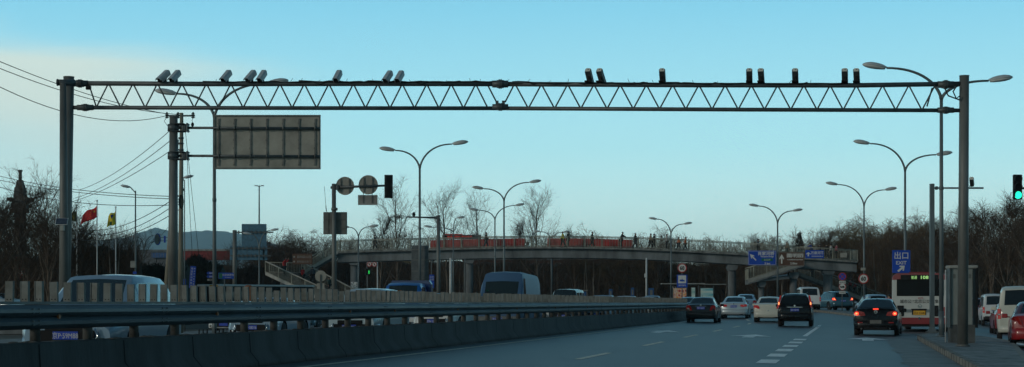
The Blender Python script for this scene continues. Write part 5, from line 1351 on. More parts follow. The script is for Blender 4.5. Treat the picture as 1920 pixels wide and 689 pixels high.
onbridge(702, .9, W_, 'walk', cB, cB, 'person in black walking near the left end of the bridge')
onbridge(911, 1.6, E_, 'walk2', cB, cJ, 'person in black on the bridge left of the bridge centre, above the tall van')
onbridge(1056, 1.0, W_, 'walk', cY, cDg, 'person in a yellow and green jacket on the bridge')
onbridge(1066, 1.5, E_, 'stand', cB, cB, 'person in black right beside the yellow and green jacket')
onbridge(1111, 1.0, E_, 'walk2', cDg, cB, 'lone person in dark green between the two bridge groups')
onbridge(1166, 1.3, E_, 'lean', cB, cB, 'person in black bending forward over the bridge walkway', 1.03)
onbridge(1193, 1.6, E_, 'walk', cB, cJ, 'person in black with jeans following the bending person')
onbridge(1221, .9, E_, 'walk', cT, cB, 'person in a tan coat walking beside one in black on the bridge')
onbridge(1228, 1.5, E_, 'walk2', cB, cB, 'person in black beside the tan coat on the bridge')
onbridge(1252, 1.1, W_, 'stand', cW, cJ, 'person in a pale coat just left of two orange vests')
onbridge(1274, 1.0, E_, 'walk', cO, cJ, 'left one of two people in orange vests on the bridge', .85)
onbridge(1287, 1.2, E_, 'walk2', cO, cJ, 'right one of two people in orange vests on the bridge', .88)
onbridge(1424, 1.0, E_, 'stand', cGr, cB, 'person in grey standing above the blue direction sign')
onbridge(1479, .9, W_, 'walk', cT, cDg, 'person in a tan coat above the brown sign')
onbridge(1524, .8, W_, 'lean', cBl, cJ, 'person in a blue coat above the small blue sign')
onbridge(1540, .9, W_, 'stand', cB, cB, 'person in black next to the blue coat at the right bridge end', .93)
onbridge(1553, 1.2, E_, 'walk', cB, cJ, 'person in black left of the white coat at the right bridge end')
onbridge(1561, .8, W_, 'walk2', cW, cB, 'person in a white coat at the right bridge end')
onbridge(1571, .8, E_, 'stand', cP, cB, 'person in a dark pink coat at the right bridge end')
v = D1.lerp(E1, .32).lerp(D2.lerp(E2, .32), .40); person(v + Vector((0, 0, .08)), R(60), 'walk', cR, cB, 'person in a red coat walking up the left stairs')
v = D1.lerp(E1, .32).lerp(D2.lerp(E2, .32), .70); person(v + Vector((0, 0, .08)), R(60), 'walk2', cGr, cB, 'person in a grey coat beside the red coat on the left stairs', h=1.05)
v = D1.lerp(E1, .10).lerp(D2.lerp(E2, .06), .35); person(v + Vector((0, 0, .06)), R(-120), 'phone', cR, cB, 'person in a red coat with raised arms on the left stair landing')
v = D1.lerp(E1, .60).lerp(D2.lerp(E2, .60), .60); person(v + Vector((0, 0, .08)), R(50), 'walk', cDg, cB, 'person in dark green low on the left stairs, only the head in view')
person(G(612, 140), R(150), 'walk', cR, cR, 'person in bright red at the foot of the left stairs')
def onst(k, back, rz, pose, c, tr, lb): v = b0.lerp(b1, k) + Vector((0, back, .05)); person(v, R(rz), pose, c, tr, lb)
onst(.17, 1.0, 60, 'stand', cB, cB, 'person in black on the right stairs under the bridge')
onst(.60, 1.0, 80, 'walk', cR, cB, 'left one of the people in red coats on the right stairs'); onst(.66, 1.4, 80, 'walk2', cR, cB, 'right one of the people in red coats on the right stairs')
onst(.72, .9, 80, 'walk', cB, cB, 'person in black behind the red coats on the right stairs'); onst(.88, 1.0, 80, 'walk2', cB, cJ, 'lowest person in black on the right stairs')
person(G(1667, 105), R(20), 'stand', cR, cB, 'person in red standing left of the bus')

# ================================================================ signs
def round60(px, py, d, label, par_pole=None, r=9.5):
    c = P(px, py, d); t = thing('speed_sign', label, 'speed limit sign', c); R_ = r * d / F
    b = MB(); b.disc((0, .01, 0), R_, .02, 36); b.build('panel', 'signwhite', t)
    b = MB(); b.ring((0, -.008, 0), R_ * .80, R_ * 1.0, .01, 36); b.build('red_ring', 'signred', t)
    text('lettering', '60', R_ * 1.15, 'black', t, (0, -.006, 0), sx=.85, bold=.012)
    return t
t = round60(1619, 523, 119.3, 'round 60 speed limit sign on the lamp pole at the right')
b = MB(); b.box((0, .10, .0), (.3, .14, .06)); b.build('clamp', 'steel', t)
b = MB(); b.cbox(P(1618.5, 505, 119.5) - t.location, (.34, .04, .20), .02); b.build('top_plate', 'signback', t)
t = round60(1279, 503, 118, 'round 60 speed limit sign above the blue tow truck sign', r=8.7)
g = G(1279, 118); b = MB(); b.tube([g + Vector((0, .06, 0)) - t.location, P(1279, 497, 118) + Vector((0, .06, 0)) - t.location], .035, 8); b.build('pole', 'pole', t)
t = thing('tow_sign', 'blue square sign with a white panel and tow truck symbol under the left 60 sign', 'traffic sign', P(1279, 527.5, 118))
b = MB(); b.cbox((0, .01, 0), (.73, .03, .88), .04); b.build('panel', 'signblue', t); b = MB(); b.cbox((0, -.010, .12), (.54, .012, .54), .02); b.build('symbol_field', 'signwhite', t)
b = MB(); b.poly([(-.18, .02), (-.16, .10), (-.02, .11), (0, .2), (.03, .10), (.10, .09), (.19, .03), (.17, -.02), (.02, -.03), (-.12, -.02)], .006, -.022); b.build('symbol', 'signblue', t)
text('lettering', '拖车路段', .135, 'signwhite', t, (0, -.008, -.29), sx=.95)
# no stopping cluster
D = 128
g = G(1579, D); t = thing('sign_post', 'slim post carrying the no stopping sign and the no vehicles sign', 'sign post', g); b = MB(); b.tube([(0, 0, 0), P(1579, 512, D) - g], .035, 8); b.build('pole', 'pole', t)
c = P(1579.5, 519, D - .06); t = thing('no_stopping_sign', 'round blue no stopping sign with a red cross and a white plate below', 'traffic sign', c); r = 7.6 * D / F
b = MB(); b.disc((0, .01, 0), r, .02, 30); b.build('panel', 'signblue', t); b = MB(); b.ring((0, -.008, 0), r * .82, r, .01, 30); b.build('red_ring', 'signred', t)
for s in (-1, 1): b = MB(); b.box((0, -.006 + .002 * s, 0), (r * 1.6, .008, r * .13), ry=R(45 * s)); b.build('red_bar', 'signred', t)
b = MB(); b.cbox((0, .0, -.43), (.48, .02, .22), .01); b.build('plate', 'signwhite', t); text('lettering', '80米内', .14, 'black', t, (0, -.013, -.43))
c = P(1579.5, 538, D - .06); t = thing('no_vehicle_sign', 'round white sign with a black vehicle symbol below the blue round sign', 'traffic sign', c); r = 6.8 * D / F
b = MB(); b.disc((0, .01, 0), r, .02, 30); b.build('panel', 'signwhite', t); b = MB(); b.ring((0, -.008, 0), r * .84, r, .01, 30); b.build('red_ring', 'signred', t)
b = MB(); b.poly([(-.16, -.07), (.17, -.07), (.17, 0), (.10, .05), (.0, .05), (-.02, .0), (-.16, .06)], .008, -.008); b.ring((-.1, -.008, -.07), .0, .03, .006, 10); b.ring((.09, -.008, -.07), .0, .03, .006, 10); b.build('symbol', 'black', t)
b = MB(); b.cbox((0, .0, -.43), (.48, .02, .20), .01); b.build('plate', 'signwhite', t); text('lettering', '公交车除外', .085, 'black', t, (0, -.013, -.43))
# overhead direction signs on the lamp pole 1458
def rect_sign(name, px, py, wpx, hpx, d, m, label, cat='direction sign', border=True):
    c = P(px, py, d); t = thing(name, label, cat, c); w_, h = wpx * d / F, hpx * d / F
    b = MB(); b.cbox((0, .02, 0), (w_, .04, h), .03); b.build('panel', m, t)
    if border:
        b = MB(); e = .05
        for cc, sz in (((0, -.004, h / 2 - e), (w_ - 2 * e, .008, .02)), ((0, -.004, -h / 2 + e), (w_ - 2 * e, .008, .02)), ((-w_ / 2 + e, -.004, 0), (.02, .008, h - 2 * e)), ((w_ / 2 - e, -.004, 0), (.02, .008, h - 2 * e))): b.box(cc, sz)
        b.build('border', 'signwhite' if m != 'signbrown' else 'conclt', t)
    return t, w_, h
def arrow_shape(t, cx, cz, L_, ang, w_=.12, m='signwhite', y=-.008):
    pts = [(-w_ / 2, -L_ / 2), (w_ / 2, -L_ / 2), (w_ / 2, L_ * .12), (w_ * 1.3, -L_ * .06), (w_ * 1.75, L_ * .06), (0, L_ / 2), (-w_ * 1.75, L_ * .06), (-w_ * 1.3, -L_ * .06), (-w_ / 2, L_ * .12)]
    c, s = math.cos(ang), math.sin(ang); b = MB(); b.poly([(cx + x * c - z * s, cz + x * s + z * c) for x, z in pts], .008, y); b.build('arrow', m, t)
D = 145.7
t, w_, h = rect_sign('direction_sign', 1429.3, 484, 53, 27.5, D, 'signblue', 'blue direction sign pointing to a bridge 3 km away, on the lamp pole')
arrow_shape(t, -w_ * .33, h * .05, h * .60, R(45), .10); text('lettering', '肖家河桥', .34, 'signwhite', t, (w_ * .14, -.006, h * .30), sx=1.05, bold=.008); text('lettering', 'Xiaojiahe Bridge', .17, 'signwhite', t, (w_ * .17, -.006, h * .08), bold=.004)
b = MB(); b.cbox((w_ * .17, -.004, -h * .13), (w_ * .40, .012, .22), .03); o = b.build('green_plate', 'signgreen', t); text('lettering', '北五环', .19, 'signwhite', o, (w_ * .17, -.012, -h * .13)); text('lettering', '3 km', .24, 'signwhite', t, (w_ * .18, -.006, -h * .38), bold=.006)
t, w_, h = rect_sign('direction_sign', 1484.3, 486, 49, 26.5, D, 'signbrown', 'brown tourist direction sign to a park, on the lamp pole')
arrow_shape(t, -w_ * .38, 0, h * .66, 0, .12); text('lettering', '圆明园', .36, 'signwhite', t, (w_ * .13, -.006, h * .24), sx=1.35, bold=.008); text('lettering', 'YUANMINGYUAN PARK', .125, 'signwhite', t, (w_ * .13, -.006, -h * .05), bold=.004); text('lettering', '2.0km', .24, 'signwhite', t, (w_ * .08, -.006, -h * .31), bold=.006)
t, w_, h = rect_sign('direction_sign', 1527.5, 477, 35, 15.5, D, 'signblue', 'small blue direction sign at the right of the brown sign', border=False)
arrow_shape(t, -w_ * .34, 0, h * .5, 0, .12); text('lettering', '万泉河路', .28, 'signwhite', t, (w_ * .14, -.006, h * .16), bold=.006); text('lettering', 'WANQUANHE LU', .12, 'signwhite', t, (w_ * .14, -.006, -h * .26), bold=.004)
t = thing('sign_bracket', 'steel arms holding the blue and brown direction signs to the lamp pole', 'bracket', P(1458, 485, D + .15)); b = MB()
for z in (.35, -.35): b.box((.9, .0, z), (4.4, .06, .06))
b.box((3.1, 0, .35), (1.6, .06, .06)); b.build('crossbar', 'steel', t)
# exit sign
D = 88.6
t, w_, h = rect_sign('exit_sign', 1690, 491, 34, 43, D, 'signblue', 'blue EXIT sign with a slanted white arrow behind the bus', 'exit sign', border=False)
text('lettering', '出口', .40, 'signwhite', t, (0, -.006, h * .27), bold=.004); text('lettering', 'EXIT', .25, 'signwhite', t, (0, -.006, -h * .05), bold=.004, sx=1.1); arrow_shape(t, 0, -h * .30, .46, R(-50), .10)
b = MB(); [b.box((.12, .35, z), (.10, .7, .06)) for z in (-.35, .35)]; b.build('bracket', 'steel', t)
# far signs on the left
D = 178
g = G(442, D); t = thing('direction_sign', 'far overhead sign seen from behind with two blue grey panels and brackets', 'road sign', g); q = lambda x, y: P(x, y, D) - g
b = MB(); b.tube([q(440, 560), q(440, 432)], .22, 12); b.build('pole', 'pole', t)
b = MB(); b.cbox(q(476.5, 441), (2.6, .06, 2.3), .03); b.build('panel', mat('blue grey panel', (.06, .15, .22), .6, var=.15), t); b = MB(); b.cbox(q(466, 475), (3.9, .06, 1.45), .03); b.build('panel', mat('blue grey panel', (.055, .10, .145)), t)
b = MB(); b.cbox(q(500, 476) - Vector((.3, 0, 0)), (.25, .06, 1.3), .02); b.build('panel_edge', 'black', t)
for y in (436, 466, 480): b = MB(); b.box(q(470 if y > 440 else 475, y) + Vector((0, -.09, 0)), (4.2, .08, .14)); [b.box(q(440 + k * 8, y) + Vector((0, -.14, 0)), (.12, .08, .34)) for k in range(8)]; b.build('arm', 'steel', t)
D = 160
t, w_, h = rect_sign('direction_sign', 567, 486, 37, 20, D, 'signbrown', 'dark brown tourist sign half hidden by the left stairs', border=False)
text('lettering', '圆明园公园', .26, 'conclt', t, (.15, -.006, h * .2)); text('lettering', '颐和园北宫门', .22, 'conclt', t, (.15, -.006, -h * .25)); b = MB(); b.disc((-w_ * .42, -.002, h * .2), .09, .01, 12); b.disc((-w_ * .42, -.002, -h * .25), .09, .01, 12); b.build('symbol', 'conclt', t)
D = 108
g = G(422, D)
for i, (y, m, lb) in enumerate(((512.5, 'signblue', 'upper blue arrow shaped finger sign left of the lamp pole'), (519, 'signblue', 'lower blue arrow shaped finger sign left of the lamp pole'), (525, 'conclt', 'small pale finger sign under the two blue arrows'))):
    c = P(396, y, D); s_ = thing('finger_sign', lb, 'direction sign', c); W2 = .36; b = MB(); b.poly([(-.30, 0), (-.22, .08), (.30, .08), (.30, -.08), (-.22, -.08)], .02, 0) if m == 'signblue' else b.cbox((0, .01, 0), (.5, .02, .12), .01); b.build('panel', m, s_); text('lettering', '科技园' if i == 0 else ('体育馆' if i == 1 else '停车场'), .11, 'signwhite' if i < 2 else 'black', s_, (.04, -.004, 0))
t, w_, h = rect_sign('direction_sign', 424, 517.5, 29, 11.5, D, 'signblue', 'wide blue direction sign with a green square right of the lamp pole', border=False)
b = MB(); b.cbox((-w_ * .36, -.006, 0), (.22, .012, .32), .02); b.build('green_square', 'signgreen', t); text('lettering', '北京体育馆', .15, 'signwhite', t, (.12, -.006, .06)); text('lettering', 'GYMNASIUM', .07, 'signwhite', t, (.12, -.006, -.1))
b = MB(); b.tube([G(421, D + .1) - t.location, P(421, 512, D + .1) - t.location], .03, 6); b.build('pole', 'pole', t)
D = 100
t, w_, h = rect_sign('vertical_banner', 361, 520, 10.5, 41, D, 'signblue', 'tall narrow blue banner with vertical white lettering', 'banner', border=False); t.rotation_euler = (0, R(4), 0)
for k, s_ in enumerate('海淀区公共信息'): text('lettering', s_, .13, 'signwhite', t, (-.06, -.006, .50 - k * .17))
for k, s_ in enumerate('服务示范街道路'): text('lettering', s_, .08, 'signwhite', t, (.09, -.006, .50 - k * .15))
b = MB(); b.box((0, .05, -.9), (.05, .05, .6)); b.build('stand', 'steel', t)
# mirror / round sign seen edge-on at x 295
D = 105
g = G(330, D); t = thing('round_sign', 'round dark sign seen obliquely on two short arms beside the leaning pole', 'traffic sign', g); q = lambda x, y: P(x, y, D) - g
b = MB(); b.tube([(0, 0, 0), q(331, 444)], .05, 8); b.build('pole', 'pole', t)
b = MB(); b.tube([q(296, 446), q(331, 446)], .02, 5); b.tube([q(296, 452), q(331, 452)], .02, 5); b.build('arm', 'steel', t)
b = MB(); n = 24; cc = q(295, 449); b.loft([[cc + Vector((.15 * math.cos(a) + e * .8, .3 * math.cos(a) * .6 + e, .36 * math.sin(a))) for a in [2 * math.pi * k / n for k in range(n)]] for e in (0, .03)], smooth=False); b.build('panel', 'signblue', t, normals=True)
b = MB(); b.loft([[cc + Vector((.13 * math.cos(a) + e * .8, .26 * math.cos(a) * .6 + e, .32 * math.sin(a))) for a in [2 * math.pi * k / n for k in range(n)]] for e in (-.015, -.005)], smooth=False); b.build('face', 'signbackdk', t, normals=True)
b = MB(); b.cbox(q(309, 449), (.12, .06, .42), .02); b.build('plate', 'signblue', t)
# white box on the lamp at 254
t = thing('meter_box', 'small white box strapped to the single armed lamp pole', 'box', P(250, 496, 94.9)); b = MB(); b.cbox((0, 0, 0), (.30, .18, .38), .02); b.build('body', 'conclt', t); b = MB(); b.tube([(.12, .1, -.15), (.12, .1, .15)], .02, 6); b.build('strap', 'steel', t)
t, w_, h = rect_sign('blue_sign', 252.5, 512, 7, 5, 94.8, 'signblue', 'small blue plate below the white box on the lamp pole', 'sign', border=False); b = MB(); b.box((0, .06, 0), (.1, .05, .06)); b.build('clamp', 'steel', t)
t, w_, h = rect_sign('blue_sign', 345, 529, 7, 11, 100, 'signblue', 'small blue sign between the utility pole and the vertical banner', 'sign', border=False); b = MB(); b.box((0, .05, -.6), (.05, .05, .9)); b.build('stand', 'steel', t)
# under the bridge, left: no entry signs and pedestrian light
D = 170
g = G(690, D); t = thing('pedestrian_light', 'small pedestrian light glowing green under the left bridge end', 'traffic light', g); q = lambda x, y: P(x, y, D) - g
b = MB(); b.tube([(0, 0, 0), q(688, 492)], .05, 8); b.build('pole', 'pole', t); b = MB(); b.cbox(q(690, 510), (.52, .25, .66), .04); b.build('housing', 'black', t)
b = MB(); c = q(692, 510.5) + Vector((0, -.14, 0)); b.ell(c + Vector((0, 0, .10)), (.05, .01, .05), 8, 6); b.box(c, (.09, .01, .14)); b.box(c + Vector((-.04, 0, -.12)), (.035, .01, .12), ry=R(15)); b.box(c + Vector((.04, 0, -.12)), (.035, .01, .12), ry=R(-15)); b.build('lit_figure', mat('green figure light', (.03, .8, .12), .3, var=0, emit=.8), t)
g = G(708, D); t = thing('sign_post', 'white post beside the pair of round red rimmed signs', 'sign post', g); b = MB(); b.tube([(0, 0, 0), P(707.5, 492, D) - g], .055, 8); b.build('pole', 'white', t)
for x, lb in ((692.5, 'left round red rimmed sign of the pair under the bridge'), (702, 'right round red rimmed sign of the pair under the bridge')):
    s_ = thing('no_entry_sign', lb, 'traffic sign', P(x, 496, D - .1)); b = MB(); b.disc((0, .01, 0), .24, .02, 24); b.build('panel', 'signwhite', s_); b = MB(); b.ring((0, -.008, 0), .19, .25, .01, 24); b.build('red_ring', 'signred', s_); b = MB(); b.box((0, -.006, 0), (.40, .008, .045), ry=R(45)); b.build('red_bar', 'signred', s_); b = MB(); b.cbox((0, -.004, 0), (.12, .006, .18), .01); b.build('symbol', 'black', s_)
D = 105
t, w_, h = rect_sign('lane_sign', 809.5, 528, 9, 25, D, 'signblue', 'narrow blue lane sign with a white arrow beside the blue truck', 'traffic sign', border=False); arrow_shape(t, 0, -h * .28, .18, R(40), .04); text('lettering', '公交', .13, 'signwhite', t, (0, -.006, .28)); text('lettering', '车道', .13, 'signwhite', t, (0, -.006, .12)); b = MB(); b.tube([G(809, D + .05) - t.location, P(809, 487, D + .05) - t.location], .03, 6); b.build('pole', 'pole', t)
for x, w2, top, dd, lb in ((845, .30, 484, 176, 'pale thick post under the bridge left of the second pier'), (871, .14, 484, 172, 'thin grey post just left of the second bridge pier'), (1212, .17, 484, 158, 'pale post with a white box under the bridge centre')):
    g = G(x, dd); t = thing('post', lb, 'post', g); b = MB(); b.tube([(0, 0, 0), P(x, top, dd) - g], [w2 / 2, w2 * .42], 10); b.build('shaft', 'white' if x != 871 else 'pole', t); b = MB(); b.tube([(0, 0, 0), (0, 0, .25)], w2 * .7, 10); b.build('base', 'pole', t)
    if x == 1212: b = MB(); b.cbox(P(1210.5, 517, dd) - g + Vector((0, -.12, 0)), (.24, .16, .36), .02); b.build('box', 'white', t)
g = G(1035, 190); t = thing('post', 'dark slim post under the bridge above the dark minivan', 'post', g); b = MB(); b.tube([(0, 0, 0), P(1035, 484, 190) - g], .07, 8); b.build('shaft', 'steel', t); b = MB(); b.tube([(0, 0, 0), (0, 0, .2)], .14, 8); b.build('base', 'steel', t)
# bus stop shelters and hoardings below the bridge
D = 165
g = G(1300, D); t = thing('bus_shelter', 'long thin roofed bus shelter with lit advertising panels under the bridge', 'bus shelter', g); q = lambda x, y, dd=0: P(x, y, D) - g + Vector((0, dd, 0))
b = MB(); b.cbox(q(1281, 532.5, .6), (4.2, 1.6, .10), .03); b.cbox(q(1340, 533.5, .6), (2.2, 1.6, .08), .03); b.build('roof', 'conclt', t)
for x in (1262, 1288, 1310, 1338): b = MB(); b.tube([q(x, 533), q(x, 566)], .05, 8); b.build('post', 'steel', t)
admix = mat('poster red and white weave', (.42, .10, .06), .5, var=0)
def poster(name, cols, scale, seed, band=False):
    m = bpy.data.materials.new(name); m.use_nodes = True; n = m.node_tree.nodes; l = m.node_tree.links; bs = n['Principled BSDF']; t_ = n.new('ShaderNodeTexCoord')
    z = n.new('ShaderNodeTexVoronoi' if not band else 'ShaderNodeTexNoise'); z.inputs['Scale'].default_value = scale; mpn = n.new('ShaderNodeMapping'); mpn.inputs['Location'].default_value = (seed, seed, seed)
    if band: mpn.inputs['Scale'].default_value = (.3, 1, 1.6)
    l.new(t_.outputs['Object'], mpn.inputs[0]); l.new(mpn.outputs[0], z.inputs[0]); r_ = n.new('ShaderNodeValToRGB'); l.new(z.outputs[0], r_.inputs[0]); e = r_.color_ramp.elements; e[0].color = cols[0] + (1,); e[0].position = .15; e[1].color = cols[-1] + (1,); e[1].position = .8
    for i, c_ in enumerate(cols[1:-1]): k = e.new(.15 + .65 * (i + 1) / (len(cols) - 1)); k.color = c_ + (1,)
    l.new(r_.outputs[0], bs.inputs['Base Color']); l.new(r_.outputs[0], bs.inputs['Emission Color']); bs.inputs['Emission Strength'].default_value = .10; bs.inputs['Roughness'].default_value = .4; MATS[name] = m; M[name] = m; return m
poster('poster red', [(.06, .01, .02), (.40, .05, .03), (.50, .40, .28), (.55, .18, .03)], 3.2, 1.0); poster('poster pale', [(.25, .42, .40), (.40, .50, .45), (.10, .25, .22)], 2, 4.0, True); poster('poster lake', [(.03, .16, .22), (.10, .30, .34), (.34, .46, .42), (.50, .45, .22)], 2.0, 2.0, True)
for x, wx, y0, y1, pm_, dd in ((1274.5, 24, 541, 566, 'poster red', -.1), (1299.5, 6.5, 540, 560, 'poster pale', -.15), (1325, 23, 541, 566, 'poster lake', -.1)):
    b = MB(); w2 = wx * D / F; h2 = (y1 - y0) * D / F; c = q(x, (y0 + y1) / 2, dd); b.cbox(c, (w2 + .12, .12, h2 + .12), .02); o = b.build('advert_frame', 'steel', t); b = MB(); b.box(c + Vector((0, -.065, 0)), (w2, .012, h2)); b.build('advert_poster', pm_, o)
b = MB(); cc = q(1275, 548, -.19)
for k in range(3): b.box(cc + Vector((-.55 + k * .11, 0, 0)), (.035, .008, 1.1), ry=R(18 if k % 2 else -18))
b.build('poster_stripe', 'signwhite', t)
for i, x in enumerate((1145, 1186, 1221)):
    t = thing('blue_hoarding', ['leftmost', 'middle', 'rightmost and widest'][i] + ' of three blue upright panels behind the barrier', 'panel', G(x, 172)); hw_ = (.35, .33, .55)[i]; b = MB(); b.cbox((0, 0, 1.15), (hw_, .10, 1.3), .02); b.build('panel', mat('blue panel', (.012, .07, .20), .5), t); b = MB(); b.box((0, .0, .25), (.08, .08, .5)); b.build('stand', 'steel', t)
    b = MB(); b.box((0, -.055, 1.35), (hw_ * .5, .01, .5)); b.build('notice', 'signbackdk', t)
t = thing('route_sign', 'small roofed blue information board under the bridge right of the dark minivan', 'sign', G(1093, 170)); b = MB(); b.box((0, 0, 1.95), (1.0, .3, .07)); b.build('roof', 'conclt', t); b = MB(); b.box((-.32, 0, .95), (.07, .07, 1.95)); b.build('post', 'pole', t); b = MB(); b.cbox((.05, 0, 1.45), (.6, .08, .75), .02); b.build('board', mat('blue panel', (.012, .07, .20)), t)
t = thing('notice', 'white painted notice on the first bridge pier behind the boards', 'notice', P(664, 537, BD - .2)); b = MB(); b.cbox((0, 0, 0), (.72, .05, .9), .02); b.build('panel', 'white', t); random.seed(2); b = MB(); [b.disc((random.uniform(-.3, .3), -.03, random.uniform(-.4, .4)), random.uniform(.02, .05), .006, 8) for _ in range(18)]; b.build('spots', 'black', t)
# flags
def flag(px, top, d, fx, fy0, fy1, m, label, poler=.04):
    g = G(px, d); t = thing('flagpole', label, 'flag', g); q = lambda x, y: P(x, y, d) - g
    b = MB(); b.tube([(0, 0, 0), q(px, top)], [poler * 1.2, poler * .8], 8); b.ell(q(px, top - 1), (.06, .06, .06), 8, 6); b.build('pole', 'white', t)
    L_ = (px - fx) * d / F; h0 = (fy1 - fy0) * d / F; b = MB(); n = 18; rr = []; zt = q(px, fy0).z
    for k in range(n + 1):
        a = k / n; rr.append([Vector((-L_ * a * (.92 - .1 * (1 - j / 6)), -.05 + .10 * math.sin(a * 8 + j * .5), zt - a * L_ * .50 - h0 * .62 * j / 6 * (1 - .12 * a) - .05 * math.sin(a * 7))) for j in range(7)])
    b.add([p for r_ in rr for p in r_], [(i * 7 + j, i * 7 + j + 1, (i + 1) * 7 + j + 1, (i + 1) * 7 + j) for i in range(n) for j in range(6)], smooth=True)
    o = b.build('flag_cloth', m, t); md = o.modifiers.new('thickness', 'SOLIDIFY'); md.thickness = .008
    return t, q, rr
redf = mat('red flag cloth', (.62, .025, .03), .75, var=.12, scale=2); yel = mat('yellow flag cloth', (.75, .60, .04), .75, var=.12, scale=2); ydk = mat('dull yellow flag cloth', (.13, .125, .03), .8, var=.2, scale=2)
t, q, rr = flag(182, 378, 112, 149, 386, 421, redf, 'red flag with yellow stars blowing left on a white pole')
b = MB()
def star(c, r):
    pts = [c + Vector((r * (1 if k % 2 == 0 else .4) * math.sin(k * math.pi / 5), 0, r * (1 if k % 2 == 0 else .4) * math.cos(k * math.pi / 5))) for k in range(10)]; b.add([c] + pts, [(0, k + 1, (k + 1) % 10 + 1) for k in range(10)])
star(rr[3][2] + Vector((0, -.09, 0)), .10)
for i, j in ((6, 1), (7, 2), (7, 3), (6, 4)): star(rr[i][j] + Vector((0, -.09, 0)), .04)
b.build('flag_star', 'yellowplate', t)
t, q, rr = flag(217, 390, 112, 200, 396, 436, yel, 'bright yellow flag with a blue patch hanging from a white pole')
b = MB(); b.add([rr[4][1] + Vector((0, -.08, 0)), rr[11][1] + Vector((0, -.08, 0)), rr[8][3] + Vector((0, -.08, 0))], [(0, 1, 2)]); b.build('flag_patch', mat('blue patch', (.02, .05, .30), .7), t)
b = MB(); b.add([rr[7][4] + Vector((0, -.08, 0)), rr[14][4] + Vector((0, -.08, 0)), rr[12][6] + Vector((0, -.08, 0)), rr[9][6] + Vector((0, -.08, 0))], [(0, 1, 2, 3)]); b.build('flag_patch', mat('green patch', (.03, .12, .05), .7), t)
flag(144, 386, 112, 132, 394, 426, ydk, 'dull dark yellow flag on the pole beside the left gantry column')

# ================================================================ far buildings, hills
t = thing('chimney_tower', 'dark stepped tower with a short chimney behind the left trees', 'tower', G(38, 300)); g = t.location; q = lambda x, y: P(x, y, 300) - g
towm = mat('dark tower brick', (.10, .09, .08), .9, var=.2)
b = MB()
for y0, y1, w0, w1 in ((560, 400, 20, 18), (400, 378, 26, 26), (378, 372, 40, 38), (372, 352, 20, 17), (352, 338, 15, 9)): b.loft([[q(38 + sx_ * w_ / 2, y_) + Vector((0, sy_ * w_ * .05, 0)) for sx_, sy_ in ((-1, -1), (1, -1), (1, 1), (-1, 1))] for y_, w_ in ((y0, w0), (y1, w1))], smooth=False)
b.build('tower_body', towm, t, normals=True); b = MB(); b.tube([q(38, 340), q(38, 321)], .30, 12); b.tube([q(38, 322), q(38, 319)], .42, 12); b.build('chimney', towm, t)
def block(name, px0, px1, top, d, depth, m, label, win=None, roof=None, wm='glass', cat='building', base=None):
    c = P((px0 + px1) / 2, HOR, d); c.z = .3; t = thing(name, label, cat, c); w2 = (px1 - px0) * d / F; h = CAMH + (HOR - top) * d / F - .3
    b = MB(); b.box((0, depth / 2, h / 2), (w2, depth, h)); b.build('wall', m, t)
    if roof: b = MB(); b.cbox((0, depth / 2, h + .15), (w2 + .5, depth + .5, .4), .05); b.build('roof', roof, t)
    if win:
        nx, nz, z0 = win
        for i in range(nx):
            for k in range(nz):
                x = -w2 / 2 + w2 * (i + .5) / nx; z = z0 + k * 3.0
                if z + 1 > h: continue
                b = MB(); b.box((x, -.03, z), (min(1.5, w2 / nx * .55), .08, 1.4)); o = b.build('window', 'conclt', t); b = MB(); b.box((x, -.08, z), (min(1.3, w2 / nx * .45), .03, 1.2)); b.build('pane', wm, o)
    return t
block('brick_building', 868, 1245, 488, 330, 12, mat('dull red brick', (.10, .035, .028), .9, var=.2), 'dull red brick building behind the bare trees under the bridge', (18, 3, 1.8), 'conc')
block('cream_building', 742, 785, 480, 340, 10, mat('cream render', (.28, .25, .14), .9), 'cream building glimpsed through branches left of the tall sign panel', (4, 3, 2.0), 'conc')
block('low_building', 335, 425, 497, 300, 10, mat('grey render', (.07, .07, .07), .9), 'low grey building with a long red fascia behind the utility poles', (8, 1, 2.0), None)
t = thing('red_fascia_hall', 'long low hall with a faded red fascia behind the utility poles', 'building', G(390, 298)); b = MB(); b.box((0, 1, P(0, 481, 298).z), (9.0, 2, 1.6)); b.build('fascia', mat('faded red panel', (.20, .03, .028), .8, var=.2), t); b = MB(); b.box((0, 1, P(0, 471, 298).z), (9.6, 2.4, .3)); b.build('roof_edge', 'conclt', t); b = MB(); b.box((0, 1.5, 2.6), (8.8, 1.2, 6)); b.build('wall', 'signbackdk', t)
block('grey_hall', 225, 335, 472, 310, 14, mat('pale grey wall', (.12, .13, .14), .9), 'pale flat roofed hall with a blue band left of the leaning pole', None, 'conc')
t = thing('blue_band', 'blue painted hoarding on the flat roofed hall', 'hoarding', P(302, 479, 309.5)); b = MB(); b.box((0, 0, 0), (3.4, .3, .9)); b.build('panel', mat('dull blue', (.05, .12, .28), .7), t); b = MB(); [b.box((-1.5 + k * .5, -.17, 0), (.06, .03, .85)) for k in range(7)]; b.build('batten', 'signbackdk', t)
# red poster wall at the far left with the white character
t, w_, h = rect_sign('red_sign', 36, 503, 21, 42, 118, 'signred', 'dark red upright sign with white characters behind the bare trees', 'sign', border=False); text('lettering', '天', .55, 'signwhite', t, (0, -.006, .38)); text('lettering', '体', .62, 'signwhite', t, (0, -.006, -.25), bold=.01); b = MB(); b.box((0, .05, -1.4), (.12, .1, 1.6)); b.build('stand', 'steel', t)
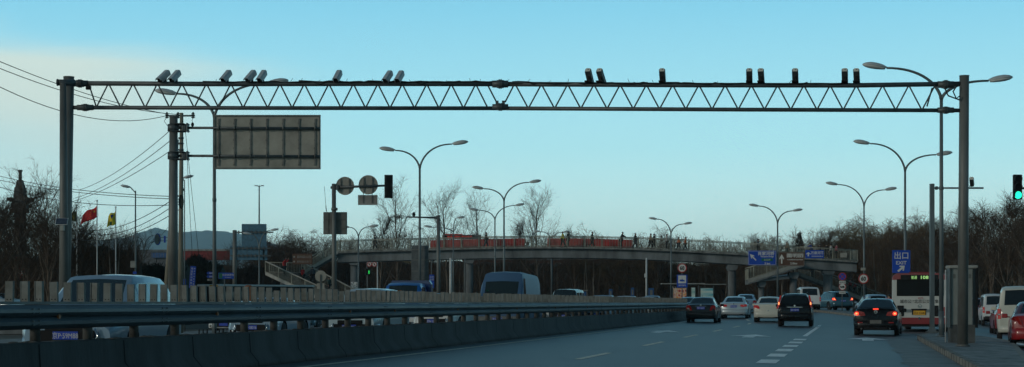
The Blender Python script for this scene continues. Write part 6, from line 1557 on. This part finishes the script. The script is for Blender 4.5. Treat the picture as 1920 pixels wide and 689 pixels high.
# orange bollard and bus behind the boards
t = thing('orange_pillar', 'tall orange traffic pillar on a red base behind the boards', 'traffic pillar', G(466, 105)); b = MB(); b.tube([(0, 0, .9), (0, 0, 1.2), (0, 0, 2.62), (0, 0, 2.68)], [.40, .30, .23, .15], 16); b.build('shaft', 'orange', t); b = MB(); b.cbox((0, 0, .5), (.9, .8, .95), .1); b.build('base', 'redcloth', t)
def farbus():
    g = G(482, 125); t = thing('city_bus', 'dark far bus with a pale roof edge behind the boards at the left', 'bus', g, heading(.9)); b = MB(); b.cbox((0, 0, 1.6), (2.5, 9, 2.5), .15); b.build('body', 'black', t); b = MB(); b.cbox((0, 0, 2.90), (2.52, 9.02, .14), .05); b.build('roof', 'white', t); b = MB(); b.box((0, 0, 2.0), (2.54, 8.4, .9)); b.build('window_band', 'glasslt', t)
    b = MB(); b.box((.7, -4.52, 2.86), (.9, .05, .14)); b.build('route_panel', 'yellowplate', t)
    for y in (-2.8, 2.8):
        for s in (-1, 1): wheel(t, s * 1.1, y, .45, steelrim=True)
farbus()
t = thing('blue_canopy', 'small blue canopy with two blue tops behind the glare boards', 'canopy', G(496, 104)); b = MB(); b.cbox((-.35, 0, 1.62), (.7, .8, .16), .06); b.cbox((.36, 0, 1.60), (.7, .8, .16), .06); b.build('top', mat('bright blue sheet', (.01, .08, .45), .6), t); b = MB(); [b.tube([(x, 0, 0), (x, 0, 1.6)], .02, 6) for x in (-.6, .6)]; b.build('post', 'pole', t); b = MB(); b.box((0, -.2, 1.1), (1.3, .05, .6)); b.build('side_sheet', 'conclt', t)
for i, (x, m_) in enumerate(((6, 'white'), (40, 'blue grey'))):
    lb = ['white parked car at the left edge below the red sign', 'grey parked car under the bare trees at the left'][i]
    g = G(x - 8, 100); t_, me_ = mk_car('parked_car', lb, 'car', g, R(70), 1.75, 4.5, SEDAN, SG['bands'], SG['gb'], SG['sw'], SG['wheels'], .31, white if i == 0 else silver); t_.location.z += 1.1 - .25
t = thing('earth_bank', 'low pale earth bank with a retaining edge at the left behind the boards', 'earth bank', G(40, 100)); b = MB(); b.cbox((0, 2.0, .35), (9, 6, 1.1), .2); b.build('bank', mat('pale soil', (.16, .12, .07), .95, var=.3), t); b = MB(); b.cbox((0, -1.1, .3), (9, .2, .9), .03); b.build('edge', 'conc', t)

# hills on the horizon
def hill(name, pts, d, m):
    b = MB(); n = len(pts); rr = []
    for i, (x, y) in enumerate(pts):
        p = P(x, y, d); rr.append([Vector((p.x, d - 800, -20)), Vector((p.x, d - 300, p.z * .55)), Vector((p.x, d, p.z)), Vector((p.x, d + 500, p.z * .5)), Vector((p.x, d + 800, -20))])
    b.loft(rr, caps=True); o = b.build(name, m, normals=True); tag(o, kind='structure')
HILL = mat('haze paled hill scrub', (.15, .19, .205), .95, var=.2, scale=.004)  # distance haze partly put into the base colour: paler and bluer
base_pts = [(-40, 500), (60, 480), (140, 462), (200, 450), (240, 444), (258, 437), (276, 432), (290, 427), (300, 428.5), (316, 433), (340, 436), (365, 434), (390, 433), (420, 434), (445, 438), (475, 446), (510, 456), (550, 468), (600, 485), (660, 505), (720, 530)]
random.seed(4); fine = []
for (x0, y0), (x1, y1) in zip(base_pts, base_pts[1:]):
    for k in range(4): fine.append((x0 + (x1 - x0) * k / 4, y0 + (y1 - y0) * k / 4 + random.uniform(-.9, .9)))
hill('hills', fine, 6200, HILL)
# ================================================================ trees
M['stem'] = mat('pale stems', (.15, .13, .105), .95, var=.4, scale=2, stretch=(1, 1, .3))
M['woodtwig'] = mat('wood twigs', (.105, .072, .048), .95, var=.3, scale=.15)
def prism(b, p, q, r0, r1, n=3):
    t = (q - p).normalized(); x = t.orthogonal().normalized(); y = t.cross(x); o = len(b.v)
    for c, r in ((p, r0), (q, r1)):
        for k in range(n):
            a = 2 * math.pi * k / n; b.v.append(c + (x * math.cos(a) + y * math.sin(a)) * r)
    for k in range(n):
        k2 = (k + 1) % n; b.f.append([o + k, o + k2, o + n + k2, o + n + k]); b.sm.append(n > 3); b.mi.append(0)
def blade(b, p, q, w_):
    """a thin twig: two crossed tapering faces"""
    t = (q - p).normalized(); x = t.orthogonal().normalized() * w_; o = len(b.v); y = t.cross(x)
    b.v += [p + x, p - x, q]; b.f.append([o, o + 1, o + 2]); b.sm.append(False); b.mi.append(0)
    b.v += [p + y, p - y]; b.f.append([o + 3, o + 4, o + 2]); b.sm.append(False); b.mi.append(0)
def make_tree(seed, H, kind):
    rnd = random.Random(seed); T = MB(); Cn = MB(); U_ = rnd.uniform
    def limb(b, p, d, L_, r, n, wob, up, r_end=.3):
        pts = [p]; dd = d.copy()
        for i in range(n):
            dd = (dd + Vector((U_(-wob, wob), U_(-wob, wob), U_(-wob, wob) + up))).normalized(); pts.append(pts[-1] + dd * L_ / n)
        for i in range(n):
            ra = r * (1 - (1 - r_end) * i / n); rb = r * (1 - (1 - r_end) * (i + 1) / n); prism(b, pts[i], pts[i + 1], ra, rb, 6 if r > .06 else 4 if r > .025 else 3)
        return pts
    def along(pts, a):
        s = a * (len(pts) - 1); i = min(int(s), len(pts) - 2); return pts[i].lerp(pts[i + 1], s - i), (pts[i + 1] - pts[i]).normalized()
    def away(d, ang):
        az = U_(0, 2 * math.pi); x = d.orthogonal().normalized(); y = d.cross(x)
        return (d * math.cos(ang) + (x * math.cos(az) + y * math.sin(az)) * math.sin(ang)).normalized()
    if kind == 'poplar': th, r0, n1, a1, l1, lo = .88, .085, 26, (R(24), R(52)), .42, .22
    elif kind == 'willow': th, r0, n1, a1, l1, lo = .45, .17, 13, (R(25), R(75)), .52, .35
    elif kind == 'fork': th, r0, n1, a1, l1, lo = .55, .15, 12, (R(15), R(52)), .58, .30
    else: th, r0, n1, a1, l1, lo = .8, .10, 22, (R(18), R(45)), .36, .15
    tr = limb(T, Vector((0, 0, 0)), Vector((0, 0, 1)), H * th, r0, 9, .06, .05, .35)
    for i in range(n1):
        a = lo + (1 - lo) * (i + U_(0, .8)) / n1; p, d = along(tr, min(a, .999)); ln = H * l1 * U_(.7, 1.15) * (1.15 - .75 * a if kind in ('poplar', 'sapling') else 1.0)
        r1 = (.055 if kind != 'poplar' else .034) * (1.2 - .6 * a) * (1.3 if kind in ('willow', 'fork') else 1)
        if kind == 'willow' and a > .97: pass
        m = limb(T, p, away(d, U_(*a1)), ln, r1, 6, .14 if kind != 'poplar' else .09, .16 if kind == 'poplar' else .10 if kind != 'willow' else .04)
        n2 = {'poplar': 6, 'willow': 17, 'fork': 13, 'sapling': 7}[kind]
        for j in range(n2):
            p2, d2 = along(m, U_(.2, .99)); l2 = ln * U_(.22, .48); m2 = limb(Cn, p2, away(d2, U_(R(22), R(58))), l2, .019 if kind != 'poplar' else .0095, 4, .18, .10 if kind != 'willow' else .0)
            n3 = {'poplar': 5, 'willow': 13, 'fork': 10, 'sapling': 6}[kind]
            for k in range(n3):
                p3, d3 = along(m2, U_(.15, 1.0)); l3 = U_(.4, 1.0) * (1.25 if kind == 'willow' else .95)
                d4 = away(d3, U_(R(15), R(55)))
                if kind == 'willow': d4 = (d4 + Vector((0, 0, -.25))).normalized()
                e = p3 + d4 * l3; blade(Cn, p3, e, .0145 if kind == 'willow' else .0095 if kind != 'poplar' else .0050)
                for s_ in range(2 if kind != 'willow' else 3):
                    q = p3.lerp(e, U_(.25, .9)); dq = away(d4, U_(R(20), R(45)))
                    if kind == 'willow': dq = (dq + Vector((0, 0, -.9))).normalized()
                    blade(Cn, q, q + dq * U_(.3, .75), .0105 if kind == 'willow' else .0065 if kind != 'poplar' else .0036)
    return T, Cn
TP = {}
def tree(px, d, top, kind, label, group='bare trees behind the footbridge', seed=1, rot=0, wid=1.0, m='twig', base=None):
    key = (kind, seed, m)
    if key not in TP:
        T, Cn = make_tree(seed * 17 + len(kind), 10.0, kind); me = []
        for mb, n_, mm in ((T, 'trunk', 'bark'), (Cn, 'crown', m)):
            x = bpy.data.meshes.new(n_); x.from_pydata(mb.v, [], mb.f); x.materials.append(M[mm]); me.append(x)
        zt = max(v.z for v in Cn.v); TP[key] = (me, zt)
    (mt, mc_), zt = TP[key]; g = G(px, d); h = CAMH + (HOR - top) * d / F - g.z
    t = thing('bare_tree', label, 'tree', g, R(rot), group); s = h / zt; t.scale = (s * wid, s * wid, s)
    for n_, x in (('trunk', mt), ('crown', mc_)): o = bpy.data.objects.new(n_, x); COL.objects.link(o); o.parent = t
    return t
TB = 'bare trees behind the footbridge'
tree(745, 215, 320, 'poplar', 'tall bare tree with a bird nest above the camera pole arm', TB, 1, 20, 1.15)
t = thing('bird_nest', 'dark round bird nest in the bare tree above the bridge', 'nest', P(746, 407, 214.6)); b = MB(); random.seed(8)
for k in range(160): a = Vector((random.gauss(0, .26), random.gauss(0, .2), random.gauss(0, .14))); b.tube([a, a + Vector((random.uniform(-.3, .3), random.uniform(-.3, .3), random.uniform(-.12, .12)))], .02, 3)
b.build('sticks', 'twig', t)
tree(712, 205, 392, 'sapling', 'small bare tree just left of the one with the nest', TB, 2, 50)
tree(838, 218, 324, 'poplar', 'wide crowned tall bare tree between the camera pole and the taller lamp', TB, 3, 140, 1.25)
tree(903, 225, 340, 'poplar', 'slender bare tree behind the two double lamps', TB, 2, 80, 1.0)
tree(1010, 212, 328, 'poplar', 'tall bare tree right of the taller lamp, leaning branches spread wide', TB, 4, 200, 1.35)
tree(975, 230, 395, 'sapling', 'thin bare tree between the taller lamp and the wide spread tree', TB, 5, 10)
tree(790, 235, 420, 'fork', 'low rounded bare tree behind the tall sign panel', TB, 6, 0, 1.1)
tree(1075, 240, 415, 'sapling', 'short bare tree behind the pair of people on the bridge', TB, 7, 30)
tree(1165, 235, 414, 'willow', 'bushy pale brown willow behind the middle of the bridge', TB, 1, 0, 1.15, 'twig2')
tree(1258, 240, 432, 'willow', 'low willow behind the lamp left of the tow sign', TB, 2, 60, 1.2, 'twig2')
tree(1230, 230, 424, 'sapling', 'thin bare tree left of the low willow', TB, 3, 20)
tree(1362, 240, 444, 'willow', 'small round willow left of the blue direction sign', TB, 3, 10, 1.3, 'twig2')
tree(1425, 225, 426, 'sapling', 'thin bare tree behind the blue direction sign', TB, 8, 0, 1.3)
tree(1466, 235, 440, 'fork', 'low bare tree behind the brown sign', TB, 9, 70, 1.0)
tree(545, 240, 417, 'willow', 'broad rounded bare willow behind the left stairs', TB, 4, 0, 1.25, 'twig')
tree(585, 235, 425, 'willow', 'second rounded bare willow next to the left stairs top', TB, 5, 90, 1.1, 'twig')
tree(565, 225, 416, 'willow', 'tallest rounded bare willow left of the upper stairs', TB, 6, 40, 1.3, 'twig')
tree(1420, 245, 424, 'willow', 'pale bushy tree behind the brown and blue signs', TB, 2, 30, 1.3, 'twig2')
tree(1570, 250, 412, 'willow', 'pale tall bushy tree behind the right end railing', TB, 3, 130, 1.3, 'twig2')
tree(508, 230, 436, 'fork', 'bare tree behind the far blue grey sign panels', TB, 10, 0, 1.1)
tree(652, 230, 432, 'sapling', 'thin bare tree above the left bridge end', TB, 5, 0, 1.3)
tree(405, 190, 430, 'fork', 'bare tree right of the lamp pole in front of the mountain', TB, 11, 0, 1.2)
tree(430, 215, 445, 'sapling', 'thin bare tree left of the far sign pole', TB, 12, 0, 1.3)
LT = 'bare trees at the left edge'
left = [(-12, 92, 322, 'fork', 1, 0, 1.1, 'bare tree cut off by the left edge of the picture'), (26, 112, 330, 'sapling', 2, 40, 1.5, 'bare tree left of the dark tower'), (58, 104, 340, 'fork', 3, 90, 1.1, 'bare tree in front of the dark tower'),
        (92, 98, 287, 'fork', 4, 10, .95, 'tallest bare tree at the left, its top beside the gantry column'), (132, 108, 345, 'fork', 5, 60, 1.0, 'bare tree directly behind the left gantry column'), (160, 116, 388, 'sapling', 6, 0, 1.5, 'bare tree between the red flag and the gantry column'),
        (192, 120, 412, 'fork', 7, 0, 1.15, 'low bare tree between the red and yellow flags'), (232, 124, 408, 'fork', 8, 120, 1.1, 'low bare tree right of the yellow flag'), (10, 130, 352, 'sapling', 9, 0, 1.6, 'dense bare tree behind the ones at the left edge')]
for x, d, y, k, s, r_, w_, lb in left: tree(x, d, y, k, lb, LT, s, r_, w_)
RT = 'bare trees of the wood on the right'
right = [(1508, 205, 412, 'fork', 1, 'bare tree above the small blue sign'), (1545, 215, 420, 'sapling', 2, 'bare tree above the right bridge end'), (1580, 205, 415, 'fork', 5, 'bare tree left of the right 60 sign'), (1528, 240, 424, 'willow', 1, 'pale bushy tree behind the right bridge end'),
         (1640, 225, 395, 'willow', 2, 'pale rounded willow right of the right 60 sign'), (1675, 205, 379, 'willow', 3, 'tall rounded pale willow above the EXIT sign'), (1718, 190, 408, 'fork', 3, 'bare tree right of the EXIT sign'), (1745, 175, 398, 'sapling', 4, 'bare tree behind the square island pole'),
         (1782, 165, 400, 'fork', 6, 'bare tree between the island pole and the gantry column'), (1815, 150, 372, 'sapling', 1, 'bare tree right of the gantry column'), (1838, 165, 392, 'fork', 4, 'bare tree behind the thin camera arm'), (1860, 140, 362, 'sapling', 3, 'upright bare tree left of the green light'),
         (1888, 135, 345, 'sapling', 5, 'upright bare tree just left of the green light'), (1912, 150, 352, 'fork', 2, 'bare tree behind the green light'), (1934, 130, 340, 'sapling', 6, 'bare tree cut off by the right edge'), (1765, 205, 412, 'willow', 5, 'dense tree far behind the grey cabinet'), (1610, 240, 420, 'willow', 4, 'dense pale tree behind the right stairs'), (1850, 200, 385, 'willow', 1, 'dense tree far behind the white minivan')]
right += [(1655, 212, 388, 'willow', 2, 'pale drooping willow left of the EXIT sign pole'), (1702, 215, 392, 'willow', 6, 'full pale willow just right of the EXIT sign'), (1738, 220, 404, 'willow', 1, 'pale willow behind the square island pole'), (1612, 230, 410, 'willow', 5, 'bushy willow directly behind the right 60 sign lamp')]
for i, (x, d, y, k, s, lb) in enumerate(right): tree(x, d, y, k, lb, RT, s, i * 47, 1.35 if k == 'sapling' else 1.1, 'twig' if k != 'willow' else 'twig2')
t = thing('conifer', 'small dark pointed conifer above the brown sign', 'tree', G(1499, 215)); H_ = CAMH + (HOR - 442) * 215 / F; b = MB(); b.tube([(0, 0, 0), (0, 0, H_)], [.15, .03], 6); b.build('trunk', 'bark', t); b = MB(); random.seed(6)
for k in range(1500):
    a = random.random() ** .7; z = H_ * (1 - a * .6); r_ = (.15 + a * 1.3) * random.uniform(.5, 1); th = random.uniform(0, 6.28); p = Vector((r_ * math.cos(th), r_ * math.sin(th), z)); blade(b, p, p + Vector((random.uniform(-.3, .3), random.uniform(-.3, .3), random.uniform(-.25, .35))), .06)
b.build('crown', 'hedge', t)

# dense wood masses: nobody could count the stems
def wood(name, label, px0, px1, d0, d1, topf, n, m, dens=1.4, w_=.016, trunks=40, seed=1):
    rnd = random.Random(seed); b = MB()
    for k in range(trunks):
        d = rnd.uniform(d0, d1); px = rnd.uniform(px0, px1); g = G(px, d); h = (CAMH + (HOR - topf(px)) * d / F - g.z) * rnd.uniform(.6, .95)
        q = g + Vector((rnd.uniform(-.4, .4), 0, h)); prism(b, g, g.lerp(q, .5) + Vector((rnd.uniform(-.15, .15), 0, 0)), .10, .075, 5); prism(b, g.lerp(q, .5), q, .075, .02, 4)
    nt_ = len(b.f)
    for k in range(n):
        d = rnd.uniform(d0, d1); px = rnd.uniform(px0, px1); g = G(px, d); h = CAMH + (HOR - topf(px)) * d / F - g.z
        lump = noise.noise(Vector((g.x * .22, g.y * .05, seed * 3.1))) * .22 + noise.noise(Vector((g.x * .9, 0, seed))) * .10
        z = h * (rnd.random() ** dens) * (1 + lump)
        p = g + Vector((0, 0, z)); dv = Vector((rnd.gauss(0, .38), rnd.gauss(0, .38), 1.0)).normalized(); ln = rnd.uniform(.6, 1.7)
        e = p + dv * ln; blade(b, p, e, w_)
        for s_ in range(2): q = p.lerp(e, rnd.uniform(.1, .7)); blade(b, q, q + (dv + Vector((rnd.gauss(0, .5), rnd.gauss(0, .5), 0))).normalized() * ln * .5, w_ * .7)
    for i in range(len(b.f)): b.mi[i] = 1 if i < nt_ and (i // 9) % 3 else 0
    o = b.build(name, [m, 'stem']); tag(o, label, None, None, 'stuff')
def fn(pts):
    def f(x):
        for (a, ya), (c, yc) in zip(pts, pts[1:]):
            if a <= x <= c: return ya + (yc - ya) * (x - a) / (c - a)
        return pts[0][1] if x < pts[0][0] else pts[-1][1]
    return f
fT = fn([(330, 500), (480, 470), (560, 455), (640, 462), (760, 452), (900, 458), (1060, 455), (1200, 458), (1330, 462), (1420, 462), (1500, 462), (1600, 468), (1650, 470)])
wood('woods', 'dark brown winter wood behind the footbridge', 470, 1660, 222, 262, fT, 36000, 'woodtwig', 1.05, .019, 170, 1)
fR = fn([(1600, 462), (1680, 440), (1780, 432), (1850, 412), (1900, 400), (1960, 396)])
wood('woods', 'dark brown winter wood along the right side road', 1612, 1990, 188, 240, fR, 20000, 'woodtwig', 1.15, .015, 90, 2)
fL = fn([(-40, 400), (60, 420), (120, 425), (200, 455), (260, 470), (330, 492)])
wood('thicket', 'dark bare thicket at the far left below the trees', -60, 260, 112, 140, fL, 9000, 'woodtwig', 1.2, .012, 40, 3)
def hedge(label, px0, px1, d, depth, topf, m='hedge', seed=1, n=5000):
    rnd = random.Random(seed); b = MB(); k = 60; rr = []
    for i in range(k + 1):
        px = px0 + (px1 - px0) * i / k; g = G(px, d); h = CAMH + (HOR - topf(px)) * d / F - g.z; h *= 1 + .10 * noise.noise(Vector((px * .05, seed, 0))) + .05 * noise.noise(Vector((px * .3, seed, 1))); jj = .25 * noise.noise(Vector((px * .2, seed, 4)))
        rr.append([g + Vector((0, jj, -.2)), g + Vector((0, -.25 + jj, h * .5)), g + Vector((0, jj, h * .92)), g + Vector((0, depth * .5, h)), g + Vector((0, depth, h * .9)), g + Vector((0, depth, -.2))])
    b.loft(rr)
    for q in range(n):
        i = rnd.randrange(k); r0 = rr[i][rnd.choice((0, 1, 2))].lerp(rr[i + 1][2], rnd.random()); p = r0 + Vector((rnd.gauss(0, .12), rnd.uniform(-.3, .1), rnd.gauss(0, .2))); blade(b, p, p + Vector((rnd.gauss(0, .2), rnd.gauss(0, .1), rnd.uniform(.05, .5))), .05)
    c = G((px0 + px1) / 2, d); rel(b, c); o = b.build('hedge', m, None, loc=c); tag(o, label, 'hedge')
H2 = mat('brown hedge', (.030, .024, .018), .95, var=.4, scale=.6)
hedge('long dark hedge under the far side of the footbridge', 500, 1665, 268, 5, fn([(500, 498), (700, 490), (900, 492), (1200, 496), (1420, 496), (1660, 490)]), H2, 1, 9000)
hedge('dark hedge along the right side road behind the cars', 1600, 2000, 218, 4, fn([(1600, 495), (1750, 485), (2000, 470)]), H2, 2, 5000)
hedge('dark evergreen hedge behind the flagpoles', 128, 250, 126, 3, fn([(128, 470), (180, 466), (225, 468), (250, 486)]), 'hedge', 3, 4000)
hedge('dark evergreen hedge right of the utility poles', 343, 412, 150, 3, fn([(343, 486), (365, 482), (390, 490), (412, 500)]), 'hedge', 4, 3000)
hedge('low dark hedge at the left edge behind the earth bank', -80, 130, 150, 3, fn([(-80, 480), (60, 486), (130, 480)]), H2, 5, 4000)
hedge('low dark hedge left of the stairs behind the far bus', 405, 560, 200, 3, fn([(405, 508), (480, 500), (560, 500)]), H2, 6, 4000)
hedge('dark hedge between the flat roofed hall and the leaning pole', 245, 345, 140, 3, fn([(245, 505), (290, 500), (345, 498)]), 'hedge', 7, 3000)

# air: distant hills fade to blue
b = MB(); b.box((0, 3600, 141), (14000, 8200, 310)); hz_ = b.build('haze', 'black'); hz_['kind'] = 'stuff'
hm = bpy.data.materials.new('haze air'); hm.use_nodes = True; n = hm.node_tree.nodes; l = hm.node_tree.links
for x in list(n):
    if x.type == 'BSDF_PRINCIPLED': n.remove(x)
vol = n.new('ShaderNodeVolumePrincipled'); vol.inputs['Color'].default_value = (.80, .95, 1.0, 1); vol.inputs['Density'].default_value = HAZE; vol.inputs['Anisotropy'].default_value = .65
l.new(vol.outputs[0], n['Material Output'].inputs['Volume']); hz_.data.materials.clear(); hz_.data.materials.append(hm)
